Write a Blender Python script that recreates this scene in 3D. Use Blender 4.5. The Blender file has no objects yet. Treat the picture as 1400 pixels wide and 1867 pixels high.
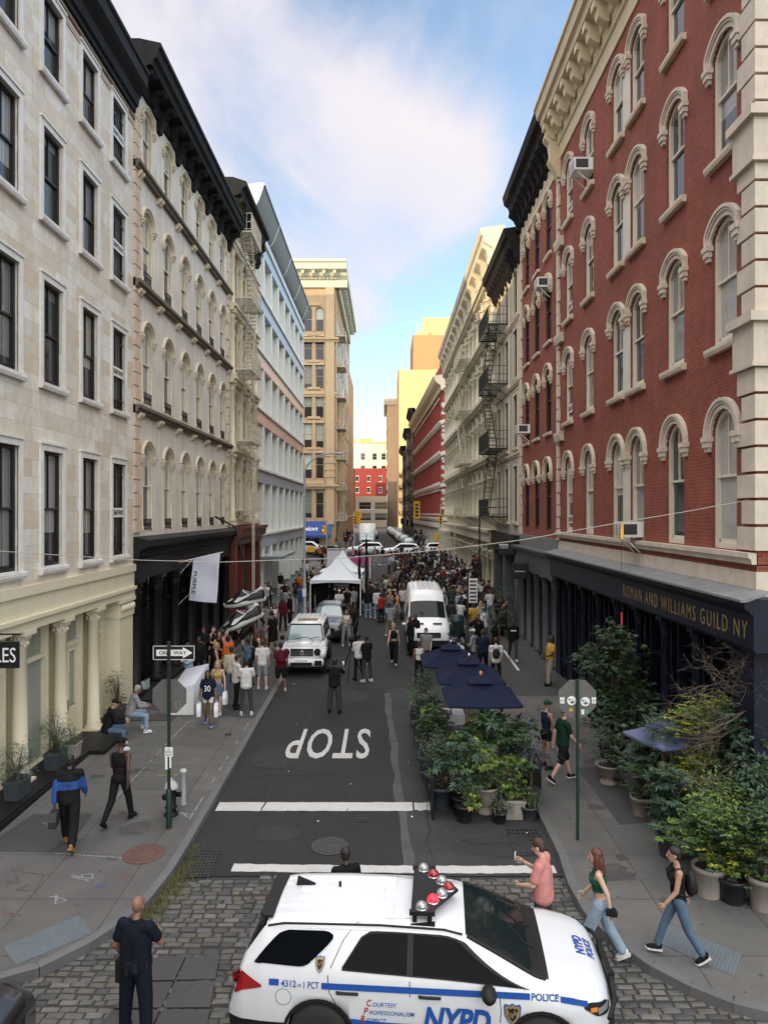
import bpy, bmesh, math, random
from mathutils import Vector, Matrix
import numpy as np
random.seed(7)
R = math.radians
PI = math.pi
scene = bpy.context.scene
COL = scene.collection
# ------------------------------------------------------------------ camera
CAMZ = 7.1
cam_d = bpy.data.cameras.new('camera'); cam = bpy.data.objects.new('camera', cam_d); COL.objects.link(cam)
cam.location = (0, 0, CAMZ); cam.rotation_euler = (R(90), 0, 0)
cam_d.sensor_fit = 'HORIZONTAL'; cam_d.sensor_width = 36; cam_d.lens = 36 * 1300 / 1400
cam_d.shift_x = -3 / 1400; cam_d.shift_y = 1.5 / 1400
cam_d.clip_start = 0.1; cam_d.clip_end = 5000
scene.camera = cam
# ------------------------------------------------------------------ sky, sun, exposure
SUN_EL, SUN_AZ = 10.0, 231.0          # azimuth clockwise from +Y (view direction)
world = bpy.data.worlds.new('World'); scene.world = world; world.use_nodes = True
nt = world.node_tree; nt.nodes.clear()
def wn(t, **k):
    n = nt.nodes.new(t)
    for a, b in k.items(): setattr(n, a, b)
    return n
def wl(a, b): nt.links.new(a, b)
def wmath(op, a, b=None, clamp=False):
    n = wn('ShaderNodeMath', operation=op, use_clamp=clamp)
    for i, s in enumerate((a, b)):
        if s is None: continue
        if isinstance(s, (int, float)): n.inputs[i].default_value = s
        else: wl(s, n.inputs[i])
    return n.outputs[0]
out = wn('ShaderNodeOutputWorld'); bg = wn('ShaderNodeBackground'); wl(bg.outputs[0], out.inputs[0])
sky = wn('ShaderNodeTexSky', sky_type='NISHITA', sun_disc=False, sun_elevation=R(SUN_EL), sun_rotation=R(SUN_AZ))
sky.air_density = 1.0; sky.dust_density = 0.6; sky.ozone_density = 1.6
tc = wn('ShaderNodeTexCoord')
sep = wn('ShaderNodeSeparateXYZ'); wl(tc.outputs['Generated'], sep.inputs[0])
dx, dy, dz = sep.outputs
den = wmath('ADD', wmath('MAXIMUM', dz, 0.0), 0.16)
comb = wn('ShaderNodeCombineXYZ'); wl(wmath('DIVIDE', dx, den), comb.inputs[0]); wl(wmath('DIVIDE', dy, den), comb.inputs[1])
mp = wn('ShaderNodeMapping'); wl(comb.outputs[0], mp.inputs[0]); mp.inputs['Rotation'].default_value = (0, 0, R(28)); mp.inputs['Scale'].default_value = (1.0, 0.55, 1); mp.inputs['Location'].default_value = (3.3, 1.7, 0)
nz = wn('ShaderNodeTexNoise'); wl(mp.outputs[0], nz.inputs['Vector']); nz.inputs['Scale'].default_value = 1.5; nz.inputs['Detail'].default_value = 9; nz.inputs['Roughness'].default_value = 0.56; nz.inputs['Distortion'].default_value = 0.5
t_ = wmath('ADD', wmath('MULTIPLY', dx, 0.62), dz)
def smooth(x, a, b):
    n = wn('ShaderNodeMapRange', interpolation_type='SMOOTHSTEP'); wl(x, n.inputs[0]); n.inputs[1].default_value = a; n.inputs[2].default_value = b
    return n.outputs[0]
upper = smooth(t_, 0.62, 0.46)
lower = smooth(wmath('SUBTRACT', dz, wmath('MULTIPLY', dx, 0.9)), 0.16, 0.42)
bank = wmath('MULTIPLY', upper, lower)
hz = smooth(dz, 0.22, 0.02)
dn = wmath('ADD', wmath('MULTIPLY', wmath('SUBTRACT', nz.outputs[0], 0.5), 2.3), wmath('ADD', wmath('MULTIPLY', bank, 0.62), wmath('MULTIPLY', hz, 0.30)))
dens = smooth(dn, 0.06, 0.62)
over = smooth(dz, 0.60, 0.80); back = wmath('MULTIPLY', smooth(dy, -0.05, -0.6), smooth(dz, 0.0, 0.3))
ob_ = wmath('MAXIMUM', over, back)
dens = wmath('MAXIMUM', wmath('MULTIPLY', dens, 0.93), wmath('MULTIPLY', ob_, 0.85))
skymul = wn('ShaderNodeMix', data_type='RGBA', blend_type='MULTIPLY'); skymul.inputs[0].default_value = 1
wl(sky.outputs[0], skymul.inputs[6]); skymul.inputs[7].default_value = (2.7, 2.6, 2.6, 1)
nz2 = wn('ShaderNodeTexNoise'); wl(mp.outputs[0], nz2.inputs['Vector']); nz2.inputs['Scale'].default_value = 1.1; nz2.inputs['Detail'].default_value = 3
cc = wn('ShaderNodeMix', data_type='RGBA'); wl(smooth(nz2.outputs[0], 0.38, 0.62), cc.inputs[0])
CL = 9.2
cc.inputs[6].default_value = (0.60 * CL, 0.63 * CL, 0.74 * CL, 1); cc.inputs[7].default_value = (0.80 * CL, 0.72 * CL, 0.72 * CL, 1)
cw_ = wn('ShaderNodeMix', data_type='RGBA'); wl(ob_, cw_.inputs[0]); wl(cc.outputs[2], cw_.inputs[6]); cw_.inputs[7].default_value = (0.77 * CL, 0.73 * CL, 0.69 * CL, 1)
mx = wn('ShaderNodeMix', data_type='RGBA'); wl(dens, mx.inputs[0]); wl(skymul.outputs[2], mx.inputs[6]); wl(cw_.outputs[2], mx.inputs[7])
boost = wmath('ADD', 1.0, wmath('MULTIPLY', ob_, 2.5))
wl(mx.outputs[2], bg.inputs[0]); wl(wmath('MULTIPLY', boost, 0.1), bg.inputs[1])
sun_d = bpy.data.lights.new('sun', 'SUN'); sun = bpy.data.objects.new('sun', sun_d); COL.objects.link(sun)
sun_d.energy = 3.2; sun_d.angle = R(0.5); sun_d.color = (1.0, 0.76, 0.45)
sd = Vector((math.sin(R(SUN_AZ)) * math.cos(R(SUN_EL)), math.cos(R(SUN_AZ)) * math.cos(R(SUN_EL)), math.sin(R(SUN_EL))))
sun.rotation_euler = (-sd).to_track_quat('-Z', 'Y').to_euler()
vs = scene.view_settings
vs.view_transform = 'Standard'; vs.look = 'None'; vs.exposure = 0.5; vs.gamma = 1.0
scene.cycles.max_bounces = 6; scene.cycles.diffuse_bounces = 3; scene.cycles.glossy_bounces = 3; scene.cycles.use_denoising = True
# ------------------------------------------------------------------ helpers
def zg(Y):
    return 0.019 * min(Y, 105.0)
def gp(px, py, dz=0.0):
    Y = 1300 * (CAMZ - dz) / (py - 910.3); return ((px - 703) * Y / 1300, Y)
class MB:
    def __init__(s): s.v = []; s.f = []; s.m = []; s.sm = []
    def add(s, vs, fs, m=0, smooth=False):
        o = len(s.v); s.v += [tuple(p) for p in vs]
        for f in fs: s.f.append([i + o for i in f]); s.m.append(m); s.sm.append(smooth)
    def box(s, x0, x1, y0, y1, z0, z1, m=0):
        s.add([(x0,y0,z0),(x1,y0,z0),(x1,y1,z0),(x0,y1,z0),(x0,y0,z1),(x1,y0,z1),(x1,y1,z1),(x0,y1,z1)],
              [(0,3,2,1),(4,5,6,7),(0,1,5,4),(1,2,6,5),(2,3,7,6),(3,0,4,7)], m)
    def quad(s, a, b, c, d, m=0): s.add([a,b,c,d], [(0,1,2,3)], m)
    def prism_x(s, prof, x0, x1, m=0):
        n = len(prof); vs = [(x0,y,z) for y,z in prof] + [(x1,y,z) for y,z in prof]
        s.add(vs, [(i,(i+1)%n,n+(i+1)%n,n+i) for i in range(n)] + [tuple(range(n))[::-1], tuple(range(n,2*n))], m)
    def prism_y(s, prof, y0, y1, m=0):          # prof (x,z)
        n = len(prof); vs = [(x,y0,z) for x,z in prof] + [(x,y1,z) for x,z in prof]
        s.add(vs, [(i,(i+1)%n,n+(i+1)%n,n+i) for i in range(n)] + [tuple(range(n)), tuple(range(n,2*n))[::-1]], m)
    def prism_z(s, prof, z0, z1, m=0):
        n = len(prof); vs = [(x,y,z0) for x,y in prof] + [(x,y,z1) for x,y in prof]
        s.add(vs, [(i,(i+1)%n,n+(i+1)%n,n+i) for i in range(n)] + [tuple(range(n))[::-1], tuple(range(n,2*n))], m)
    def tube(s, pts, r, n=6, m=0, cap=True, smooth=True):
        pts = [Vector(p) for p in pts]; k = len(pts)
        rs = r if isinstance(r, (list, tuple)) else [r] * k
        vs = []; up = None
        for i, p in enumerate(pts):
            t = (pts[min(i+1,k-1)] - pts[max(i-1,0)])
            if t.length < 1e-9: t = Vector((0,0,1))
            t.normalize()
            if up is None:
                up = Vector((0,0,1)) if abs(t.z) < 0.9 else Vector((1,0,0))
            a = t.cross(up)
            if a.length < 1e-6: a = t.cross(Vector((0.3,1,0.2)))
            a.normalize(); b = a.cross(t).normalized(); up = b
            for j in range(n):
                c = 2*PI*j/n; vs.append(p + a*math.cos(c)*rs[i] + b*math.sin(c)*rs[i])
        fs = [(i*n+j, i*n+(j+1)%n, (i+1)*n+(j+1)%n, (i+1)*n+j) for i in range(k-1) for j in range(n)]
        s.add(vs, fs, m, smooth)
        if cap: s.add(vs[:n], [tuple(range(n))[::-1]], m); s.add(vs[-n:], [tuple(range(n))], m)
    def lathe(s, prof, n=12, c=(0,0), m=0, smooth=True):      # prof (r,z)
        vs = [(c[0]+r*math.cos(2*PI*j/n), c[1]+r*math.sin(2*PI*j/n), z) for r,z in prof for j in range(n)]
        k = len(prof)
        s.add(vs, [(i*n+j, i*n+(j+1)%n, (i+1)*n+(j+1)%n, (i+1)*n+j) for i in range(k-1) for j in range(n)], m, smooth)
        if prof[0][0] > 1e-4: s.add(vs[:n], [tuple(range(n))[::-1]], m)
        if prof[-1][0] > 1e-4: s.add(vs[-n:], [tuple(range(n))], m)
    def ell(s, c, r, nu=10, nv=7, m=0, rot=None):
        vs = []
        for i in range(nv+1):
            th = PI*i/nv
            for j in range(nu):
                ph = 2*PI*j/nu
                p = Vector((r[0]*math.sin(th)*math.cos(ph), r[1]*math.sin(th)*math.sin(ph), r[2]*math.cos(th)))
                if rot is not None: p = rot @ p
                vs.append(p + Vector(c))
        s.add(vs, [(i*nu+j, (i+1)*nu+j, (i+1)*nu+(j+1)%nu, i*nu+(j+1)%nu) for i in range(nv) for j in range(nu)], m, True)
    def xf(s, M, i0=0):
        for i in range(i0, len(s.v)): s.v[i] = tuple(M @ Vector(s.v[i]))
    def mesh(s, name, mats):
        me = bpy.data.meshes.new(name); me.from_pydata(s.v, [], s.f)
        for mt in (mats if isinstance(mats, (list, tuple)) else [mats]): me.materials.append(mt)
        me.polygons.foreach_set('material_index', s.m); me.polygons.foreach_set('use_smooth', s.sm)
        me.update(); return me
    def build(s, name, mats, parent=None, loc=None, rz=0.0):
        return ob(name, s.mesh(name, mats), parent, loc, rz)
def ob(name, me, parent=None, loc=None, rz=0.0):
    o = bpy.data.objects.new(name, me); COL.objects.link(o)
    if parent is not None: o.parent = parent
    if loc is not None: o.location = loc
    if rz: o.rotation_euler[2] = rz
    return o
def tag(o, label=None, cat=None, group=None, kind=None):
    if label: o['label'] = label
    if cat: o['category'] = cat
    if group: o['group'] = group
    if kind: o['kind'] = kind
    return o
def thing(name, loc, label, cat, group=None, rz=0.0):
    return tag(ob(name, None, None, loc, rz), label, cat, group)
def copy_tree(o, parent=None):
    c = o.copy(); COL.objects.link(c)
    if parent is not None: c.parent = parent
    for ch in list(o.children): copy_tree(ch, c)
    return c
_dg = bpy.context.evaluated_depsgraph_get
def text_mesh(txt, width=None, height=None, extrude=0.004, shear=0.0, space=1.0, bold=0.0, res=3):
    cu = bpy.data.curves.new('lettering', 'FONT'); cu.body = txt; cu.extrude = extrude; cu.align_x = 'CENTER'; cu.align_y = 'CENTER'
    cu.shear = shear; cu.space_character = space; cu.offset = bold; cu.resolution_u = res
    o = bpy.data.objects.new('lettering', cu); COL.objects.link(o)
    dg = _dg(); dg.update(); me = bpy.data.meshes.new_from_object(o.evaluated_get(dg)); bpy.data.objects.remove(o); bpy.data.curves.remove(cu)
    n = len(me.vertices); a = np.zeros(n*3); me.vertices.foreach_get('co', a); a = a.reshape(-1,3)
    lo, hi = a.min(0), a.max(0); c = (lo+hi)/2; a[:, :2] -= c[:2]
    if width: a[:,0] *= width/(hi[0]-lo[0])
    if height: a[:,1] *= height/(hi[1]-lo[1])
    elif width: a[:,1] *= width/(hi[0]-lo[0])
    me.vertices.foreach_set('co', a.ravel()); me.update(); return me
def text_on(name, txt, M, mat_, parent=None, **k):
    me = text_mesh(txt, **k); me.name = name; me.materials.clear(); me.materials.append(mat_)
    me.transform(M); return ob(name, me, parent)
def plane_mat(org, right, up):
    r = Vector(right).normalized(); u = Vector(up).normalized(); n = r.cross(u)
    return Matrix(((r.x,u.x,n.x,org[0]),(r.y,u.y,n.y,org[1]),(r.z,u.z,n.z,org[2]),(0,0,0,1)))
# ------------------------------------------------------------------ materials
def mat(name, col, rough=0.7, metal=0.0, noise=None, brick=None, streak=0.0, bump=0.0, bscale=30, ior=None, coat=0.0, spec=None, xy=False, emit=None, vein=0.0, sss=0):
    m = bpy.data.materials.new(name); m.use_nodes = True; t = m.node_tree; b = t.nodes['Principled BSDF']
    N = t.nodes.new; L = t.links.new
    b.inputs['Roughness'].default_value = rough; b.inputs['Metallic'].default_value = metal
    if ior: b.inputs['IOR'].default_value = ior
    if spec is not None: b.inputs['Specular IOR Level'].default_value = spec
    if coat: b.inputs['Coat Weight'].default_value = coat; b.inputs['Coat Roughness'].default_value = 0.05
    if emit: b.inputs['Emission Color'].default_value = (*emit[:3], 1); b.inputs['Emission Strength'].default_value = emit[3]
    c4 = (*col, 1) if len(col) == 3 else col
    b.inputs['Base Color'].default_value = c4
    m.diffuse_color = c4
    if not (noise or brick or streak or bump or vein): return m
    tcn = N('ShaderNodeTexCoord'); vec = tcn.outputs['Object']
    cur = None
    hgt = None
    if brick:
        sx = N('ShaderNodeSeparateXYZ'); L(vec, sx.inputs[0]); cb = N('ShaderNodeCombineXYZ')
        if xy: L(sx.outputs[0], cb.inputs[0]); L(sx.outputs[1], cb.inputs[1])
        else:
            ad = N('ShaderNodeMath'); ad.operation = 'ADD'; L(sx.outputs[0], ad.inputs[0]); L(sx.outputs[1], ad.inputs[1]); L(ad.outputs[0], cb.inputs[0]); L(sx.outputs[2], cb.inputs[1])
        bt = N('ShaderNodeTexBrick'); L(cb.outputs[0], bt.inputs['Vector'])
        bt.inputs['Scale'].default_value = 1; bt.inputs['Brick Width'].default_value = brick['w']; bt.inputs['Row Height'].default_value = brick['h']
        bt.inputs['Mortar Size'].default_value = brick.get('m', 0.008); bt.inputs['Mortar Smooth'].default_value = 0.2; bt.offset = brick.get('off', 0.5); bt.inputs['Bias'].default_value = brick.get('bias', 0)
        bt.inputs['Color1'].default_value = c4; bt.inputs['Color2'].default_value = (*brick['c2'], 1); bt.inputs['Mortar'].default_value = (*brick['mc'], 1)
        cur = bt.outputs['Color']; hgt = bt.outputs['Fac']
    def mulby(sock, lo, hi):
        nonlocal cur
        mr = N('ShaderNodeMapRange'); L(sock, mr.inputs[0]); mr.inputs[1].default_value = 0.25; mr.inputs[2].default_value = 0.75; mr.inputs[3].default_value = lo; mr.inputs[4].default_value = hi
        mxn = N('ShaderNodeMix'); mxn.data_type = 'RGBA'; mxn.blend_type = 'MULTIPLY'; mxn.inputs[0].default_value = 1
        if cur is None: mxn.inputs[6].default_value = c4
        else: L(cur, mxn.inputs[6])
        L(mr.outputs[0], mxn.inputs[7]); cur = mxn.outputs[2]
    if noise:
        for sc, am in (noise if isinstance(noise[0], tuple) else (noise,)):
            nn = N('ShaderNodeTexNoise'); L(vec, nn.inputs['Vector']); nn.inputs['Scale'].default_value = sc; nn.inputs['Detail'].default_value = 6; nn.inputs['Roughness'].default_value = 0.62
            mulby(nn.outputs[0], 1-am, 1+am*0.6)
    if streak:
        mpn = N('ShaderNodeMapping'); L(vec, mpn.inputs[0]); mpn.inputs['Scale'].default_value = (2.6, 2.6, 0.22)
        nn = N('ShaderNodeTexNoise'); L(mpn.outputs[0], nn.inputs['Vector']); nn.inputs['Scale'].default_value = 1.0; nn.inputs['Detail'].default_value = 8; nn.inputs['Roughness'].default_value = 0.7
        mulby(nn.outputs[0], 1-streak, 1+streak*0.5)
    if vein:
        nn = N('ShaderNodeTexNoise'); L(vec, nn.inputs['Vector']); nn.inputs['Scale'].default_value = 1.1; nn.inputs['Detail'].default_value = 9; nn.inputs['Distortion'].default_value = 2.2
        w = N('ShaderNodeMapRange'); L(nn.outputs[0], w.inputs[0]); w.inputs[1].default_value = 0.44; w.inputs[2].default_value = 0.60; w.inputs[3].default_value = 0; w.inputs[4].default_value = vein
        mxn = N('ShaderNodeMix'); mxn.data_type = 'RGBA'; L(w.outputs[0], mxn.inputs[0])
        if cur is None: mxn.inputs[6].default_value = c4
        else: L(cur, mxn.inputs[6])
        mxn.inputs[7].default_value = (0.50, 0.37, 0.24, 1); cur = mxn.outputs[2]
    if cur is not None: L(cur, b.inputs['Base Color'])
    if bump:
        bp = N('ShaderNodeBump'); bp.inputs['Strength'].default_value = bump; bp.inputs['Distance'].default_value = 0.02
        nn = N('ShaderNodeTexNoise'); L(vec, nn.inputs['Vector']); nn.inputs['Scale'].default_value = bscale; nn.inputs['Detail'].default_value = 5
        if hgt is not None:
            s2 = N('ShaderNodeMath'); s2.operation = 'MULTIPLY_ADD'; L(hgt, s2.inputs[0]); s2.inputs[1].default_value = -1.0; L(nn.outputs[0], s2.inputs[2]); L(s2.outputs[0], bp.inputs['Height'])
        else: L(nn.outputs[0], bp.inputs['Height'])
        L(bp.outputs[0], b.inputs['Normal'])
    return m
def pane_mat(name, dark, blind, p_blind=0.5, folds=0.25, ior=1.55, tint=None):
    """window glass: glossy pane over a dark room with a roller blind or curtain behind it, pulled to a different height in each window"""
    m = bpy.data.materials.new(name); m.use_nodes = True; t = m.node_tree; b = t.nodes['Principled BSDF']; N = t.nodes.new; L = t.links.new
    b.inputs['Roughness'].default_value = 0.03; b.inputs['IOR'].default_value = ior
    tcn = N('ShaderNodeTexCoord'); sx = N('ShaderNodeSeparateXYZ'); L(tcn.outputs['Object'], sx.inputs[0]); oi = N('ShaderNodeObjectInfo')
    def mth(op, a, bb=None, c=None):
        n = N('ShaderNodeMath'); n.operation = op
        for i, q in enumerate((a, bb, c)):
            if q is None: continue
            if isinstance(q, (int, float)): n.inputs[i].default_value = q
            else: L(q, n.inputs[i])
        return n.outputs[0]
    rnd = oi.outputs['Random']
    thr = mth('MULTIPLY_ADD', rnd, 2.6 / max(p_blind, 0.05), -0.6)
    isb = mth('GREATER_THAN', sx.outputs[2], thr)
    wv = mth('SINE', mth('MULTIPLY', sx.outputs[0], 44.0)); fold = mth('MULTIPLY_ADD', wv, folds * 0.5, 1 - folds * 0.5)
    mb = N('ShaderNodeMix'); mb.data_type = 'RGBA'; mb.blend_type = 'MULTIPLY'; mb.inputs[0].default_value = 1; mb.inputs[6].default_value = (*blind, 1); L(mth('MULTIPLY', fold, mth('MULTIPLY_ADD', mth('FRACT', mth('MULTIPLY', rnd, 7.31)), 0.9, 0.4)), mb.inputs[7])
    mx2 = N('ShaderNodeMix'); mx2.data_type = 'RGBA'; L(isb, mx2.inputs[0]); mx2.inputs[6].default_value = (*dark, 1); L(mb.outputs[2], mx2.inputs[7]); L(mx2.outputs[2], b.inputs['Base Color'])
    bp = N('ShaderNodeBump'); bp.inputs['Strength'].default_value = 0.10; bp.inputs['Distance'].default_value = 0.05; nn = N('ShaderNodeTexNoise'); L(tcn.outputs['Object'], nn.inputs['Vector']); nn.inputs['Scale'].default_value = 1.6; L(nn.outputs[0], bp.inputs['Height']); L(bp.outputs[0], b.inputs['Normal'])
    return m
M = {}
M['marble'] = mat('marble ashlar', (0.76,0.73,0.66), 0.65, brick=dict(w=1.25,h=0.42,m=0.005,c2=(0.60,0.53,0.42),mc=(0.40,0.36,0.30)), noise=((0.5,0.10),(5,0.10)), streak=0.14, vein=0.32)
M['marble_trim'] = mat('white marble trim', (0.70,0.69,0.66), 0.55, noise=(2.2,0.14), streak=0.12, vein=0.2)
M['cream_paint'] = mat('cream painted iron', (0.66,0.60,0.44), 0.5, noise=(3,0.05), streak=0.05)
M['black_paint'] = mat('black painted iron', (0.011,0.011,0.012), 0.55, noise=(6,0.3), spec=.25)
M['black_cornice'] = mat('black sheet metal cornice', (0.022,0.021,0.021), 0.75, noise=(3,0.35), streak=0.3, spec=.12)
M['stone'] = mat('weathered limestone', (0.72,0.67,0.57), 0.75, brick=dict(w=2.4,h=0.62,m=0.003,c2=(0.68,0.635,0.54),mc=(0.48,0.42,0.33)), noise=((0.6,0.16),(7,0.08)), streak=0.28)
M['stone_trim'] = mat('limestone trim', (0.62,0.54,0.40), 0.7, noise=(4,0.12), streak=0.15)
M['peach_trim'] = mat('sandstone quoin', (0.58,0.46,0.34), 0.75, noise=(4,0.15), streak=0.2)
M['brown_trim'] = mat('brownstone band', (0.15,0.115,0.085), 0.75, noise=(4,0.3), streak=0.3)
M['cream_iron'] = mat('cream cast iron', (0.66,0.58,0.43), 0.6, noise=(3,0.1), streak=0.12)
M['red_iron'] = mat('oxblood painted iron', (0.13,0.022,0.016), 0.5, noise=(4,0.2))
M['white_metal'] = mat('white painted metal', (0.76,0.77,0.73), 0.5, noise=(2,0.05), streak=0.05)
M['grey_metal'] = mat('grey metal panel', (0.33,0.36,0.40), 0.45, noise=(2,0.05))
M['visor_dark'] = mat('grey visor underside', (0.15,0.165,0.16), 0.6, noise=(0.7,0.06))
M['glass_band'] = mat('mirror glazed band', (0.40,0.46,0.52), 0.4, metal=0.25, noise=(0.4,0.03))
M['reflection_band'] = mat('metal band with salmon reflection painted in', (0.74,0.52,0.42), 0.35, metal=0.2, noise=(0.4,0.04))  # salmon is the reflection of something sunlit, put into the base colour
M['brick'] = mat('red brick', (0.31,0.060,0.028), 0.85, brick=dict(w=0.215,h=0.078,m=0.009,c2=(0.235,0.040,0.019),mc=(0.20,0.115,0.09)), noise=((0.45,0.22),(2.0,0.14),(9,0.10)), streak=0.22, bump=0.5)
M['brick_dark'] = mat('dark red brick', (0.22,0.055,0.04), 0.85, brick=dict(w=0.215,h=0.078,m=0.008,c2=(0.17,0.04,0.032),mc=(0.12,0.06,0.05)), noise=((0.5,0.16),), streak=0.2)
M['brownstone'] = mat('carved sandstone', (0.56,0.48,0.37), 0.75, noise=((3,0.12),(0.6,0.08)), streak=0.14)
M['sandstone_quoin'] = mat('buff stone quoin', (0.60,0.53,0.43), 0.75, noise=((3,0.18),), streak=0.12)
M['cream_cornice'] = mat('cream painted cornice', (0.60,0.52,0.35), 0.55, noise=(3,0.08), streak=0.08)
M['navy'] = mat('navy painted wood', (0.009,0.012,0.026), 0.5, noise=(4,0.25), spec=.3)
M['slate_roof'] = mat('weathered zinc ledge', (0.19,0.195,0.20), 0.6, noise=(3,0.2), streak=0.2)
M['grey_store'] = mat('grey painted storefront', (0.085,0.095,0.105), 0.5, noise=(4,0.12))
M['grey_stone'] = mat('grey limestone', (0.44,0.41,0.36), 0.78, noise=((0.6,0.15),(5,0.1)), streak=0.25)
M['iron_cream2'] = mat('pale green-cream cast iron', (0.58,0.54,0.41), 0.6, noise=(2.5,0.08), streak=0.10)
M['tan_stone'] = mat('tan terracotta', (0.47,0.335,0.195), 0.8, brick=dict(w=0.9,h=0.4,m=0.02,c2=(0.43,0.30,0.175),mc=(0.42,0.31,0.20)), noise=((0.5,0.1),), streak=0.15)
M['tan_trim'] = mat('tan terracotta trim', (0.50,0.365,0.215), 0.75, noise=((2,0.15),))
M['pale_green'] = mat('pale green copper cornice', (0.55,0.57,0.45), 0.7, noise=(2,0.12))
M['yellow_wall'] = mat('pale yellow stucco', (0.68,0.50,0.23), 0.85, noise=((0.15,0.10),), streak=0.08)
M['orange_wall'] = mat('ochre brick wall', (0.52,0.27,0.12), 0.85, noise=((0.12,0.06),))
M['red_paint_brick'] = mat('bright red painted brick', (0.29,0.045,0.036), 0.8, noise=((0.4,0.06),))
M['white_stone'] = mat('white limestone trim', (0.62,0.58,0.50), 0.7, noise=(2,0.12))
M['brown_brick'] = mat('brown brick', (0.20,0.10,0.08), 0.85, noise=((0.4,0.15),))
M['tenement'] = mat('sooty tenement brick', (0.17,0.125,0.105), 0.85, noise=((0.5,0.25),), streak=0.2)
M['white_brick'] = mat('white painted brick', (0.66,0.63,0.57), 0.8, noise=((0.3,0.08),))
M['sand_concrete'] = mat('sand coloured concrete', (0.48,0.40,0.31), 0.8, noise=((0.3,0.08),))
M['sign_yellow'] = mat('traffic yellow', (0.72,0.40,0.02), 0.4)
M['white_paint'] = mat('white paint', (0.76,0.76,0.74), 0.45)
M['white_cloth'] = mat('white fabric', (0.74,0.75,0.78), 0.8, noise=(3,0.05))
M['gold'] = mat('gold leaf lettering', (0.34,0.25,0.10), 0.45, metal=0.3)
M['roof_tar'] = mat('grey roofing', (0.16,0.16,0.16), 0.9, noise=(0.6,0.2))
M['iron_black'] = mat('black wrought iron', (0.012,0.012,0.013), 0.5)
M['iron_cream'] = mat('cream wrought iron', (0.55,0.50,0.40), 0.6, noise=(5,0.1))
M['frame_black'] = mat('black window frame', (0.012,0.012,0.014), 0.4)
M['frame_cream'] = mat('cream window frame', (0.64,0.60,0.50), 0.5, noise=(4,0.06))
M['frame_white'] = mat('white window frame', (0.66,0.66,0.63), 0.45)
M['pane_b1'] = pane_mat('sash glass with grey curtains', (0.03,0.032,0.034), (0.26,0.26,0.25), 0.9, 0.30, 1.5)
M['pane_dark'] = pane_mat('dark sash glass', (0.018,0.020,0.022), (0.14,0.14,0.13), 0.25, 0.1, 1.55)
M['pane_sky'] = pane_mat('sash glass with cream shade', (0.06,0.062,0.058), (0.34,0.33,0.28), 0.7, 0.05, 1.75)
M['pane_rb'] = pane_mat('sash glass with pale shade', (0.035,0.04,0.042), (0.38,0.38,0.35), 0.55, 0.08, 1.6)
M['pane_green'] = pane_mat('greenish shop glass', (0.16,0.20,0.18), (0.30,0.34,0.31), 0.9, 0.02, 1.55)
M['pane_blind'] = pane_mat('window with pale green blind', (0.02,0.02,0.02), (0.40,0.45,0.38), 0.55, 0.02, 1.5)
M['pane_shop'] = mat('dark shop glass', (0.010,0.012,0.014), 0.05, ior=1.5)
M['asphalt_new'] = mat('fresh dark asphalt', (0.021,0.021,0.0225), 0.85, noise=((0.35,0.30),(60,0.30),(2.2,0.22)), bump=0.3, bscale=180)
M['asphalt_old'] = mat('worn grey asphalt', (0.040,0.041,0.043), 0.88, noise=((0.6,0.34),(50,0.3),(4,0.25)), bump=0.3, bscale=180)
M['concrete'] = mat('sidewalk concrete', (0.122,0.119,0.113), 0.85, brick=dict(w=1.55,h=1.55,m=0.012,c2=(0.100,0.098,0.094),mc=(0.055,0.055,0.054),off=0.0), xy=True, noise=((0.35,0.28),(1.6,0.22),(40,0.14)), bump=0.25, bscale=120)
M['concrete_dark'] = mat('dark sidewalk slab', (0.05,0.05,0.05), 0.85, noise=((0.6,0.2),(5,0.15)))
M['kerb'] = mat('granite kerb', (0.12,0.12,0.12), 0.8, noise=((1.2,0.2),(30,0.15)), bump=0.2)
M['mortar'] = mat('dirt between cobbles', (0.035,0.034,0.031), 0.95, noise=(8,0.3))
M['road_white'] = mat('white road paint', (0.50,0.50,0.49), 0.7, noise=((1.5,0.14),(22,0.22)))
M['steel_plate'] = mat('worn street steel plate', (0.060,0.058,0.060), 0.5, metal=0.25, noise=((1.2,0.25),(8,0.15)))
M['cast_iron'] = mat('street cast iron', (0.055,0.055,0.056), 0.6, metal=0.25, noise=(9,0.25))
M['rust_iron'] = mat('rusty cast iron cover', (0.12,0.062,0.050), 0.75, noise=(9,0.3))
M['tactile'] = mat('blue grey tactile paving', (0.105,0.125,0.14), 0.7, noise=((2,0.15),))
M['hole'] = mat('dark void', (0.004,0.004,0.004), 0.9)
# ------------------------------------------------------------------ ground, roads, pavements
XL, XR = -8.6, 7.0
CL_, CR_ = -4.0, 3.45
def shift(Y): return -0.028 * max(0.0, Y - 100.0)
def strip(name, mt, xa, xb, ys, dz, label=None):
    mb = MB()
    for i in range(len(ys)-1):
        a, b = ys[i], ys[i+1]
        f = lambda s, Y: (s(Y) if callable(s) else s)
        mb.quad((f(xa,a),a,zg(a)+dz),(f(xb,a),a,zg(a)+dz),(f(xb,b),b,zg(b)+dz),(f(xa,b),b,zg(b)+dz))
    return tag(mb.build(name, mt), label, kind='structure')
YS = [-60, 0, 105, 700]
strip('ground', M['asphalt_old'], -500, 500, YS, -0.03)
mb = MB(); ys = [13.42 + i*0.7 for i in range(96)]
rr = random.Random(3)
edge = [0.42 - 0.035*(y-13.4) + rr.uniform(-.05,.05) if y < 27 else 3.45 for y in ys]
wob = [rr.uniform(-.06,.06) for _ in ys]
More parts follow.
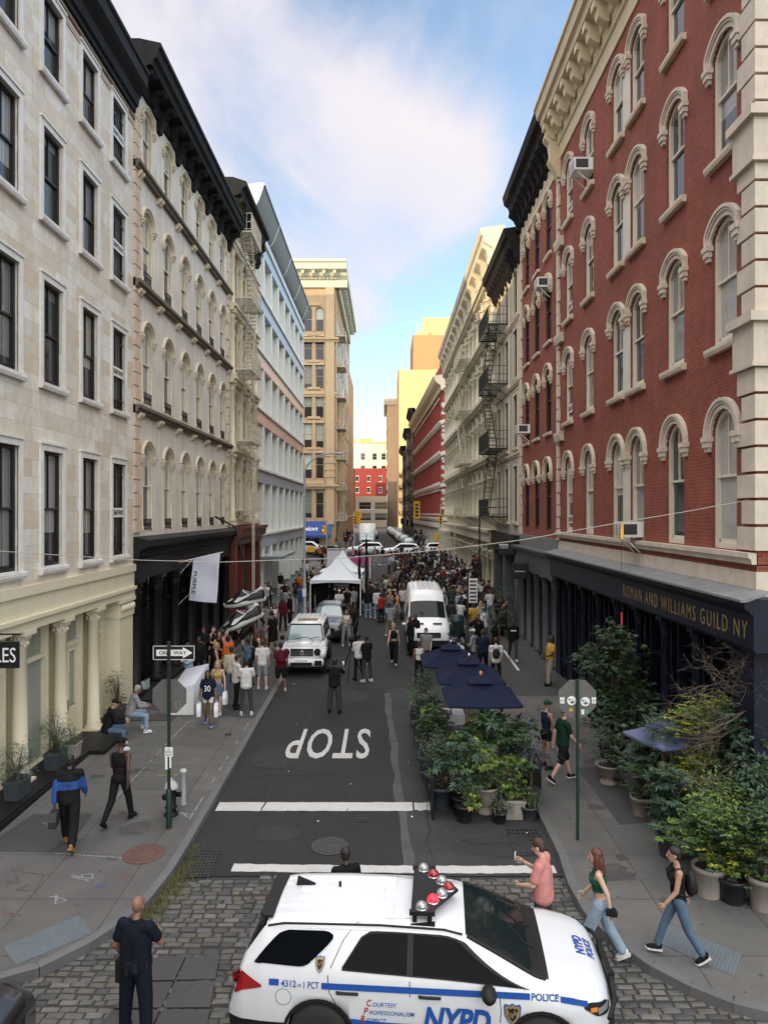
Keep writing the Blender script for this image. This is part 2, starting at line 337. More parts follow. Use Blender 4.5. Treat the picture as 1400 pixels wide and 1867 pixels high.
for i in range(len(ys)-1):
    a, b = ys[i], ys[i+1]
    mb.quad((CL_,a,zg(a)),(edge[i],a,zg(a)),(edge[i+1],b,zg(b)),(CL_,b,zg(b)), 0)
    if edge[i] < 3.4: mb.quad((edge[i],a,zg(a)),(3.45,a,zg(a)),(3.45,b,zg(b)),(edge[i+1],b,zg(b)), 1)
tag(mb.build('road', [M['asphalt_new'], M['asphalt_old']]), kind='structure')
strip('cross_road', M['asphalt_old'], -200, 200, [80, 97], 0.002)
strip('far_road', M['asphalt_old'], lambda Y: -4.4+shift(Y), lambda Y: 4.6+shift(Y), [96.9, 105, 150, 400], 0.004)
mb = MB()
for i in range(len(ys)-1):
    if ys[i] > 26: break
    a, b = ys[i], ys[i+1]
    w1, w2 = .10+abs(wob[i])*1.5, .10+abs(wob[i+1])*1.5
    mb.quad((edge[i]-w1*.3,a,zg(a)+.004),(edge[i]+w1,a,zg(a)+.004),(edge[i+1]+w2,b,zg(b)+.004),(edge[i+1]-w2*.3,b,zg(b)+.004))
tag(mb.build('road_seam', mat('pale worn tar seam', (0.085,0.085,0.083), 0.9, noise=((2,0.35),(30,0.4)))), kind='structure')
strip('cobble_bed', M['mortar'], -30, 30, [-14, 13.44], -0.018)
mb = MB(); rc = random.Random(11)
cobm = [mat('granite setts %s' % n, c, 0.72, noise=((6,0.25),(40,0.2))) for n, c in (('grey',(0.095,0.094,0.088)),('dark',(0.058,0.059,0.058)),('brown',(0.10,0.09,0.073)),('pale',(0.135,0.13,0.12)))]
y = 4.2
while y < 13.36:
    h = rc.uniform(.115,.15); x = -12.5 + rc.uniform(0,.2); row = rc.uniform(-.02,.02)
    while x < 11:
        w = rc.uniform(.16,.30)
        ang = 0.05*math.sin(x*0.3)
        yy = y + ang + row + rc.uniform(-.01,.01)
        if yy+h < 13.42 + .05*math.sin(x*2.1):
            zt = zg(yy) + rc.uniform(-.012,.014); g = .013; b = .02
            sk = rc.uniform(-.02,.02)
            x0,x1,y0,y1 = x+g, x+w-g, yy+g, yy+h-g
            z0 = zg(yy)-.05
            P = [(x0,y0,z0),(x1,y0+sk,z0),(x1,y1+sk,z0),(x0,y1,z0),
                 (x0,y0,zt-b*.7),(x1,y0+sk,zt-b*.7),(x1,y1+sk,zt-b*.7),(x0,y1,zt-b*.7),
                 (x0+b,y0+b,zt),(x1-b,y0+b+sk,zt),(x1-b,y1-b+sk,zt),(x0+b,y1-b,zt)]
            mb.add(P, [(0,1,5,4),(1,2,6,5),(2,3,7,6),(3,0,4,7),(4,5,9,8),(5,6,10,9),(6,7,11,10),(7,4,8,11),(8,9,10,11)], rc.choice((0,0,0,1,1,2,2,3)))
        x += w
    y += h
tag(mb.build('cobbled_road', cobm), kind='structure')
def pavement(name, outline, kerb_n, mt=M['concrete']):
    """outline: the kerb line first (kerb_n points), then the rest"""
    mb = MB(); n = len(outline)
    top = [(x,y,zg(y)+.14) for x,y in outline]
    mb.add(top, [tuple(range(n))]); tag(mb.build(name, mt), kind='structure')
    mb = MB(); k = outline[:kerb_n]
    cx = sum(p[0] for p in outline)/n; cy = sum(p[1] for p in outline)/n
    for i in range(kerb_n-1):
        a, b = Vector(k[i]), Vector(k[i+1]); d = (b-a).normalized(); nn = Vector((-d.y,d.x))
        if nn.dot(Vector((cx,cy))-a) > 0: nn = -nn
        o1 = nn*.03; i1 = -nn*.13
        L_ = (b-a).length; seg = max(1, round(L_/1.8))
        for s_ in range(seg):
            p = a + d*(L_*s_/seg + .006); q = a + d*(L_*(s_+1)/seg - .006)
            if L_/seg < .8: p = a + d*(L_*s_/seg); q = a + d*(L_*(s_+1)/seg)
            pts = [p+o1, q+o1, q+i1, p+i1]
            lo = [(v.x,v.y,zg(v.y)-.1) for v in pts]; hi = [(v.x,v.y,zg(v.y)+.146) for v in pts]
            mb.add(lo+hi, [(0,1,5,4),(1,2,6,5),(2,3,7,6),(3,0,4,7),(4,5,6,7)])
    tag(mb.build('kerb', M['kerb']), kind='structure')
cornerL = [(-4.0,80),(-4.0,14.4),(-4.02,13.4),(-4.13,12.4),(-4.35,11.75),(-4.65,11.2),(-5.15,10.6),(-5.9,10.2),(-7.5,9.95),(-40,9.5)]
pavement('sidewalk', cornerL + [(-40,14.2),(-8.3,14.2),(-8.3,80)], len(cornerL))
cornerR = [(3.45,80),(3.42,14.0),(3.33,12.9),(3.37,12.0),(3.6,11.3),(3.95,10.65),(4.35,10.2),(4.8,9.85),(5.4,9.6),(6.5,9.35),(8,9.15),(40,8.6)]
pavement('sidewalk', cornerR + [(40,14.2),(6.8,14.2),(6.8,80)], len(cornerR))
strip('sidewalk', M['concrete'], lambda Y: -9+shift(Y), lambda Y: -4.4+shift(Y), [97, 105, 400], 0.14)
strip('sidewalk', M['concrete'], lambda Y: 4.6+shift(Y), lambda Y: 9+shift(Y), [97, 105, 400], 0.14)
def slab(name, pts, mt, dz, th=0.0):
    mb = MB(); n = len(pts); top = [(x,y,zg(y)+dz) for x,y in pts]
    mb.add(top, [tuple(range(n))])
    return mb.build(name, mt)
def paint(pts): return tag(slab('road_marking', pts, M['road_white'], 0.006), kind='structure')
def ragged(x0,x1,ya,yb,n,j,seed):
    r_ = random.Random(seed)
    lo = [(x0+(x1-x0)*i/n, ya(x0+(x1-x0)*i/n)+r_.uniform(-j,j)) for i in range(n+1)]
    hi = [(x0+(x1-x0)*i/n, yb(x0+(x1-x0)*i/n)+r_.uniform(-j,j)) for i in range(n+1)]
    return lo + hi[::-1]
paint(ragged(-3.88,0.62,lambda x:16.22,lambda x:16.68,40,.012,1)); paint(ragged(0.66,1.1,lambda x:16.25,lambda x:16.66,8,.03,2))
paint(ragged(-2.95,3.25,lambda x:13.52-.012*x+.02*x*x*.2,lambda x:13.80-.012*x+.02*x*x*.2,60,.015,4))
me = text_mesh('STOP', width=2.36, height=2.55, extrude=0.0, bold=0.012, space=1.12); me.materials.clear(); me.materials.append(M['road_white'])
o = ob('road_marking', me, None, (-1.64, 20.75, zg(20.75)+.008)); o.rotation_euler = (-math.atan(.019), 0, PI); tag(o, kind='structure')
rs = random.Random(5)
chalk = {c: mat('%s pavement chalk' % c, v, 0.9, noise=(25,0.5)) for c, v in (('white',(0.26,0.26,0.26)),('red',(0.13,0.075,0.07)),('black',(0.06,0.06,0.06)),('yellow',(0.36,0.31,0.05)),('blue',(0.07,0.08,0.14)))}
def squiggle(px, py, wpx, hpx, n, c, wid=.009):
    mb = MB(); pts = []
    for i in range(n):
        x, y = gp(px + rs.uniform(-wpx,wpx), py + rs.uniform(-hpx,hpx), .14); pts.append((x,y))
    for (x0,y0),(x1,y1) in zip(pts, pts[1:]):
        d = Vector((x1-x0,y1-y0)); nn = Vector((-d.y,d.x)).normalized()*wid
        z0,z1 = zg(y0)+.144, zg(y1)+.144
        mb.quad((x0-nn.x,y0-nn.y,z0),(x0+nn.x,y0+nn.y,z0),(x1+nn.x,y1+nn.y,z1),(x1-nn.x,y1-nn.y,z1))
    tag(mb.build('chalk_mark', chalk[c]), kind='structure')
for a in ((150,1600,22,8,9,'white'),(225,1598,8,9,7,'red'),(50,1605,38,22,10,'black'),(180,1618,12,6,4,'blue',.03),(205,1566,10,4,8,'black'),(25,1660,20,14,7,'red'),(338,1486,12,5,8,'white'),(308,1414,22,2,5,'yellow'),(391,1392,9,2,6,'black'),(105,1640,18,10,7,'white'),(222,1478,12,5,6,'black'),(420,1502-6,0,0,2,'white'),(90,1500,14,8,6,'white',.01),(240,1518,8,3,5,'black'),(300,1512,20,3,5,'red',.01)):
    squiggle(*a)
mb = MB()
for (x0,y0),(x1,y1) in (((-4.26,15.5),(-4.26,25.0)),((-6.28,16.3),(-6.18,22.4)),((-6.5,14.0),(-4.5,13.75))):
    n = 24
    for i in range(n):
        if rs.random() < .25: continue
        a, b = i/n, (i+rs.uniform(.6,1))/n
        xa, ya, xb, yb = x0+(x1-x0)*a, y0+(y1-y0)*a, x0+(x1-x0)*b, y0+(y1-y0)*b
        d = Vector((xb-xa,yb-ya)); nn = Vector((-d.y,d.x)).normalized()*.016
        mb.quad((xa-nn.x,ya-nn.y,zg(ya)+.144),(xa+nn.x,ya+nn.y,zg(ya)+.144),(xb+nn.x,yb+nn.y,zg(yb)+.144),(xb-nn.x,yb-nn.y,zg(yb)+.144))
tag(mb.build('chalk_mark', chalk['white']), kind='structure')
mb = MB()
for i in range(260):
    left = rs.random() < .6
    x = rs.uniform(-8,-4.3) if left else rs.uniform(3.8,6.6); yv = rs.uniform(11.5,26)
    if not left and rs.random() < .2: x, yv = rs.uniform(5,9), rs.uniform(9.8,13)
    r_ = rs.uniform(.012,.04); z = zg(yv)+.1425
    mb.add([(x+r_*math.cos(2*PI*k/7)*rs.uniform(.7,1.2), yv+r_*math.sin(2*PI*k/7)*rs.uniform(.7,1.2), z) for k in range(7)], [tuple(range(7))])
tag(mb.build('gum_spots', chalk['black']), kind='stuff')
def gquad(name, pix, mt, dz): return slab(name, [gp(x,y,.14) for x,y in pix], mt, dz)
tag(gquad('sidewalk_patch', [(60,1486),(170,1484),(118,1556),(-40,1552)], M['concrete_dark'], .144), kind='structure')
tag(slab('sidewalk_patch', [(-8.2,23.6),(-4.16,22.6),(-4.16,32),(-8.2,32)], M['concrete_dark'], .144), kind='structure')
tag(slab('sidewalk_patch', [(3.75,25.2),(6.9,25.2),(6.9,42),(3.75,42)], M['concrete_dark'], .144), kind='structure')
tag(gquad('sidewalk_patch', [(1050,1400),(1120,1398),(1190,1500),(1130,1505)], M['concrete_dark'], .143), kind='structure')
def tactile(pix, label):
    P = [Vector((*gp(x,y,.14),0)) for x,y in pix]
    for p in P: p.z = zg(p.y)+.15
    t = thing('tactile_paving', P[0], label, 'tactile paving', 'tactile paving at the corner ramps')
    mb = MB(); mb.add([p-P[0] for p in P] + [p-P[0]-Vector((0,0,.03)) for p in P], [(0,1,2,3),(0,4,5,1),(1,5,6,2),(2,6,7,3),(3,7,4,0)])
    mb.build('mat', M['tactile'], t)
    mb = MB(); nu, nv = 22, 11
    for i in range(nu):
        for j in range(nv):
            u, v = (i+.5)/nu, (j+.5)/nv
            p = (P[0]*(1-u)+P[1]*u)*(1-v) + (P[3]*(1-u)+P[2]*u)*v - P[0]
            r_ = .02
            mb.add([(p.x+r_*math.cos(PI/3*k), p.y+r_*math.sin(PI/3*k), p.z) for k in range(6)]+[(p.x+.6*r_*math.cos(PI/3*k), p.y+.6*r_*math.sin(PI/3*k), p.z+.008) for k in range(6)], [(k,(k+1)%6,6+(k+1)%6,6+k) for k in range(6)]+[tuple(range(6,12))])
    mb.build('stud', M['tactile'], t)['kind'] = 'stuff'
tactile([(5,1728),(143,1671),(170,1702),(28,1762)], 'blue grey studded tactile panel on the left street corner')
tactile([(1212,1684),(1352,1741),(1338,1782),(1190,1716)], 'blue grey studded tactile panel on the right corner by the walking woman in black')
def cover(name, x, y, r, mt, label, dz, cat='manhole cover'):
    t = thing(name, (x,y,zg(y)+dz), label, cat, 'round covers in road and pavement')
    mb = MB(); mb.lathe([(r*1.18,0),(r*1.18,.006),(r*1.04,.006)], 28); mb.build('collar', M['cast_iron'] if mt is M['cast_iron'] else mt, t)
    mb = MB(); mb.lathe([(r,-.005),(r,.010),(0,.010)], 28, smooth=False)
    for k, rr_ in enumerate((.9,.72,.52,.3)):
        n = int(26*rr_)
        for j in range(n):
            a = 2*PI*j/n; c = (rr_*r*math.cos(a), rr_*r*math.sin(a)); s_ = r*.055
            mb.box(c[0]-s_,c[0]+s_,c[1]-s_,c[1]+s_,.008,.018)
    mb.build('lid', mt, t); return t
x, y = gp(601,1543); cover('manhole_cover', x, y, .335, M['cast_iron'], 'round grey iron manhole cover in the dark asphalt between the two white lines', .004)
x, y = gp(262,1558,.14); cover('manhole_cover', x, y, .335, M['rust_iron'], 'round rusty manhole cover in the left pavement near the green post', .143)
x, y = gp(433,1287,.14); cover('manhole_cover', x, y, .36, M['cast_iron'], 'dark manhole cover in the left pavement at the feet of the man in white', .146)
x, y = gp(416,1340,.14); cover('valve_cover', x, y, .10, M['cast_iron'], 'tiny round valve cover in the left pavement before the shopping women', .143, 'valve cover')
def grate(name, pix, label, nx, ny, dz, cat='storm drain'):
    P = [Vector((*gp(x,y),0)) for x,y in pix]
    for p in P: p.z = zg(p.y)+dz
    o = P[0].copy(); t = thing(name, o, label, cat, 'drain grates in the road')
    mb = MB(); mb.add([p-o+Vector((0,0,-.004)) for p in P], [(0,1,2,3)]); mb.build('pit', M['hole'], t)
    B = lambda u,v: (P[0]*(1-u)+P[1]*u)*(1-v)+(P[3]*(1-u)+P[2]*u)*v - o
    mb = MB()
    def bar(a,b,c,d):
        q = [B(*a),B(*b),B(*c),B(*d)]; mb.add([p+Vector((0,0,.012)) for p in q]+[p-Vector((0,0,.002)) for p in q], [(0,1,2,3),(0,4,5,1),(1,5,6,2),(2,6,7,3),(3,7,4,0)])
    for i in range(nx+1):
        w = .12/nx; c = i/nx; bar((max(0,c-w),0),(min(1,c+w),0),(min(1,c+w),1),(max(0,c-w),1))
    for j in range(ny+1):
        w = .14/ny; c = j/ny; bar((0,max(0,c-w)),(1,max(0,c-w)),(1,min(1,c+w)),(0,min(1,c+w)))
    mb.build('grille', M['cast_iron'], t)
grate('storm_drain', [(352,1552),(404,1552),(385,1600),(330,1602)], 'iron storm drain grate beside the weedy left kerb', 8, 9, .008)
grate('storm_drain', [(922,1513),(978,1513),(1006,1562),(938,1562)], 'iron storm drain grate beside the right kerb next to the planters', 7, 8, .008)
grate('small_grate', [(650,1488),(674,1488),(674,1499),(650,1499)], 'small square iron grate in the asphalt under the stop line', 4, 2, .008, 'utility grate')
P = [gp(x,y) for x,y in ((278,1748),(402,1744),(375,1900),(160,1900))]
t = thing('steel_plate', (P[0][0],P[0][1],zg(P[0][1])+.012), 'dark steel cellar plates set in the cobbles at the policeman\'s feet', 'steel plate')
def bil(u,v):
    a = [P[0][i]*(1-u)+P[1][i]*u for i in (0,1)]; b = [P[3][i]*(1-u)+P[2][i]*u for i in (0,1)]
    x, y = a[0]*(1-v)+b[0]*v, a[1]*(1-v)+b[1]*v; return (x-P[0][0], y-P[0][1], zg(y)-zg(P[0][1]))
for i in range(2):
    for j in range(3):
        mb = MB(); e = .012; q = [bil(i/2+e,j/3+e),bil((i+1)/2-e,j/3+e),bil((i+1)/2-e,(j+1)/3-e),bil(i/2+e,(j+1)/3-e)]
        mb.add([(a,b,c+.012) for a,b,c in q]+[(a,b,c-.02) for a,b,c in q], [(0,1,2,3),(0,4,5,1),(1,5,6,2),(2,6,7,3),(3,7,4,0)]); mb.build('plate', M['steel_plate'], t)
mb = MB(); rg = random.Random(9); gm = [mat('dry grass', (0.16,0.14,0.055), 0.9), mat('green weeds', (0.07,0.10,0.03), 0.9)]
for i in range(2600):
    tt = rg.random()**.8; yv = 14.6 - 3.0*tt; xv = np.interp(yv, [10.6,11.2,11.75,12.4,13.4,14.6], [-5.15,-4.65,-4.35,-4.13,-4.02,-4.0]) + .05 + abs(rg.gauss(0,.16))*(1.2 if 11.8 < yv < 14 else .6)
    h = rg.uniform(.03,.13); a = rg.uniform(0,2*PI); w = .006; l = rg.uniform(-.07,.07), rg.uniform(-.07,.07)
    z = zg(yv)-.01
    mb.add([(xv-w*math.cos(a),yv-w*math.sin(a),z),(xv+w*math.cos(a),yv+w*math.sin(a),z),(xv+l[0],yv+l[1],z+h)], [(0,1,2)], 0 if rg.random()<.55 else 1)
tag(mb.build('weeds', gm), 'dry weeds growing along the curved left kerb', 'weeds', kind='stuff')
mb = MB()
for i in range(40):
    x, y = rs.uniform(-3.8,3), rs.uniform(15,32); w = rs.uniform(.012,.04); a = rs.uniform(0,3)
    z = zg(y)+.012
    mb.add([(x+w*math.cos(a+k*PI/2)*(1 if k%2 else .6), y+w*math.sin(a+k*PI/2)*(1 if k%2 else .6), z+rs.uniform(0,.02)) for k in range(4)], [(0,1,2,3)])
tag(mb.build('litter', M['white_paint']), 'scraps of white paper litter on the asphalt', 'litter', kind='stuff')
tarm = mat('tar crack sealer', (.012,.012,.013), .6); oilm = mat('old patch of asphalt', (.030,.030,.031), .9, noise=((2,.3),(40,.3)))
mb = MB()
for (x0,y0,x1,y1,n_) in ((-2.9,14.5,-2.2,30,26),(.9,14.2,1.1,24,18),(-3.9,18.2,.4,18.6,14),(-3.8,24.8,.2,24.3,14),(-1.0,15,-.6,21,14),(1.2,14.8,3.3,14.6,9)):
    pts = [(x0+(x1-x0)*i/n_+rs.uniform(-.09,.09), y0+(y1-y0)*i/n_+rs.uniform(-.09,.09)) for i in range(n_+1)]
    for a, b in zip(pts, pts[1:]):
        if rs.random() < .25: continue
        d = Vector((b[0]-a[0],b[1]-a[1])); nn = Vector((-d.y,d.x)).normalized()*rs.uniform(.006,.018)
        mb.quad(*[(p[0]+s_*nn.x,p[1]+s_*nn.y,zg(p[1])+.0075) for p,s_ in ((a,-1),(b,-1),(b,1),(a,1))])
tag(mb.build('road_crack', tarm), kind='structure')
for (cx_,cy_,w_,l_) in ((-3.0,19.6,.7,1.0),(-.4,27.4,1.3,.8),(2.3,14.6,.9,.5),(-2.3,15.1,.5,.4),(-1.1,25.6,.45,.9)):
    tag(slab('road_patch', [(cx_+w_*math.cos(2*PI*k/14)*rs.uniform(.8,1.1), cy_+l_*math.sin(2*PI*k/14)*rs.uniform(.8,1.1)) for k in range(14)], oilm, .0055), kind='structure')
stm = mat('damp pavement stain', (.062,.060,.057), .7, noise=((1.5,.4),(9,.3)))
for i in range(16):
    left = i < 8; cx_ = rs.uniform(-7.6,-4.8) if left else rs.uniform(4.1,6.4); cy_ = rs.uniform(12,24); w_ = rs.uniform(.12,.5)
    tag(slab('sidewalk_stain', [(cx_+w_*math.cos(2*PI*k/16)*rs.uniform(.6,1.25), cy_+w_*.8*math.sin(2*PI*k/16)*rs.uniform(.6,1.25)) for k in range(16)], stm, .1415), kind='structure')
# ------------------------------------------------------------------ building kit
def arch_pts(u, zt, w, rise, n=10):
    if rise <= 0: return [(u+w/2, zt), (u-w/2, zt)]
    Rr = ((w/2)**2 + rise**2)/(2*rise); cz = zt - Rr; a0 = math.asin(min(1, (w/2)/Rr))
    if rise > w/2: a0 = PI - a0
    return [(u + Rr*math.sin(a0 - 2*a0*i/n), cz + Rr*math.cos(a0 - 2*a0*i/n)) for i in range(n+1)]
def outline(u, z, w, h, rise, t=0.0, tb=None, n=10):
    tb = t if tb is None else tb
    w2 = w-2*t; r2 = max(0.0, rise - t*(rise/(w/2))*0.6) if rise > 0 else 0
    if rise > 0 and abs(rise-w/2) < 1e-6: r2 = w2/2
    return [(u-w2/2, z+tb), (u+w2/2, z+tb)] + arch_pts(u, z+h-t, w2, r2, n)
def ring(mb, A, B, y0, y1, m=0, closed=True):
    """frame between outline A (outer) and B (inner), front at y0, back at y1"""
    n = len(A); vs = [(a,y0,b) for a,b in A]+[(a,y0,b) for a,b in B]+[(a,y1,b) for a,b in A]+[(a,y1,b) for a,b in B]
    fs = []
    for i in range(n if closed else n-1):
        j = (i+1)%n
        fs += [(i,j,n+j,n+i),(n+i,n+j,3*n+j,3*n+i),(j,i,2*n+i,2*n+j)]
    if not closed: fs += [(0,n,3*n,2*n),(n-1,2*n-1+0,4*n-1,3*n-1)]
    mb.add(vs, fs, m)
class Bld:
    def __init__(s, name, label, side, Y0, Y1, X, z1, depth, cat='building', group=None, z0=-0.5, X1=None):
        s.side, s.Y0, s.Y1, s.X, s.z0, s.z1, s.depth = side, Y0, Y1, X, z0, z1, depth
        if side == 'L': loc, rz, s.W = (X,Y0,0), PI/2, Y1-Y0
        elif side == 'R': loc, rz, s.W = (X,Y1,0), -PI/2, Y1-Y0
        else: loc, rz, s.W = (X,Y0,0), 0, X1-X
        s.root = thing(name, loc, label, cat, group, rz); s.ops = []
    def u(s, Y): return Y-s.Y0 if s.side == 'L' else s.Y1-Y
    def part(s, name, mb, mats, parent=None, loc=None, label=None):
        o = mb.build(name, mats, parent or s.root, loc)
        if label: o['label'] = label
        return o
    def wall(s, mt, z0=None, z1=None, ops=None, depth=0.25, name='wall', u0=0, u1=None, shell=True, mb=None, y=0.0):
        z0 = s.z0 if z0 is None else z0; z1 = s.z1 if z1 is None else z1; u1 = s.W if u1 is None else u1
        ops = s.ops if ops is None else ops; mb = mb or MB()
        us = sorted({u0,u1} | {round(o[0]-o[2]/2,4) for o in ops} | {round(o[0]+o[2]/2,4) for o in ops})
        zs = sorted({z0,z1} | {round(o[1],4) for o in ops} | {round(o[1]+o[3],4) for o in ops})
        us = [q for q in us if u0-1e-6 <= q <= u1+1e-6]; zs = [q for q in zs if z0-1e-6 <= q <= z1+1e-6]
        for i in range(len(us)-1):
            run = None
            for j in range(len(zs)-1):
                cu, cz = (us[i]+us[i+1])/2, (zs[j]+zs[j+1])/2
                inside = any(abs(cu-o[0]) < o[2]/2 and o[1] < cz < o[1]+o[3] for o in ops)
                if not inside:
                    if run is None: run = zs[j]
                if inside and run is not None:
                    mb.quad((us[i],y,run),(us[i+1],y,run),(us[i+1],y,zs[j]),(us[i],y,zs[j])); run = None
            if run is not None: mb.quad((us[i],y,run),(us[i+1],y,run),(us[i+1],y,z1),(us[i],y,z1))
        for (u,z,w,h,rise) in ops:
            ol = outline(u,z,w,h,rise); n = len(ol)
            mb.add([(a,y,b) for a,b in ol]+[(a,y+depth,b) for a,b in ol], [(i,(i+1)%n,n+(i+1)%n,n+i) for i in range(n)])
            if rise > 0:
                ap = ol[2:]
                for (a,b),(c,d) in zip(ap, ap[1:]): mb.quad((a,y,b),(a,y,z+h),(c,y,z+h),(c,y,d))
        if shell:
            D = s.depth
            mb.quad((u0,y,z0),(u0,D,z0),(u0,D,z1),(u0,y,z1)); mb.quad((u1,y,z0),(u1,y,z1),(u1,D,z1),(u1,D,z0)); mb.quad((u0,D,z0),(u1,D,z0),(u1,D,z1),(u0,D,z1))
        return s.part(name, mb, mt)
    def roof(s, z, mt=None, u0=0, u1=None):
        mb = MB(); u1 = s.W if u1 is None else u1; mb.box(u0+.02,u1-.02,.3,s.depth-.02,z-.3,z); return s.part('roof', mb, mt or M['roof_tar'])
    def cornice(s, prof, mt, u0=0, u1=None, brackets=None, name='cornice', label=None):
        """prof: (out, z) polygon; brackets: (list of u, profile, width)"""
        u1 = s.W if u1 is None else u1
        mb = MB(); mb.prism_x([(-o,z) for o,z in prof], u0, u1); c = s.part(name, mb, mt, label=label)
        if brackets:
            us, bp, bw = brackets; me = None
            for q in us:
                if me is None:
                    mb = MB(); mb.prism_x([(-o,z) for o,z in bp], -bw/2, bw/2); me = mb.mesh('bracket', mt)
                ob('bracket', me, c, (q,0,0))
        return c
    def band(s, z0, z1, out, mt, u0=0, u1=None, name='band', lip=0.0):
        u1 = s.W if u1 is None else u1; mb = MB()
        pr = [(.02,z0),(-out*.55,z0),(-out*.7,z0+(z1-z0)*.45),(-out,z0+(z1-z0)*.55),(-out,z1),(.02,z1+lip)]
        mb.prism_x(pr, u0, u1); return s.part(name, mb, mt)
WC = {}
def win(B, u, z, key, w, h, rise, fr, pane, depth=0.25, sill=None, hood=None, mull=1, t=0.06, rail=0.5, extra=None, names=True, low=True):
    """sash window (frame > pane, sill, hood); meshes are cached per key"""
    if key not in WC:
        d = {}; n = 10
        mb = MB(); A = outline(0,0,w,h,rise,0.0); Bq = outline(0,0,w,h,rise,t,t*1.2)
        y0, y1 = depth-.10, depth
        ring(mb, A, Bq, y0, y1); iw = w-2*t
        zr = h*rail
        mb.box(-iw/2,iw/2,y0+.015,y1-.005,zr-.028,zr+.028)
        A2 = outline(0,0,w-2*t,zr,0,0.0); 
        for sx in (-1,1): mb.box(min(sx*iw/2,sx*(iw/2-.045)),max(sx*iw/2,sx*(iw/2-.045)),y0+.05,y1-.01,t*1.2,zr-.028)
        mb.box(-iw/2,iw/2,y0+.05,y1-.01,t*1.2,t*1.2+.07)
        if mull:
            for k in range(mull):
                x = -iw/2 + iw*(k+1)/(mull+1); mb.box(x-.016,x+.016,y0+.03,y1-.01,zr,h-t*.8)
                if not low: pass
                elif mull > 1: mb.box(x-.014,x+.014,y0+.06,y1-.012,t,zr)
        d['frame'] = mb.mesh('window', fr)
        mb = MB(); O = outline(0,0,w,h,rise,t*.5); mb.add([(a,y1-.02,b) for a,b in O], [tuple(range(len(O)))]); d['pane'] = mb.mesh('pane', pane)
        if sill:
            mt, over, out_, th = sill
            mb = MB(); mb.prism_x([(depth-.1,-th),(-out_*.8,-th),(-out_,-th*.55),(-out_,-.015),(-.02,.0),(depth-.1,.02)], -w/2-over, w/2+over); d['sill'] = mb.mesh('sill', mt)
        if hood: d['hood'] = hood(w, h, rise)
        if extra: d['extra'] = extra(w, h, rise)
        WC[key] = d
    d = WC[key]
    f = ob('window', d['frame'], B.root, (u,0,z)); ob('pane', d['pane'], f)
    if 'sill' in d: ob('sill', d['sill'], f)
    if 'hood' in d: ob('hood', d['hood'], f)
    if 'extra' in d:
        nm = d['extra'].name.split('.')[0]
        for q in ((-1,1) if nm == 'colonnette' else (0,)): ob(nm, d['extra'], f, (q*(w/2-.075),0,0))
    return f
def simple_win(B, u, z, key, w, h, rise, fr, pane, depth=.2, t=.07, trim=None):
    """far window: frame with its pane as one child"""
    if key not in WC:
        mb = MB(); ring(mb, outline(0,0,w,h,rise), outline(0,0,w,h,rise,t), depth-.08, depth); mb.box(-w/2,w/2,depth-.07,depth,h*.5-.03,h*.5+.03)
        if trim: mb.box(-w/2-.12,w/2+.12,-.10,depth,-.22,-.002,1); mb.box(-w/2-.12,w/2+.12,-.10,.02,h+.01,h+.28,1)
        f = mb.mesh('window', [fr, trim or fr])
        mb = MB(); O = outline(0,0,w,h,rise,t*.5); mb.add([(a,depth-.02,b) for a,b in O], [tuple(range(len(O)))]); WC[key] = (f, mb.mesh('pane', pane))
    f = ob('window', WC[key][0], B.root, (u,0,z)); ob('pane', WC[key][1], f); return f
def fire_escape(B, u0, u1, levels, mt, out=1.05, rail=1.0, stair_flip=False, drop=None, label=None, top_ladder=None):
    mb = MB()
    for z in levels:
        for u in (u0+.1, (u0+u1)/2, u1-.1): mb.tube([(u,0,z-.75),(u,-out*.9,z-.05)], .022, 5); mb.tube([(u,0,z-.04),(u,-out,z-.04)], .022, 5)
    fe = B.part('fire_escape', mb, mt, label=label)
    for k, z in enumerate(levels):
        mb = MB(); n = int((u1-u0)/.13)
        for i in range(int(out/.075)): y = -.08-i*.075; mb.box(u0,u1,y-.018,y+.018,z-.02,z)
        mb.box(u0-.02,u0+.02,-out,0,z-.08,z+.01); mb.box(u1-.02,u1+.02,-out,0,z-.08,z+.01); mb.box(u0,u1,-out-.02,-out+.02,z-.09,z+.01)
        B.part('platform', mb, mt, fe)
        mb = MB(); r = .014
        for zz in (z+rail, z+rail*.52, z+.12): mb.tube([(u0,0,zz),(u0,-out,zz),(u1,-out,zz),(u1,0,zz)], .016, 4, smooth=False)
        for i in range(n+1): u = u0+(u1-u0)*i/n; mb.box(u-.008,u+.008,-out-.008,-out+.008,z,z+rail)
        for i in range(1,4):
            y = -out*i/4
            for u in (u0,u1): mb.box(u-.008,u+.008,y-.008,y+.008,z,z+rail)
        B.part('railing', mb, mt, fe)
        if k+1 < len(levels):
            zt = levels[k+1]; a, b = (u0+.5,u1-.35) if (k%2 == 0) != stair_flip else (u1-.5,u0+.35)
            mb = MB()
            for y in (-out+.12,-out+.58): mb.tube([(a,y,z),(b,y,zt)], .028, 4, smooth=False); mb.tube([(a,y,z+.8),(b,y,zt+.8)], .014, 4, smooth=False)
            ns = int((zt-z)/.24)
            for i in range(1,ns): t_ = i/ns; u = a+(b-a)*t_; mb.box(u-.09,u+.09,-out+.12,-out+.58,z+(zt-z)*t_-.012,z+(zt-z)*t_+.012)
            B.part('stair', mb, mt, fe)
    if drop:
        u, za, zb = drop; mb = MB()
        for s_ in (-.24,.24): mb.box(u+s_-.025,u+s_+.025,-out-.06,-out-.01,za,zb)
        i = za+.15
        while i < zb: mb.box(u-.24,u+.24,-out-.05,-out-.02,i-.014,i+.014); i += .32
        B.part('ladder', mb, mt, fe)
    return fe
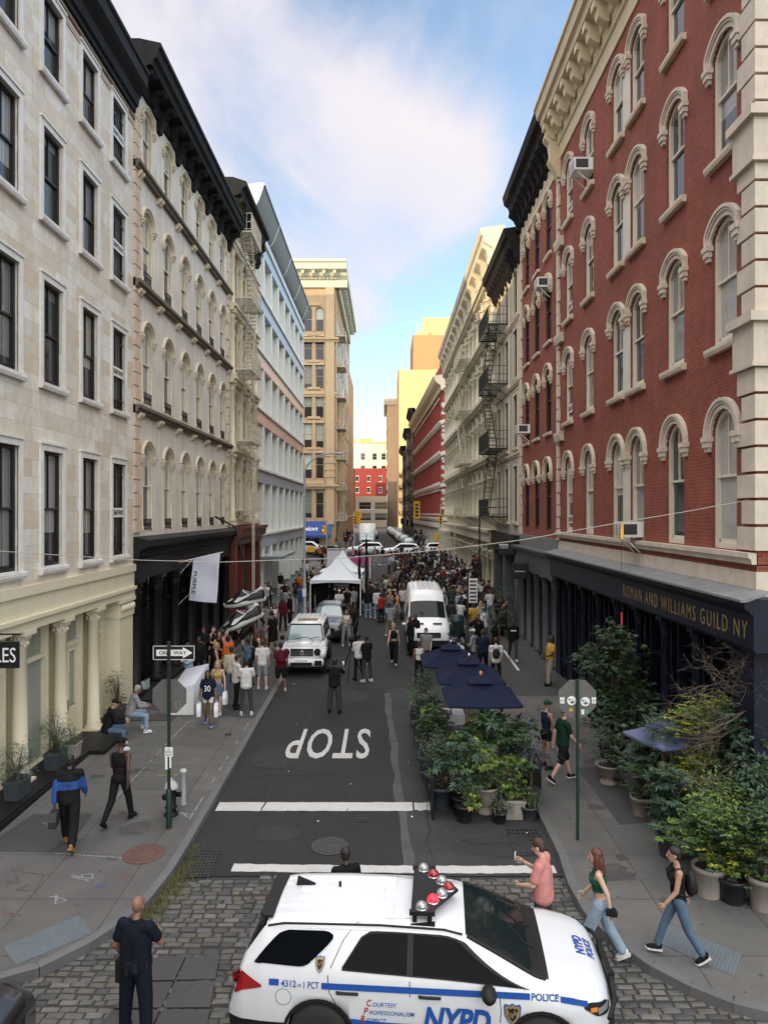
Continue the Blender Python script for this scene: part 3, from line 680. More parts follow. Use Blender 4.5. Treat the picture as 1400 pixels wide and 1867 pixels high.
def arch_hood(band_, out_, ped, mt, drop_=0.0, keyst=True):
    """moulded arch hood with console ends"""
    def f(w, h, rise):
        mb = MB()
        zs = h - rise
        def off(t):
            if rise <= 0: return [(w/2+t, h+t),(-w/2-t, h+t)]
            Rr = ((w/2)**2+rise**2)/(2*rise); cz = h-Rr; a0 = math.asin(min(1,(w/2)/Rr)); R2 = Rr+t; n=14
            p = [(R2*math.sin(a0-2*a0*i/n), cz+R2*math.cos(a0-2*a0*i/n)) for i in range(n+1)]
            return [(p[0][0], zs-drop_)] + p + [(p[-1][0], zs-drop_)] if drop_ else p
        a, b, c, d = off(0.0), off(band_*.45), off(band_*.7), off(band_)
        ring(mb, b, a, -out_*.45, .02, closed=False); ring(mb, c, b, -out_*.75, .02, closed=False); ring(mb, d, c, -out_, .02, closed=False)
        if ped:
            x0 = a[0][0]; x1 = d[0][0]; zb = a[0][1]
            for s_ in (-1,1):
                p, q = sorted((s_*(x0-.02), s_*(x1+.05)))
                mb.box(p,q,-out_*1.25,.02,zb-ped*.32,zb+.005); mb.box(p+.03,q-.03,-out_*1.05,.02,zb-ped*.7,zb-ped*.32); mb.box(p+.06,q-.06,-out_*.7,.02,zb-ped,zb-ped*.7)
        return mb.mesh('hood', mt)
    return f
def flat_trim(side, top, out_, mt):
    def f(w, h, rise):
        mb = MB(); ring(mb, [(-w/2-side,0),(w/2+side,0),(w/2+side,h+top),(-w/2-side,h+top)], [(-w/2,0),(w/2,0),(w/2,h),(-w/2,h)], -out_, .02)
        mb.box(-w/2-side-.02,w/2+side+.02,-out_-.03,.0,h+top,h+top+.06)
        return mb.mesh('surround', mt)
    return f
def quoins(B, u0, z0, z1, mt, wide=.55, narrow=.38, h=.42, out=.05, gap=.02, flip=1, side_face=False):
    mb = MB(); z = z0; k = 0
    while z+h <= z1+.01:
        w = wide if k%2 == 0 else narrow
        x0, x1 = sorted((u0, u0+flip*w)); yb = .02
        if side_face: x0 -= out if flip > 0 else 0; x1 += out if flip < 0 else 0; yb = (narrow if k%2 == 0 else wide)
        mb.box(x0,x1,-out,yb,z+gap,z+h-gap); z += h; k += 1
    return B.part('quoins', mb, mt)
def column(mb, x, y, z0, z1, r, m=0, cap=.42, sq=True, n=14):
    mb.box(x-r*1.45,x+r*1.45,y-r*1.45,y+r*1.45,z0,z0+.10,m)
    mb.lathe([(r*1.4,z0+.10),(r*1.42,z0+.16),(r*1.15,z0+.2),(r*1.25,z0+.25),(r*1.02,z0+.30),(r*.86,z1-cap),(r*.98,z1-cap+.02),(r*.88,z1-cap+.05),(r*1.02,z1-cap*.62),(r*1.3,z1-.12)], n, (x,y), m)
    for j in range(8):
        a = 2*PI*j/8
        for zz, rr_, s_ in ((z1-cap*.78, r*.98, r*.24),(z1-cap*.42, r*1.14, r*.26)):
            mb.ell((x+rr_*math.cos(a+(zz>z1-.3)*.4), y+rr_*math.sin(a+(zz>z1-.3)*.4), zz), (s_,s_,s_*1.3), 5, 4, m)
    mb.box(x-r*1.5,x+r*1.5,y-r*1.5,y+r*1.5,z1-.12,z1,m)
# ------------------------------------------------------------------ left side of the street
# --- white marble house on the corner
B = Bld('marble_building', 'white marble building with black sash windows above cream columns, nearest on the left', 'L', 13.6, 24.3, XL, 21.6, 30)
W1 = [16.15, 18.4, 20.7, 22.95]; FL1 = [(5.72,2.95),(10.38,2.58),(14.55,2.28),(18.25,2.0)]
B.ops = [(B.u(y), z, 1.08, h, 0) for y in W1 for z,h in FL1]
B.wall(M['marble'], z0=5.35, depth=.17)
for i, y in enumerate(W1):
    for j, (z,h) in enumerate(FL1):
        f = win(B, B.u(y), z, ('b1',j), 1.08, h, 0, M['frame_black'], M['pane_b1'], .17, (M['marble_trim'],.20,.13,.17), None, 1, .075, .5, flat_trim(.15,.16,.05,M['marble_trim']))
        if i == 3:
            mb = MB()
            for k in range(5): x = -.36+.18*k; mb.box(x-.014,x+.014,.02,.045,.04,h-.04)
            for zz in (.35,h*.48,h-.4): mb.box(-.5,.5,.018,.05,zz-.015,zz+.015)
            mb.build('bars', M['iron_black'], f)
            mb = MB(); mb.box(-.47,.47,.0,.015,h*.42,h*.42+.3); sg = mb.build('shaft_sign', M['white_paint'], f)
            text_on('lettering', 'SHAFTWAY', plane_mat((0,-.005,h*.42+.15),(1,0,0),(0,0,1)), M['frame_black'], sg, width=.82, height=.17)
B.cornice([(.0,20.75),(.10,20.75),(.10,20.9),(.18,20.95),(.22,21.25),(.42,21.45),(.50,21.55),(.50,21.95),(.56,22.0),(.56,22.12),(-.6,22.12),(-.6,20.75)], M['black_cornice'], label='black sheet metal cornice')
B.band(20.30,20.42,.06,M['stone_trim']); B.band(20.48,20.56,.08,M['brown_trim'])
mb = MB(); mb.box(0,B.W,-.10,.3,5.12,5.36); mb.box(0,B.W,-.04,.3,4.62,5.12); mb.box(0,B.W,-.13,.3,4.52,4.62); mb.box(0,B.W,-.06,.3,4.28,4.52)
B.part('entablature', mb, M['cream_paint'])
g0 = .63
mb = MB(); mb.box(0,B.W,.62,30,-.5,4.28); mb.box(0,.3,-.02,.62,-.5,4.28); B.part('wall', mb, M['cream_paint'])
colY = [17.15, 19.3, 21.45, 14.95]
cm = MB(); column(cm, 0, 0, 0, 3.72, .185); cme = cm.mesh('column', M['cream_paint'])
for y in colY: ob('column', cme, B.root, (B.u(y), .20, .56+.0*y))
mb = MB(); x = B.u(23.45); mb.box(x-.42,x+.75,-.02,.62,.4,3.75); mb.box(x-.48,x+.8,-.06,.62,.4,.8); mb.box(x-.46,x+.78,-.06,.62,3.68,3.86); mb.box(x-.50,x+.82,-.10,.62,4.16,4.28)
for k in range(5):
    mb.ell((x-.28+k*.24,-.06,3.98),(.10,.07,.13),7,5)
mb.box(x-.40,x+.74,-.03,.62,3.86,4.16); B.part('pilaster', mb, M['cream_paint'])
for i, (ya, yb, door) in enumerate(((13.9,14.7,0),(15.2,16.9,0),(17.4,19.05,0),(19.55,21.2,1),(21.7,22.75,0))):
    u0, u1 = B.u(ya), B.u(yb); mb = MB()
    ring(mb, [(u0,.5),(u1,.5),(u1,4.2),(u0,4.2)], [(u0+.1,.62),(u1-.1,.62),(u1-.1,4.1),(u0+.1,4.1)], .40, .62)
    mb.box(u0+.1,u1-.1,.44,.6,3.28,3.40)
    if door:
        um = (u0+u1)/2
        for a, b in ((u0+.1,um-.01),(um+.01,u1-.1)): ring(mb, [(a,.62),(b,.62),(b,3.28),(a,3.28)], [(a+.14,1.5),(b-.14,1.5),(b-.14,3.1),(a+.14,3.1)], .50, .58); mb.box(a,b,.52,.56,.62,1.5)
    s_ = B.part('door' if door else 'shop_window', mb, M['cream_paint'])
    mb = MB(); mb.box(u0+.1,u1-.1,.565,.58,.62,4.1); B.part('pane', mb, M['pane_green'], s_)
    if door:
        mb = MB(); mb.box(um-.06,um-.03,.44,.50,1.45,1.75); mb.box(u0+.11,u0+.14,.46,.5,1.2,1.9); B.part('handle', mb, M['frame_black'], s_)
mb = MB(); mb.box(-.2,B.W,-.55,.62,-.3,.55); mb.box(-.2,B.W,-.50,.62,.55,.60); B.part('base_step', mb, M['black_paint'])
mb = MB(); mb.box(B.u(19.4),B.u(21.1),-.95,-.5,-.3,.62); mb.box(B.u(19.55),B.u(20.95),-1.28,-.95,-.3,.50+.0); B.part('stoop', mb, M['black_paint'])
B.roof(21.5)
# --- arched limestone house
B = Bld('arched_building', 'weathered limestone building with arched windows and heavy black bracketed cornice', 'L', 24.3, 39.2, XL, 22.4, 34)
W2 = [25.75, 28.15, 30.5, 32.85, 35.2, 37.55]; FL2 = [(6.45,3.1),(10.98,2.85),(15.32,2.6),(19.45,2.1)]
B.ops = [(B.u(y), z, 1.12, h, .42) for y in W2 for z,h in FL2]
B.wall(M['stone'], z0=6.0, depth=.17)
def colonnette(w,h,rise):
    mb = MB()
    mb.lathe([(.07,.02),(.07,.16),(.045,.2),(.042,h-rise-.18),(.06,h-rise-.14),(.045,h-rise-.1),(.075,h-rise+.02)], 8, (0,.035))
    return mb.mesh('colonnette', M['stone_trim'])
for y in W2:
    for j, (z,h) in enumerate(FL2):
        f = win(B, B.u(y), z, ('b2',j), 1.12, h, .42, M['frame_cream'], M['pane_sky'], .17, None, arch_hood(.16,.10,.26,M['stone_trim']), 1, .10, .52, colonnette)
        if j < 3:
            key = ('guard',)
            if key not in WC:
                mb = MB(); mb.box(-.42,.42,-.02,.0,.40,.43); mb.box(-.42,.42,-.02,.0,.05,.08)
                for k in range(11): x = -.40+.08*k; mb.box(x-.007,x+.007,-.017,-.003,.05,.42)
                for k in range(5): mb.ell((-.32+.16*k,-.01,.24),(.05,.012,.08),7,4)
                WC[key] = mb.mesh('window_guard', M['iron_black'])
            ob('window_guard', WC[key], f)
for z in (10.72, 15.02, 19.1):
    b = B.band(z-.16,z+.10,.24,M['brown_trim'],name='string_course')
    key = ('crb',)
    if key not in WC:
        mb = MB()
        for s_ in (-.12,.12): mb.prism_x([(.02,-.02),(-.20,-.02),(-.20,-.10),(-.06,-.26),(.02,-.26)], s_-.06, s_+.06)
        WC[key] = mb.mesh('corbel', M['stone_trim'])
    for y in [(a+c)/2 for a,c in zip(W2,W2[1:])] + [24.75, 38.75]: ob('corbel', WC[key], b, (B.u(y),0,z-.14))
quoins(B, 0, 6.4, 21.2, M['peach_trim'], .62,.46,.46,.07); quoins(B, B.W, 6.4, 21.2, M['stone_trim'], .62,.46,.46,.07,flip=-1)
us = [B.u(24.3+.35+i*(14.2/12)) for i in range(13)]
B.cornice([(.0,21.85),(.10,21.85),(.12,21.95),(.16,22.3),(.62,22.42),(.68,22.6),(.80,22.68),(.86,22.95),(.94,23.0),(.94,23.14),(.2,23.3),(-.5,23.3),(-.5,21.85)], M['black_cornice'], brackets=(us,[(.14,22.34),(.62,22.34),(.66,22.25),(.60,22.18),(.40,22.14),(.30,22.05),(.34,21.98),(.22,21.88),(.02,21.86)],.36), label='black bracketed cornice')
for q in range(7):
    mb = MB(); x = B.u(24.5+q*2.4); mb.prism_x([(.02,21.87),(-.24,21.87),(-.27,21.75),(-.18,21.6),(-.13,21.42),(.02,21.38)], x-.16, x+.16); B.part('bracket', mb, M['black_cornice'])
mb = MB()
mb.prism_x([(.3,5.35),(-.06,5.35),(-.08,5.5),(-.20,5.58),(-.22,5.8),(-.46,5.92),(-.52,6.05),(-.52,6.16),(-.1,6.28),(.3,6.28)], 0, B.W); mb.box(0,B.W,-.10,.3,4.78,5.35)
i = .2
while i < B.W: mb.box(i,i+.1,-.30,-.1,5.60,5.74); i += .22
sf = B.part('shopfront', mb, M['black_paint'])
text_on('lettering', 'PURPLE', plane_mat((B.u(29.6),-.112,5.08),(1,0,0),(0,0,1)), M['gold'], sf, width=.85, height=.17)
mb = MB(); mb.box(0,B.W,.9,30,-.5,4.8); B.part('wall', mb, M['black_paint'])
cm = MB(); column(cm, 0,0,0,4.0,.2,cap=.6); cme = cm.mesh('column', M['black_paint'])
for k in range(7): ob('column', cme, B.root, (.45+k*(B.W-.9)/6, .1, .8))
for k in range(6):
    u0 = .45+k*(B.W-.9)/6+.3; u1 = u0+(B.W-.9)/6-.6; mb = MB()
    ring(mb, [(u0,.8),(u1,.8),(u1,4.75),(u0,4.75)], [(u0+.08,1.25),(u1-.08,1.25),(u1-.08,4.66),(u0+.08,4.66)], .55, .9); mb.box(u0,u1,.6,.86,3.5,3.58)
    s_ = B.part('shop_window' if k not in (1,2) else 'door', mb, M['black_paint'])
    mb = MB(); mb.box(u0+.08,u1-.08,.80,.82,1.25,4.66); B.part('pane', mb, M['pane_shop'], s_)
lamp_m = mat('lit spot bulb', (1,.95,.85), .4, emit=(1,.92,.8,6))
mb = MB()
for zz in (1.9,2.6,3.3,4.0): mb.ell((.75,.5,zz),(.035,.035,.035),8,6)
B.part('spot_lamp', mb, lamp_m)
mb = MB(); mb.box(-.1,2.8,-.75,.62,-.3,.75); mb.box(2.8,B.W,-.4,.62,-.3,.80); B.part('base_step', mb, M['black_paint'])
mb = MB(); mb.prism_y([(B.u(29.0),.5),(B.u(38.6),.5),(B.u(38.6),1.85),(B.u(33.5),1.85),(B.u(29.0),1.25)], -1.55, -1.40)
rp = B.part('ramp_wall', mb, M['black_paint'])
mb = MB()
for y, dz in ((-1.5,.32),(-1.5,.62),(-2.0,-.25)):
    mb.tube([(B.u(28.8),y,1.25+dz),(B.u(33.5),y,1.85+dz),(B.u(38.6),y,1.85+dz)], .03, 6)
    for q in range(6): yy = 29+q*1.9; zz = np.interp(yy,[29,33.5,38.6],[1.25,1.85,1.85]); mb.tube([(B.u(yy),y,.6),(B.u(yy),y,zz+dz)], .02, 5)
B.part('handrail', mb, M['iron_black'], rp)
B.roof(22.5)
mb = MB(); mb.box(0,B.W,22,34,22,40); B.part('sun_block_wing', mb, M['brown_brick'])  # unseen tall block, added to shade the tan building from the sun
mb = MB(); mb.ell((B.u(38.0),.8,23.9),(.55,.5,.75),9,7); 
# --- narrow cream iron front with fire escape
B = Bld('iron_front_building', 'narrow cream cast iron building with cream fire escape and oxblood shopfront', 'L', 39.2, 47.0, XL, 25.0, 34)
W3 = [40.7, 43.1, 45.5]; FL3 = [(7.0,2.9),(11.0,2.9),(15.0,2.9),(19.0,2.9),(22.2,2.0)]
B.ops = [(B.u(y), z, 1.45, h, .6) for y in W3 for z,h in FL3]
B.wall(M['cream_iron'], z0=6.3, depth=.24)
for y in W3:
    for j, (z,h) in enumerate(FL3): win(B, B.u(y), z, ('b3',h), 1.45, h, .6, M['frame_cream'], M['pane_rb'], .24, (M['cream_iron'],.1,.12,.14), arch_hood(.18,.14,.3,M['cream_iron']), 1, .08, .5, colonnette)
for z in (6.3, 10.4, 14.4, 18.4, 21.9): B.band(z-.1,z+.3,.38,M['cream_iron'],name='string_course')
cm = MB(); column(cm,0,0,0,3.7,.16,cap=.5); cme = cm.mesh('column', M['cream_iron'])
for z in (6.65,10.72,14.72,18.2): 
    for y in (39.6,41.9,44.3,46.6): ob('column', cme, B.root, (B.u(y),-.08,z))
us = [B.u(39.6+i*1.22) for i in range(7)]
B.cornice([(0,23.9),(.12,23.9),(.16,24.5),(.62,24.7),(.72,25.0),(.95,25.1),(.95,25.35),(.2,25.6),(-.5,25.6),(-.5,23.9)], M['black_cornice'], brackets=(us,[(.1,24.65),(.66,24.65),(.7,24.4),(.44,24.2),(.34,23.9),(.4,23.6),(.2,23.2),(.02,23.2)],.34), label='dark grey bracketed cornice')
mb = MB(); mb.box(-.04,.55,-.35,.4,-.3,5.4); mb.box(B.W-.55,B.W,-.35,.4,-.3,5.4); mb.prism_x([(.3,5.3),(-.40,5.3),(-.46,5.6),(-.7,5.75),(-.74,6.1),(-.86,6.2),(-.86,6.32),(.3,6.35)], -.08, B.W); mb.box(2.4,2.7,-.3,.3,-.3,5.3); mb.box(5,5.3,-.3,.3,-.3,5.3)
B.part('shopfront', mb, M['red_iron'])
mb = MB(); mb.box(0,B.W,.3,30,-.5,6.3); B.part('wall', mb, M['pane_shop'])
fire_escape(B, B.u(39.9), B.u(43.0), [7.3,11.2,15.2,19.2,22.9], M['iron_cream'], 1.1, drop=(B.u(40.3),2.6,10.0), label='cream wrought iron fire escape')
B.roof(25.0)
b = MB(); rb = random.Random(2)
for i in range(420):
    p = Vector((rb.gauss(0,.30),rb.gauss(0,.30),abs(rb.gauss(0,.42)))); a = rb.uniform(0,6)
    s_ = .09; d = Vector((math.cos(a),math.sin(a),rb.uniform(-.6,.6)))*s_; e = Vector((-math.sin(a),math.cos(a),rb.uniform(-.5,.5)))*s_*.6
    b.add([p-d,p+e,p+d,p-e],[(0,1,2,3)])
sh = thing('roof_shrub', (XL+.3,38.9,23.25), 'small green shrub growing on the roof edge behind the black cornice', 'shrub')
b.build('foliage', mat('roof shrub leaves', (0.05,0.08,0.025), .7), sh)
b = MB(); b.tube([(0,0,-.1),(0,0,.5)], .03); b.build('stem', M['brown_trim'], sh)
# --- white modern building with curved visor
B = Bld('white_building', 'white metal office building with deep fins and a curved grey roof visor', 'L', 47.0, 74.5, XL, 26.6, 40)
fl = [5.7, 10.2, 14.25, 18.2, 22.2, 26.2]
mb = MB(); mb.box(0,B.W,1.1,40,-.5,26.5); B.part('wall', mb, M['white_metal'])
bm_ = [M['grey_metal'],M['grey_metal'],M['reflection_band'],M['reflection_band'],M['glass_band'],M['glass_band']]
for z, mt in zip(fl, bm_):
    mb = MB(); mb.prism_x([(1.0,z-1.0),(-.02,z-1.0),(-.02,z-.16),(1.0,z-.16)],0,B.W); mb2 = MB(); mb2.box(-.02,B.W+.02,-.16,1.0,z-.155,z); c = B.part('spandrel', mb, mt); B.part('ledge', mb2, M['white_metal'], c)
nb = 8; bw = B.W/nb
fm = MB(); fm.box(-.16,.16,-.02,1.0,0,3.0); fme = fm.mesh('fin', M['white_metal'])
fm = MB(); fm.box(-.05,.05,.30,1.0,0,3.0); fm2 = fm.mesh('mullion', M['white_metal'])
pm = MB(); pm.box(-bw/2,bw/2,.80,.82,0,3.0); pme = pm.mesh('pane', M['pane_sky'])
pm = MB(); pm.box(-bw/2,bw/2,.62,.70,0,.95); 
gme = pm.mesh('balustrade', mat('frosted glass balustrade', (.50,.58,.56), .25))
for j in range(5):
    z = fl[j]+.0; h = fl[j+1]-1.0-z
    for k in range(nb+1):
        o = ob('fin', fme, B.root, (min(max(k*bw,.16),B.W-.16),0,z)); o.scale[2] = h/3
        if k < nb:
            c = ob('window', pme, B.root, ((k+.5)*bw,0,z)); c.scale[2] = h/3
            for q in (-.17,.17): ob('mullion', fm2, c, (q*bw,0,0))
for k in range(nb+1): o = ob('fin', fme, B.root, (min(max(k*bw,.16),B.W-.16),0,.6)); o.scale[2] = 4.1/3
pm = MB(); pm.box(0,B.W,.62,.66,.6,4.7); B.part('shop_window', pm, M['pane_green'])
pm = MB(); pm.box(0,B.W,-.1,1.1,-.3,1.0); B.part('base_step', pm, M['white_metal'])
pm = MB(); pm.box(2.0,9.5,-1.5,.3,4.05,4.12)
for k in range(7): pm.box(2.2+k*1.1,2.3+k*1.1,-1.5,.3,3.86,4.05)
B.part('canopy', pm, mat('glass canopy', (.45,.52,.52), .2))
mb = MB(); pr = []
for i in range(9): a = i/8; pr.append((-(0.02+.72*a**1.0), 26.75+1.5*(a**1.6)))
pr += [(-.80,28.25),(-.80,28.4),(-.5,28.45),(.3,28.3),(.3,26.75)]
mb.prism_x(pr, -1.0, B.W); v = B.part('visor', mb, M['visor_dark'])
for k in range(5): mb = MB(); x = -1.0+(B.W+1.0)*(k/4.3+.0); mb.prism_x([(y-.012,z-.006) for y,z in pr], x-.07 if k else -1.05, x+.07); B.part('joint', mb, M['white_metal'], v)
mb = MB(); mb.prism_x([(.3,26.2),(-.05,26.2),(-.12,26.3),(-.12,26.6),(.3,26.75)], 0, B.W); B.part('gutter', mb, M['glass_band'])
B.roof(28.2)
mb = MB(); mb.box(0,B.W,28,40,26,46); B.part('sun_block_wing', mb, M['brown_brick'])  # another hidden block, added to keep low sun off the tan front
# --- tan terracotta loft across the side street
TX = -7.2
B = Bld('terracotta_building', 'tall tan terracotta building with pale green cornice and blue awning', 'F', 102, 0, TX-26, 41.5, 40, X1=TX)
Wd = B.W
cols = [Wd-3.07-6.1*k for k in range(4)]
FT = [(6.3,4.2,0),(12.0,4.0,0),(16.4,4.0,0),(20.7,3.9,0),(24.9,3.6,0),(29.0,3.4,0),(33.1,3.5,.9)]
ft = []
for (z,h,r) in FT:
    for c in cols:
        for s_ in (-1,1): ft.append((c+s_*.84, z, 1.15, h, r*.6))
B.ops = ft
B.wall(M['tan_stone'], z0=5.4, depth=.35)
for (u,z,w,h,r) in ft: simple_win(B,u,z,('tan',h,r),w,h,r,M['tan_trim'],M['pane_blind'],.35,.08)
for c in cols:
    mb = MB()
    for (z,h,r) in FT:
        if z > 7: mb.box(c-1.55,c+1.55,-.12,.05,z-.75,z-.35); mb.box(c-.9,c+.9,-.2,.02,z+h+.15,z+h+.5); mb.box(c-.14,c+.14,-.1,.3,z,z+h)
    B.part('spandrel', mb, M['tan_trim'])
for z, o in ((11.0,.6),(32.0,.5),(24.2,.25)): B.band(z-.5,z+.15,o,M['tan_trim'],u1=Wd+o,name='string_course')
mb = MB()
for k in range(5):
    x = Wd-.75-6.1*k; mb.box(x-.62,x+.62,-.28,.1,5.4,40)
    for q in range(4): mb.box(x-.72,x+.72,-.36,.1,12.2+q*1.0,12.7+q*1.0)
B.part('pilaster', mb, M['tan_trim'])
Bq = B
mb = MB(); z0 = 5.4
def flankwin(): pass
us = [Wd+1.4-.3+1.2*0 for _ in ()]
mb.box(Wd-.05,Wd+.08,.0,1.2,5.4,40); B.part('corner_pier', mb, M['tan_trim'])
key = 'tanflank'; fmb = MB(); fmb.box(-.02,.10,-.75,.75,-.3,3.8); fmb.box(-.02,.13,-.85,.85,-.42,-.28); fm_ = fmb.mesh('window', M['tan_trim']); pmb = MB(); pmb.box(.10,.11,-.62,.62,-.1,3.6); pm_ = pmb.mesh('pane', M['pane_blind'])
for (z,h,r) in FT:
    for q in range(8): f = ob('window', fm_, B.root, (Wd, 3.0+q*4.2, z)); ob('pane', pm_, f)
B.cornice([(0,39.3),(.3,39.3),(.4,39.8),(.3,40.3),(.9,40.8),(1.0,41.2),(1.7,41.5),(1.8,42.3),(2.0,42.5),(2.0,42.8),(-1,42.9),(-1,39.3)], M['pale_green'], u1=Wd+1.7, brackets=([.5+i*1.5 for i in range(18)],[(.3,41.4),(1.5,41.4),(1.5,41.0),(1.1,40.7),(.3,40.6)],.4))
mb = MB(); mb.box(Wd-.1,Wd+1.6,0.3,34,41.5,42.82)
for q in range(22): mb.box(Wd,Wd+1.3,.6+q*1.5,1.0+q*1.5,40.7,41.5)
mb.box(Wd-.1,Wd+.5,.3,34,39.3,40.9); B.part('cornice', mb, M['pale_green'])
mb = MB()
i = .2
while i < Wd+.2: mb.box(i,i+.28,-.62,-.2,40.42,40.78); i += .56
B.part('dentil_course', mb, M['pale_green'])
mb = MB(); mb.box(0,Wd-8.2,.8,40,-1,5.4); mb.box(Wd-2.3,Wd,0,40,-1,5.4); mb.box(Wd-8.2,Wd-2.3,2.5,40,-1,5.4); mb.box(0,Wd-9,0,.8,-1,5.4); B.part('wall', mb, M['tan_stone'])
mb = MB(); mb.box(Wd-8.0,Wd-6.6,1.6,1.7,2.0,5.4); mb.box(Wd-6.2,Wd-4.3,1.6,1.7,2.0,5.4); mb.box(Wd-3.9,Wd-2.4,1.6,1.7,2.0,5.4); B.part('shop_window', mb, M['pane_shop'])
mb = MB(); mb.prism_x([(0,5.9),(-1.5,3.9),(-1.5,3.55),(-1.46,3.55),(-1.46,3.86),(.0,5.8)], Wd-9.5, Wd-.6); aw = B.part('awning', mb, mat('royal blue awning', (.02,.055,.24), .7))
sl = math.hypot(1.5,2.0)
text_on('lettering', 'Champion', plane_mat((Wd-4.9,-.88,4.78),(1,0,0),(0,1.5,2.0)), M['white_paint'], aw, width=4.9, height=1.05, shear=.3, bold=.012)
fe = MB()
for z in (6,10.5,15,19.5,24,28.5,33): fe.tube([(Wd,3.5,z-.8),(Wd+1.2,3.5,z)], .04, 5)
fe = B.part('fire_escape', fe, M['iron_cream'], label='cream fire escape on the street side')
for k, z in enumerate((6,10.5,15,19.5,24,28.5,33)):
    mb = MB(); mb.box(Wd,Wd+1.3,2.0,6.5,z-.1,z); B.part('platform', mb, M['iron_cream'], fe)
    mb = MB()
    for zz in (z+1,z+.5): mb.tube([(Wd,2,zz),(Wd+1.3,2,zz),(Wd+1.3,6.5,zz)], .03, 4)
    for q in range(10): mb.box(Wd+1.28,Wd+1.32,2+q*.5-.02,2+q*.5+.02,z,z+1)
    for q in range(6): mb.box(Wd+q*.26-.02,Wd+q*.26+.02,1.98,2.02,z,z+1)
    B.part('railing', mb, M['iron_cream'], fe)
    if k < 6:
        mb = MB()
        for q in (0,.6): mb.tube([(Wd+.4+q,2.6,z),(Wd+.4+q,6.0,z+4.5)], .04, 4)
        for q in range(1,16): mb.box(Wd+.4,Wd+1.0,2.6+3.4*q/16-.1,2.6+3.4*q/16+.1,z+4.5*q/16-.02,z+4.5*q/16+.02)
        B.part('stair', mb, M['iron_cream'], fe)
B.roof(41.8)
# --- beyond it on the left
def block(name, label, X0, X1, Y0, Y1, z1, mt, wins, front=True, side='F', frame=M['frame_white'], trim=None, cat='building', cornice=None, key=None, depth=None, pane=None):
    """plain distant building: front faces the viewer; wins = (list of u, list of z, w, h)"""
    B = Bld(name, label, 'F', Y0, 0, X0, z1, Y1-Y0, cat, X1=X1)
    us, zs, w, h = wins; B.ops = [(u,z,w,h,0) for u in us for z in zs]
    B.wall(mt, depth=.2)
    for (u,z,w,h,r) in B.ops: simple_win(B,u,z,key or (name,w,h),w,h,0,frame,pane or M['pane_dark'],.2,.09,trim)
    B.roof(z1-.05)
    if cornice: B.cornice([(-.3,z1-.9),(.15,z1-.9),(.2,z1-.4),(.55,z1-.2),(.6,z1+.1),(-.3,z1+.15)], cornice)
    return B
block('brick_building', 'sunlit orange brick building with a narrow front showing beyond the tan loft', -18, -7.9, 143, 175, 38, M['orange_wall'], ([8.9],[8,12,16,20,24,28,32],1.1,2.0))
block('tenement_building', 'dark brown tenement with pale window frames at the left end of the street', -21, -10.7, 232, 250, 22.0, M['brown_brick'], ([1.4,3.2,5.0,6.8,9.1],[5,8.6,12.2,15.8,18.6],1.1,1.9), trim=M['white_stone'], cornice=M['brown_brick'])
block('apartment_building', 'bright red apartment building with white windows closing the street', -13.5, .45, 264, 285, 23.6, M['red_paint_brick'], ([3.0,7.2,11.6],[14.6,18.8],1.2,1.8), trim=M['white_stone'])
block('shop_building', 'low sand coloured building with wide dark windows in front of the red apartment building', -10.6, .4, 252, 260, 13.0, M['sand_concrete'], ([3.3,8.9],[4.4,8.3],4.4,2.6))
B = block('penthouse_building', 'white stepped apartment building with roof terraces behind the red building', -22, .5, 300, 330, 36.5, M['white_brick'], ([12.5,17.4,21.2],[24.2,29.4],1.9,2.8))
mb = MB(); rr = random.Random(4)
mb.box(2,9,3,9,36.4,38.6); mb.box(11,16,4,10,36.4,39.0); mb.box(0,26,-.1,.1,36.3,37.1); mb.box(22.2,23.8,2,4,36,42); B.part('penthouse', mb, M['yellow_wall'])
# ------------------------------------------------------------------ right side of the street
# --- red brick corner building
B = Bld('red_brick_building', 'large red brick corner building with white arched hoods and navy shopfront', 'R', 13.45, 28.9, XR, 22.6, 34)
WR = [27.25, 24.55, 21.55, 19.85, 17.25, 14.75]; FR = [(6.36,2.9,.5),(10.60,2.62,.28),(14.52,2.52,.28),(18.30,2.3,.28)]
B.ops = [(B.u(y), z, 1.06, h, (.53 if j == 0 else r)) for y in WR for j,(z,h,r) in enumerate(FR)]
B.wall(M['brick'], z0=6.1, depth=.16)
for i, y in enumerate(WR):
    for j, (z,h,r) in enumerate(FR):
        rise = .53 if j == 0 else r
        f = win(B, B.u(y), z, ('rb1',j), 1.06, h, rise, M['frame_cream'], M['pane_rb'], .16, (M['stone_trim'],.13,.14,.16) if j else None,
            arch_hood(.23,.11,.32,M['sandstone_quoin'],drop_=(.0 if j == 0 else .12)), 1, .10, .52)
        if i == 0 and j < 4:
            mb = MB(); mb.box(-.36,.36,.07,.085,.35,.65); sg = mb.build('shaft_sign', M['white_paint'], f)
            text_on('lettering', 'SHAFT', plane_mat((0,.066,.50),(1,0,0),(0,0,1)), M['frame_black'], sg, width=.64, height=.2)
for j, (z,h,r) in enumerate(FR):
    mb = MB(); u0 = B.u(21.55)+.54; u1 = B.u(19.85)-.54; mb.box(u0,u1,-.01,.3,z,z+h*.72); B.part('pier', mb, M['white_stone'])
B.band(6.12,6.34,.16,M['sandstone_quoin'],name='string_course')
mb = MB(); mb.box(0,B.W+.02,-.02,34,5.5,5.98); B.part('stone_course', mb, M['sandstone_quoin'])
mb = MB(); mb.box(0,B.W,-.0,34,5.98,6.12); B.part('wall', mb, M['brick'])
us = [B.u(28.6-i*.98) for i in range(16)]
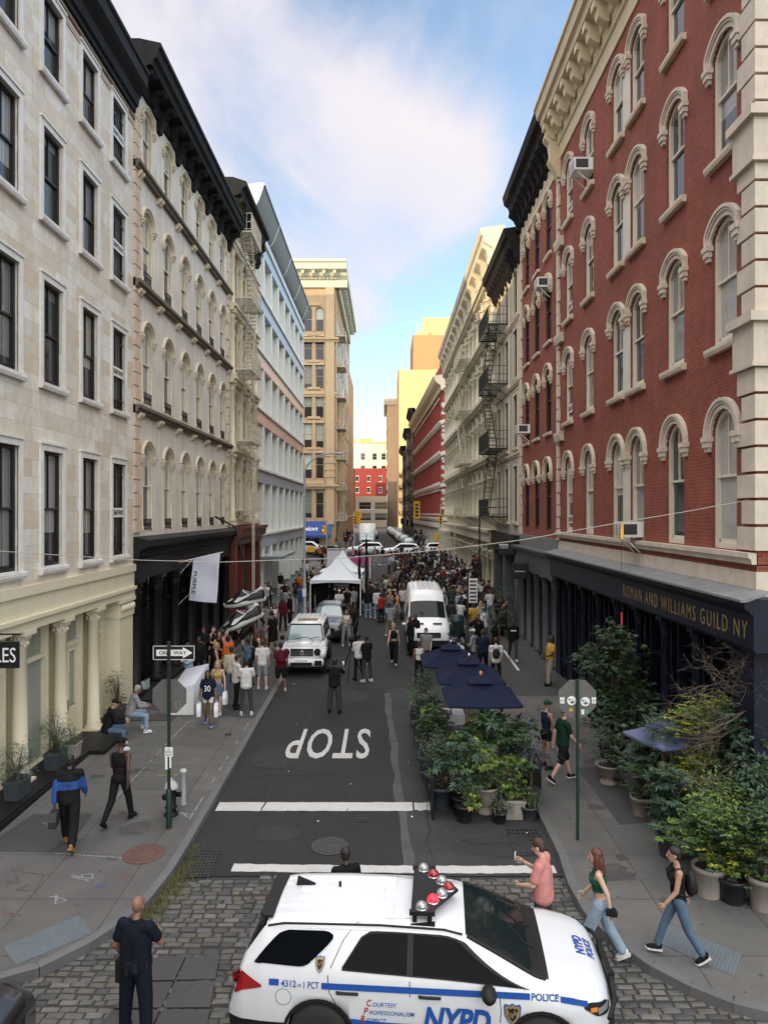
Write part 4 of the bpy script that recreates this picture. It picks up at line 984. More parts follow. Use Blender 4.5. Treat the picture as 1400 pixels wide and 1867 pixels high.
B.cornice([(0,21.25),(.05,21.25),(.07,21.75),(.14,21.8),(.16,22.15),(.24,22.2),(.28,22.62),(.72,22.72),(.76,22.95),(.88,23.0),(.95,23.3),(1.02,23.34),(1.02,23.46),(-.5,23.6),(-.5,21.25)], M['cream_cornice'], u1=B.W+1.0,
   brackets=(us,[(.2,22.68),(.70,22.68),(.70,22.44),(.60,22.40),(.56,22.16),(.36,22.02),(.22,22.0)],.34), label='cream bracketed cornice')
mb = MB(); mb.prism_x([(.02,22.3),(-.62,22.3),(-.66,22.1),(-.46,21.9),(-.40,21.5),(-.48,21.2),(-.3,20.9),(-.12,20.55),(.02,20.5)], .0, .42); B.part('bracket', mb, M['cream_cornice'])
mb = MB(); mb.box(B.W+.0,B.W+.9,-.9,34,22.75,23.44); B.part('cornice', mb, M['cream_cornice'])
quoins(B, B.W, 6.36, 21.2, M['sandstone_quoin'], .62,.44,.50,.07,flip=-1,side_face=True,gap=.028)
for z in (10.35, 14.2, 18.0):
    mb = MB(); mb.box(B.W-.75,B.W+.16,-.16,.75,z-.5,z-.42); mb.box(B.W-.78,B.W+.22,-.22,.78,z+.34,z+.52); mb.box(B.W-.70,B.W+.12,-.12,.7,z-.42,z+.34); B.part('pier_band', mb, M['sandstone_quoin'])
quoins(B, 0, 5.98, 21.0, M['sandstone_quoin'], .34,.26,.48,.09)
for z in (10.3, 14.2, 18.0): mb = MB(); mb.prism_x([(.02,z-.35),(-.14,z-.35),(-.20,z-.1),(-.20,z),(.02,z+.05)], -.05, .9); B.part('pier_band', mb, M['sandstone_quoin'])
mb = MB()
mb.prism_x([(.4,4.55),(-.30,4.55),(-.34,4.62),(-.34,5.22),(-.42,5.30),(-.50,5.36),(-.52,5.52),(.4,5.52)], 0, B.W+.55); mb.box(B.W+.0,B.W+.54,-.335,34,4.6,5.46)
sf = B.part('shopfront', mb, M['navy'])
mb = MB(); mb.prism_x([(.02,5.66),(-.06,5.64),(-.60,5.525),(-.60,5.56)][:3]+[(-.60,5.48),(-.5,5.48)], 0, B.W+.60); B.part('ledge', mb, M['slate_roof'], sf)
text_on('lettering', 'ROMAN AND WILLIAMS GUILD NY', plane_mat((B.u(16.55),-.346,4.93),(1,0,0),(0,0,1)), M['gold'], sf, width=6.85, height=.33, space=1.3, bold=-.006)
mb = MB(); mb.box(0,B.W,.9,34,-.5,4.6); mb.box(B.W-.6,B.W+.1,-.1,.9,-.3,4.6); B.part('wall', mb, M['navy'])
cm = MB(); column(cm,0,0,0,4.1,.12,cap=.5,n=10); cme = cm.mesh('column', M['navy'])
nB = 8
for k in range(nB+1): ob('column', cme, B.root, (.2+k*(B.W-.9)/nB,-.02,.44))
for k in range(nB):
    u0 = .2+k*(B.W-.9)/nB+.16; u1 = u0+(B.W-.9)/nB-.32; mb = MB()
    ring(mb, [(u0,.3),(u1,.3),(u1,4.5),(u0,4.5)], [(u0+.1,1.25),(u1-.1,1.25),(u1-.1,4.4),(u0+.1,4.4)], .2, .7); mb.box(u0,u1,.25,.6,3.3,3.4); mb.box(u0,u1,.25,.6,.3,1.3)
    mb.box((u0+u1)/2-.03,(u0+u1)/2+.03,.3,.6,1.3,4.4); mb.box(u0+.08,u1-.08,.0,.25,1.22,1.30)
    s_ = B.part('shop_window', mb, M['navy']); mb = MB(); mb.box(u0+.1,u1-.1,.58,.60,1.25,4.4); B.part('pane', mb, M['pane_shop'], s_)
for k in range(6):
    for j, (z,h,r) in enumerate(FR):
        f = ob('window', WC[('rb1',j)]['frame'], B.root, (B.W+.165,2.6+2.7*k,z), PI/2)
        for q in ('pane','hood'): ob(q, WC[('rb1',j)][q], f)
B.roof(22.6)
def ac_unit(B, Y, z, label, tilt=.0, out=.55, mt=None):
    t = thing('air_conditioner', (B.X-.0, Y, z), label, 'air conditioner', 'window air conditioners on the right facades', -PI/2)
    mb = MB(); w, h = .34, .21
    mb.box(-w,w,-out,.12,.03,.03+2*h); t2 = mb.build('casing', M['white_paint'], t)
    mb = MB()
    mb.box(-w+.05,w-.05,-out-.006,-out+.002,.08,2*h-.02); mb.box(-w-.004,-w+.002,-out+.06,-.12,.1,2*h-.03); mb.box(w-.002,w+.004,-out+.06,-.12,.1,2*h-.03); mb.build('grille', M['cast_iron'], t)
    mb = MB()
    for s_ in (-.25,.25): mb.tube([(s_,-out+.1,.03),(s_,.0,-.4)], .02, 5)
    for q in range(7): mb.box(-w+.05,w-.05,-out-.014,-out-.006,.10+q*.045,.115+q*.045)
    for q in (-.12,.12): mb.box(q-.012,q+.012,-out-.016,-out-.006,.08,2*h-.02)
    mb.build('bracket', M['white_paint'], t); return t
ac_unit(B, 24.55, 18.75, 'grey window air conditioner high under the cream cornice', out=.6)
ac_unit(B, 19.85, 6.40, 'white air conditioner in a second floor window right above the navy shopfront ledge')
# --- narrower red brick building
B2 = Bld('narrow_brick_building', 'narrow red brick building with dark windows and black bracketed cornice', 'R', 28.9, 36.8, XR, 22.6, 34)
W_ = [35.3, 33.0, 30.65]; FRb = [(6.34,2.95,.5),(10.55,2.75,.3),(14.45,2.7,.3),(18.2,2.5,.3)]
B2.ops = [(B2.u(y), z, 1.0, h, (.5 if j == 0 else r)) for y in W_ for j,(z,h,r) in enumerate(FRb)]
B2.wall(M['brick'], z0=6.0, depth=.15)
for y in W_:
    for j, (z,h,r) in enumerate(FRb): win(B2, B2.u(y), z, ('rb2',j), 1.0, h, (.5 if j == 0 else r), M['frame_black'], M['pane_dark'], .15, (M['stone_trim'],.14,.12,.14) if j else None, arch_hood(.24,.13,.34,M['stone_trim'],drop_=(0 if j == 0 else .1)), 1, .08)
us = [B2.u(36.5-i*.84) for i in range(10)]
B2.cornice([(0,21.6),(.08,21.6),(.1,22.1),(.6,22.5),(.7,22.8),(.9,22.95),(.98,23.35),(-.5,23.55),(-.5,21.6)], M['black_cornice'], brackets=(us,[(.05,22.5),(.66,22.55),(.7,22.3),(.45,22.1),(.3,21.8),(.34,21.6),(.05,21.4)],.34), label='black bracketed cornice')
B2.band(20.95,21.6,.08,M['stone_trim'],name='frieze')
quoins(B2, 0, 6.0, 21.0, M['stone_trim'], .36,.26,.5,.08)
mb = MB(); mb.box(0,B2.W,-.10,.3,5.45,6.02); B2.part('stone_course', mb, M['slate_roof'])
mb = MB(); mb.prism_x([(.4,4.35),(-.25,4.35),(-.3,5.2),(-.5,5.3),(-.55,5.45),(.4,5.5)], 0, B2.W); 
sfp = B2.part('shopfront', mb, M['grey_store'])
mb = MB(); mb.box(0,B2.W,.8,30,-.5,4.5); B2.part('wall', mb, M['grey_store'])
cm = MB(); column(cm,0,0,0,3.7,.17,cap=.5,n=10); cme = cm.mesh('column', M['grey_store'])
for k in range(5): ob('column', cme, B2.root, (.35+k*(B2.W-.7)/4,.0,.72))
for k in range(4):
    u0 = .35+k*(B2.W-.7)/4+.25; u1 = u0+(B2.W-.7)/4-.5; mb = MB()
    ring(mb, [(u0,.6),(u1,.6),(u1,4.4),(u0,4.4)], [(u0+.12,1.1),(u1-.12,1.1),(u1-.12,4.3),(u0+.12,4.3)], .3, .8); mb.box(u0,u1,.35,.7,3.3,3.42)
    s_ = B2.part('door' if k in (1,2) else 'shop_window', mb, M['grey_store']); mb = MB(); mb.box(u0+.12,u1-.12,.66,.68,1.1,4.3); B2.part('pane', mb, M['pane_dark'], s_)
B2.roof(22.6)
mb = MB(); mb.box(5.2,7.6,2,4,22,25.6); mb.box(5.6,5.9,2.4,2.7,25.6,26.0); B2.part('chimney', mb, M['brick_dark'])
ac_unit(B2, 34.9, 10.95, 'white air conditioner in the left window of the narrow brick building', out=.6)
ac_unit(B2, 30.65, 16.7, 'white air conditioner in an upper window beside the stone pier', out=.55)
# --- grey stone building with black fire escapes
B3 = Bld('fire_escape_building', 'grey stone building with black cornice and black fire escapes', 'R', 36.8, 45.0, XR, 20.9, 34)
W_ = [38.2, 40.9, 43.6]; FG = [(6.6,3.0),(10.6,2.8),(14.3,2.6),(17.7,2.3)]
B3.ops = [(B3.u(y), z, 1.1, h, 0) for y in W_ for z,h in FG]
B3.wall(M['grey_stone'], z0=5.9, depth=.16)
for y in W_:
    for j, (z,h) in enumerate(FG): win(B3, B3.u(y), z, ('rb3',j), 1.1, h, 0, M['frame_black'], M['pane_dark'], .16, (M['stone_trim'],.16,.15,.16), None, 1, .08, .5, flat_trim(.16,.2,.08,M['stone_trim']))
for z in (10.2,14.0,17.4): B3.band(z-.1,z+.1,.14,M['stone_trim'],name='string_course')
us = [B3.u(44.7-i*.78) for i in range(11)]
B3.cornice([(0,20.2),(.1,20.2),(.12,20.7),(.6,21.0),(.7,21.3),(.85,21.4),(.92,21.8),(-.5,22.0),(-.5,20.2)], M['black_cornice'], brackets=(us,[(.05,21.0),(.62,21.0),(.66,20.8),(.4,20.6),(.3,20.3),(.05,20.0)],.32), label='black bracketed cornice')
quoins(B3, B3.W, 6.0, 20.0, M['stone_trim'], .42,.3,.5,.07,flip=-1)
mb = MB(); mb.box(0,B3.W,-.35,.4,4.9,5.92); B3.part('shopfront', mb, M['black_paint'])
mb = MB(); mb.box(0,B3.W,.6,30,-.5,4.95); mb.box(B3.W-.9,B3.W,-.2,.6,-.3,4.9); mb.box(0,.6,-.2,.6,-.3,4.9); mb.box(3.6,4.2,-.2,.6,-.3,4.9); B3.part('wall', mb, M['grey_store'])
mb = MB(); mb.box(.6,3.6,.42,.44,1.4,4.7); mb.box(4.2,B3.W-.9,.42,.44,1.4,4.7); B3.part('shop_window', mb, M['pane_shop'])
fire_escape(B3, B3.u(44.8), B3.u(40.6), [6.9,10.8,14.5,17.9], M['iron_black'], 1.15, drop=(B3.u(44.2),3.4,7.0), label='black wrought iron fire escape')
B3.roof(20.8)
# --- cream cast iron palace
B4 = Bld('cast_iron_building', 'long pale cream cast iron building with rows of arched windows and columns', 'R', 45.0, 81.5, XR, 24.0, 34)
nb = 14; bw = (B4.W-.6)/nb
cen = [.3+bw*(k+.5) for k in range(nb)]
FC = [(6.9,3.2),(11.0,3.2),(15.1,3.1),(19.1,3.0)]
B4.ops = [(c, z, 1.55, h, .775) for c in cen for z,h in FC]
B4.wall(M['iron_cream2'], z0=5.9, depth=.42)
for c in cen:
    for j, (z,h) in enumerate(FC): win(B4, c, z, ('ci',h), 1.55, h, .775, M['iron_cream2'], M['pane_rb'], .42, None, arch_hood(.2,.22,0,M['iron_cream2']), 1, .12, .5)
for q, (z,h) in enumerate(FC):
    cm = MB(); column(cm,0,0,0,h-.72,.20,cap=.5,n=10); cme = cm.mesh('column', M['iron_cream2'])
    for k in range(nb+1): ob('column', cme, B4.root, (min(max(.3+bw*k,.3),B4.W-.3), -.12, z-.02))
    B4.band(z+h+.30,z+h+.66,.52,M['iron_cream2'],name='string_course'); B4.band(z-.28,z-.03,.34,M['iron_cream2'],name='balcony_band')
us = [.5+i*(B4.W-1)/13 for i in range(14)]
B4.cornice([(0,22.9),(.2,22.9),(.25,23.9),(.8,24.2),(.86,24.6),(.98,24.7),(1.06,25.1),(-.5,25.3),(-.5,22.9)], M['iron_cream2'], brackets=(us,[(.1,24.2),(.85,24.2),(.9,23.95),(.62,23.7),(.5,23.3),(.56,23.0),(.3,22.5),(.05,22.5)],.75), label='cream bracketed cornice')
mb = MB(); mb.box(0,B4.W,-.45,.4,5.2,6.0); mb.box(0,B4.W,-.6,.4,5.85,6.02); B4.part('shopfront', mb, M['iron_cream2'])
mb = MB(); mb.box(0,B4.W,1.2,30,-.5,5.3); mb.box(0,8.5,-.9,1.2,-.5,5.25); mb.box(-.02,8.6,-1.0,1.2,5.0,5.3); B4.part('wall', mb, M['iron_cream2'])
mb = MB()
for k in range(4):
    mb.box(.5+k*2.0,2.2+k*2.0,-.93,-.88,1.8,4.7)
bayw = B4.part('shop_window', mb, M['pane_rb'])
mb = MB()
for k in range(4):
    for q in range(3): mb.box(.5+k*2.0,2.2+k*2.0,-.95,-.91,2.6+q*.7,2.66+q*.7)
    for q in range(4): mb.box(.48+k*2.0+q*.56,.54+k*2.0+q*.56,-.95,-.91,1.8,4.7)
B4.part('glazing_bars', mb, M['iron_cream2'], bayw)
cm = MB(); column(cm,0,0,0,3.6,.24,cap=.6,n=10); cme = cm.mesh('column', M['iron_cream2'])
ga = MB()
for k in range(4, nb+1):
    ob('column', cme, B4.root, (min(.3+bw*k,B4.W-.3), -.1, 1.1))
    if k < nb:
        A = arch_pts(.3+bw*(k+.5), 5.15, 1.6, .8); 
        O = [(a+( .28 if a > .3+bw*(k+.5) else -.28)*0+(a-.3-bw*(k+.5))*.25, b+.12) for a,b in A]; ring(ga, O, A, -.25, .1, closed=False)
B4.part('arcade', ga, M['iron_cream2'])
mb = MB(); mb.box(8.8,B4.W,.6,.64,1.2,5.2); B4.part('shop_window', mb, M['pane_shop'])
mb = MB(); mb.box(0,B4.W,-1.1,1.0,-.3,1.45); B4.part('base_step', mb, M['iron_cream2'])
fire_escape(B4, B4.u(60.5), B4.u(55.0), [6.9,11.0,15.1,19.1], M['iron_cream'], 1.2, label='cream fire escape', drop=(B4.u(59.8),2.4,8.0))
B4.roof(24.6)
# --- red and white corner building beyond the side street
XF = 7.75
B5 = Bld('red_white_building', 'bright red corner building with white stone trim beyond the cream iron building', 'R', 97.5, 150, XF, 25.2, 30)
B5.root.rotation_euler[2] = -PI/2 + math.atan(.033); B5.root.location[0] = XF - .033*52.5
cols_ = [3+4.1*k for k in range(12)]
FB = [(7.0,3.2),(11.5,3.2),(15.9,3.1),(20.1,3.0)]
B5.ops = [(c+s_, z, 1.25, h, .3) for c in cols_ for s_ in (-.85,.85) for z,h in FB]
B5.wall(M['red_paint_brick'], z0=5.6, depth=.4)
for (u,z,w,h,r) in B5.ops: simple_win(B5,u,z,('rw',h),w,h,r,M['white_stone'],M['pane_dark'],.4,.10,M['white_stone'])
for z in (6.2,10.9,15.2,19.5): B5.band(z-.3,z+.25,.35,M['white_stone'],name='string_course',u1=B5.W+.3)
mb = MB()
for z in (7.6,8.8,10.0,12.0,13.2,14.4,16.4,17.6,18.8,20.6,21.8): mb.box(B5.W-1.2,B5.W+.06,-.06,1.2,z,z+.4)
B5.part('quoins', mb, M['white_stone'])
mb = MB()
for z in (6.3,11,15.3,19.6): mb.box(B5.W-.02,B5.W+.35,.0,30,z-.3,z+.25)
for z in (8.2,9.6,13,14,17.2,18.2,21.5): mb.box(B5.W-.02,B5.W+.04,.0,30,z,z+.4)
B5.part('string_course', mb, M['white_stone'])
B5.cornice([(0,23.8),(.3,23.8),(.35,24.4),(.9,24.8),(1.1,25.1),(1.3,25.7),(-.5,25.9),(-.5,23.8)], M['stone_trim'], u1=B5.W+1.0, label='stone cornice')
mb = MB(); mb.box(B5.W-.1,B5.W+1,.2,30,24.9,25.7); B5.part('cornice', mb, M['stone_trim']); mb = MB(); mb.box(B5.W-12,B5.W-.1,.2,1,25.8,28.2); mb.box(B5.W-.5,B5.W-.02,.2,28,25.8,28.2); B5.part('parapet', mb, M['red_paint_brick'])
mb = MB(); mb.box(0,B5.W,.5,30,-1,5.6)
for k in range(14): mb.box(k*B5.W/13.5-.3,k*B5.W/13.5+.3,-.1,.5,-1,5.6)
mb.box(0,B5.W,-.3,.5,5.0,5.7); B5.part('shopfront', mb, M['white_stone'])
mb = MB(); mb.box(.5,B5.W-.5,.35,.45,2.4,4.9); B5.part('shop_window', mb, M['pane_shop'])
B5.roof(25.6)
# --- dark tenements with fire escapes, stepping up the street
for k, (ya,yb,zt,lab) in enumerate(((150,165,29,'brownish grey tenement with fire escapes just beyond the red corner building'),(165,182,26.5,'pale sooty tenement with a pointed cornice in the row of tenements'),(182,200,24,'lowest dark tenement at the far end of the row'))):
    X = XF - .033*(ya-97)-.3
    T = Bld('tenement_building', lab, 'R', ya, yb, X, zt, 25, group='tenements beyond the red corner building')
    us = [1.6+2.6*q for q in range(int(T.W/2.6))]; zs = [6.5+3.5*q for q in range(int((zt-8)/3.5))]
    T.ops = [(u,z,1.1,2.1,0) for u in us for z in zs]; T.wall(M['tenement'] if k != 1 else M['grey_stone'], depth=.25)
    for (u,z,w,h,r) in T.ops: simple_win(T,u,z,('ten',),w,h,0,M['frame_white'],M['pane_dark'],.25,.08,M['stone_trim'])
    T.cornice([(0,zt-1),(.2,zt-1),(.9,zt-.2),(1,zt+.2),(-.5,zt+.3),(-.5,zt-1)], M['black_cornice'])
    fire_escape(T, 2.0, 6.5, zs, M['iron_black'], 1.0); fire_escape(T, T.W-6.5, T.W-2.0, zs, M['iron_black'], 1.0, stair_flip=True)
    mb = MB(); mb.box(0,T.W,-.5,.3,4.2,5.6); mb.box(1,T.W-1,-.1,.1,2.2,4.2); T.part('shopfront', mb, M['black_paint']); T.roof(zt)
# --- sunlit towers
B = block('yellow_tower', 'tall pale yellow blank-walled tower lit by the sun', 4.4, 30, 236, 262, 54.5, M['yellow_wall'], ([],[],1,1))
fm = MB(); fm.box(-.25,.02,-.9,.9,0,2.4); fme = fm.mesh('window', M['frame_white']); 
for q in range(5):
    for z in range(10): f = ob('window', fme, B.root, (0,3+q*4.8,10+z*4.2))
mb = MB(); mb.box(-.3,.02,0,26,0,54.5); B.part('painted_shade_side', mb, mat('brown with side shade painted in', (.25,.165,.11), .85))  # darker brown sheet: the shade on this side, put into its colour
B = block('ochre_tower', 'ochre orange tower block rising behind the yellow tower', 10.5, 34, 272, 300, 75, M['orange_wall'], ([],[],1,1))
mb = MB(); mb.box(-.2,.02,0,28,0,75); B.part('painted_shade_side', mb, M['brown_brick'])  # shade on this flank painted as a brown facing
mb = MB(); mb.box(4,22,3,20,75,82.5); mb.box(1.2,6,2,6,75,77); pt = B.part('penthouse', mb, M['yellow_wall'])
mb = MB(); mb.tube([(1.8,3,75),(1.8,3,79)], .35); mb.ell((1.8,3,79.4),(.6,.6,.7)); mb.box(3.0,3.8,2,3,76.9,78.0); B.part('water_tank', mb, M['white_paint'], pt)
B = block('slim_building', 'slim tan building with a dark cornice left of the yellow tower', 0.6, 4.3, 262, 300, 48.5, mat('tan stone with shade in its tone', (.30,.225,.15), .85, noise=(.3,.15)), ([],[],1,1))  # stone tone lowered to stand for shade on this building
mb = MB(); mb.prism_x([(0,46.6),(-.5,46.8),(-1.2,48.2),(-1.3,49.0),(0,49.2)], -1.2, 3.7); mb.box(-1.3,.02,0,38,47.6,49.2); B.part('cornice', mb, M['grey_stone'])
mb = MB()
for z in range(9): mb.box(-.25,.02,0,38,6+z*4.6,6.5+z*4.6)
B.part('band', mb, M['tan_trim'])
# --- unseen block added behind the viewer to keep low sun off the crossing
block('sun_blocker', 'unseen tall block added behind the viewer on the left to hold off the sun', -46, -9, -26, -4, 34, M['brown_brick'], ([],[],1,1))
# ------------------------------------------------------------------ vehicles
M['car_white'] = mat('white car paint', (0.62,0.64,0.66), 0.35, coat=0.6, noise=(1.5,0.04))
M['car_black'] = mat('black car paint', (0.010,0.010,0.012), 0.3, coat=0.8)
M['car_blue'] = mat('dark blue car paint', (0.018,0.022,0.035), 0.3, coat=0.8)
M['car_grey'] = mat('grey car paint', (0.07,0.08,0.09), 0.35, coat=0.6)
M['car_silver'] = mat('silver car paint', (0.42,0.43,0.45), 0.35, metal=0.3, coat=0.5)
M['plastic'] = mat('black plastic trim', (0.014,0.014,0.015), 0.55, noise=(20,0.2), spec=.25)
M['tyre'] = mat('tyre rubber', (0.016,0.016,0.016), 0.85)
M['glass_car'] = mat('tinted car glass', (0.003,0.004,0.005), 0.06, ior=1.14)
M['glass_wind'] = mat('windscreen glass', (0.010,0.016,0.016), 0.05, ior=1.33)
M['glass_sky_tint'] = mat('windscreen with sky reflection in its colour', (0.17,0.25,0.27), 0.05, ior=1.9)  # pale cyan base colour stands in for the reflected sky
M['chrome'] = mat('bright metal', (0.55,0.55,0.56), 0.2, metal=0.9)
M['lamp_red'] = mat('red lamp lens', (0.26,0.010,0.012), 0.15, coat=0.5)
M['lamp_clear'] = mat('clear lamp lens', (0.36,0.38,0.39), 0.15, metal=0.5)
M['lamp_amber'] = mat('amber lamp lens', (0.6,0.2,0.02), 0.2)
M['decal_blue'] = mat('blue livery vinyl', (0.012,0.075,0.33), 0.4)
M['decal_red'] = mat('red livery vinyl', (0.42,0.02,0.03), 0.4)
class Car:
    """lofted body: keys (x, zc, ze, ye, zs, ys, ym); x forward, right side is -y"""
    def __init__(s, keys, zb=.30, n=90, zl=.55):
        k = np.array(sorted(keys)); s.k = k; s.zb = zb; s.zl = zl; s.n = n; s.x0, s.x1 = k[0,0], k[-1,0]
    def P(s, x):
        a = [0]*6
        for w, d in ((.25,-.035),(.5,0),(.25,.035)):
            for i in range(6): a[i] += w*np.interp(x+d, s.k[:,0], s.k[:,i+1])
        return a
    def sec(s, x):
        zc, ze, ye, zs, ys, ym = s.P(x); zb = s.zb if zs > s.zb+.25 else zs-.25
        return [(0,zb),(ym*.80,zb),(ym*.95,zb+.05),(ym,max(zb+.1,s.zl)),(ym*1.0,max(zb+.15,(s.zl+zs)/2+.04)),(ys,zs),(ye,ze),(ye*.93,ze+(zc-ze)*.42),(ye*.6,zc-(zc-ze)*.16),(0,zc)]
    def at(s, x, r):
        q = s.sec(x); i = min(int(r),8); f = r-i; return (q[i][0]*(1-f)+q[i+1][0]*f, q[i][1]*(1-f)+q[i+1][1]*f)
    def side(s, x, z):
        q = s.sec(x)
        for i in range(2,8):
            if q[i][1] <= z <= q[i+1][1] + 1e-6: f = (z-q[i][1])/max(1e-6,q[i+1][1]-q[i][1]); return q[i][0]*(1-f)+q[i+1][0]*f
        return q[3][0]
    def body(s, arches=(), ra=.42):
        xs = list(np.linspace(s.x0, s.x1, s.n)); mb = MB(); vs = []; m = 19
        for x in xs:
            q = s.sec(x); vs += [(x,-y,z) for y,z in q[:-1]] + [(x,0,q[-1][1])] + [(x,y,z) for y,z in q[-2:0:-1]]
        m = len(vs)//len(xs)
        fs = [(i*m+j,(i+1)*m+j,(i+1)*m+(j+1)%m,i*m+(j+1)%m) for i in range(len(xs)-1) for j in range(m)]
        fs += [tuple(range(m)), tuple(range((len(xs)-1)*m, len(xs)*m))[::-1]]
        mb.add(vs, fs, 0, True); me = mb.mesh('body', [M['plastic']])
        bm = bmesh.new(); bm.from_mesh(me); bmesh.ops.recalc_face_normals(bm, faces=bm.faces); bm.to_mesh(me); bm.free()
        if arches:
            o = bpy.data.objects.new('body', me); COL.objects.link(o); cut = MB()
            for ax in arches:
                for sy in (-1,1): 
                    n = 28; y0, y1 = sorted((sy*.62, sy*1.3))
                    cut.add([(ax+ra*math.cos(2*PI*j/n), y0, ra*.9+ra*math.sin(2*PI*j/n)) for j in range(n)]+[(ax+ra*math.cos(2*PI*j/n), y1, ra*.9+ra*math.sin(2*PI*j/n)) for j in range(n)],
                        [(j,(j+1)%n,n+(j+1)%n,n+j) for j in range(n)]+[tuple(range(n))[::-1], tuple(range(n,2*n))])
            cm = cut.mesh('cut', [M['plastic']]); bm = bmesh.new(); bm.from_mesh(cm); bmesh.ops.recalc_face_normals(bm, faces=bm.faces); bm.to_mesh(cm); bm.free()
            c = bpy.data.objects.new('cut', cm); COL.objects.link(c); md = o.modifiers.new('b','BOOLEAN'); md.object = c; md.operation = 'DIFFERENCE'; md.solver = 'EXACT'
            dg = _dg(); dg.update(); me2 = bpy.data.meshes.new_from_object(o.evaluated_get(dg)); bpy.data.objects.remove(o); bpy.data.objects.remove(c); me = me2; me.name = 'body'
        return me
    def paint(s, me, paint, trim=M['plastic'], zt=.0, shade=True):
        me.materials.clear(); me.materials.append(paint); me.materials.append(trim)
        for p in me.polygons:
            c = p.center; q = s.sec(c.x); inside = abs(p.normal.y) < .3 and abs(c.y) < .66 and c.z < .75 and abs(c.x) < s.x1*.93
            yb = s.side(c.x, c.z)
            p.material_index = 1 if (c.z < zt or abs(c.y) < yb*.85 and c.z < .85 and c.x < s.x1-.35 and c.x > s.x0+.35) else 0
            p.use_smooth = shade
        return me
    def strip(s, mb, pts, off=.006, sides=(-1,1), m=0, seg=6):
        """pts: list of (x, zlo, zhi) on the flank"""
        for sy in sides:
            rows = []
            for (x,a,b) in pts:
                rows.append([(x, sy*(s.side(x,a+(b-a)*j/seg)+off), a+(b-a)*j/seg) for j in range(seg+1)])
            for r0, r1 in zip(rows, rows[1:]):
                for j in range(seg): mb.add([r0[j],r1[j],r1[j+1],r0[j+1]], [(0,1,2,3)], m, True)
    def glassside(s, mb, pts, off=.008, sides=(-1,1), m=0):
        """pts: (x, lo, hi) as fractions between belt (0) and roof rail (1)"""
        for sy in sides:
            rows = []
            for (x,a,b) in pts:
                row = []
                for j in range(4): y, z = s.at(x, 5+a+(b-a)*j/3); row.append((x, sy*(y+off), z+off*.4))
                rows.append(row)
            for r0, r1 in zip(rows, rows[1:]):
                for j in range(3): mb.add([r0[j],r1[j],r1[j+1],r0[j+1]], [(0,1,2,3)], m, True)
    def top(s, mb, xs, r0=6.1, off=.01, m=0, nx=None):
        """patch over the top between rows r0..9..r0 (screen, roof, rear glass); r0 may depend on x"""
        rows = []
        for x in xs:
            ra = r0(x) if callable(r0) else r0; row = []
            for j in range(13):
                t_ = -1 + 2*j/12; r = 9-(9-ra)*abs(t_); y, z = s.at(x, r); row.append((x, (-1 if t_ < 0 else 1)*y, z+off))
            rows.append(row)
        for a, b in zip(rows, rows[1:]):
            for j in range(12): mb.add([a[j],b[j],b[j+1],a[j+1]], [(0,1,2,3)], m, True)
    def line(s, mb, pts, w=.006, off=.003, sides=(-1,1), m=0):
        for sy in sides:
            P_ = [(x, sy*(s.side(x,z)+off), z) for x,z in pts]
            for (a,b),(c,d) in zip(zip(P_,pts), zip(P_[1:],pts[1:])):
                d2 = Vector((d[0]-b[0], d[1]-b[1])); d2.normalize(); nx_, nz_ = -d2.y*w, d2.x*w
                mb.add([(a[0]-nx_,a[1],a[2]-nz_),(c[0]-nx_,c[1],c[2]-nz_),(c[0]+nx_,c[1],c[2]+nz_),(a[0]+nx_,a[1],a[2]+nz_)], [(0,1,2,3)], m)
def wheel(root, x, y, r, w=.24, rim=M['chrome'], me=[{}]):
    key = (r,w,rim.name)
    if key not in me[0]:
        mb = MB(); mb.lathe([(r*.60,-w/2),(r*.93,-w/2),(r,-w*.35),(r,w*.35),(r*.93,w/2),(r*.60,w/2)], 22); mb.xf(Matrix.Rotation(PI/2,4,'X')); t = mb.mesh('tyre', M['tyre'])
        mb = MB(); mb.lathe([(r*.62,-w*.42),(r*.62,-w*.2),(.0,-w*.25)], 22); mb.lathe([(0,w*.25),(r*.62,w*.2),(r*.62,w*.42)], 22)
        for k in range(7):
            a = 2*PI*k/7
            for sg in (-1,1): mb.box(.04,r*.6,-.022,.022,sg*w*.33-.01,sg*w*.33+.01) if k == 0 else None
            n0 = len(mb.v)
            for sg in (-1,1): mb.box(.03,r*.6,-.025,.025,sg*w*.36-.012,sg*w*.36+.012)
            mb.xf(Matrix.Rotation(a,4,'Z'), n0)
        mb.xf(Matrix.Rotation(PI/2,4,'X')); ri = mb.mesh('rim', rim); me[0][key] = (t,ri)
    t, ri = me[0][key]; o = ob('wheel', t, root, (x,y,r)); ob('rim', ri, o); return o
def place(root, x, y, heading):           # heading: rotation of +x about z; the body follows the street's grade
    root.location = (x, y, zg(y)+.004); root.rotation_euler = (0, 0, heading)
    if abs(math.sin(heading)) > .7:
        root.rotation_euler = (0, -math.atan(.019)*(1 if math.sin(heading) > 0 else -1) if y < 105 else 0, heading)
    elif y < 80: root.rotation_euler = (math.atan(.019)*(1 if math.cos(heading) > 0 else -1), 0, heading)
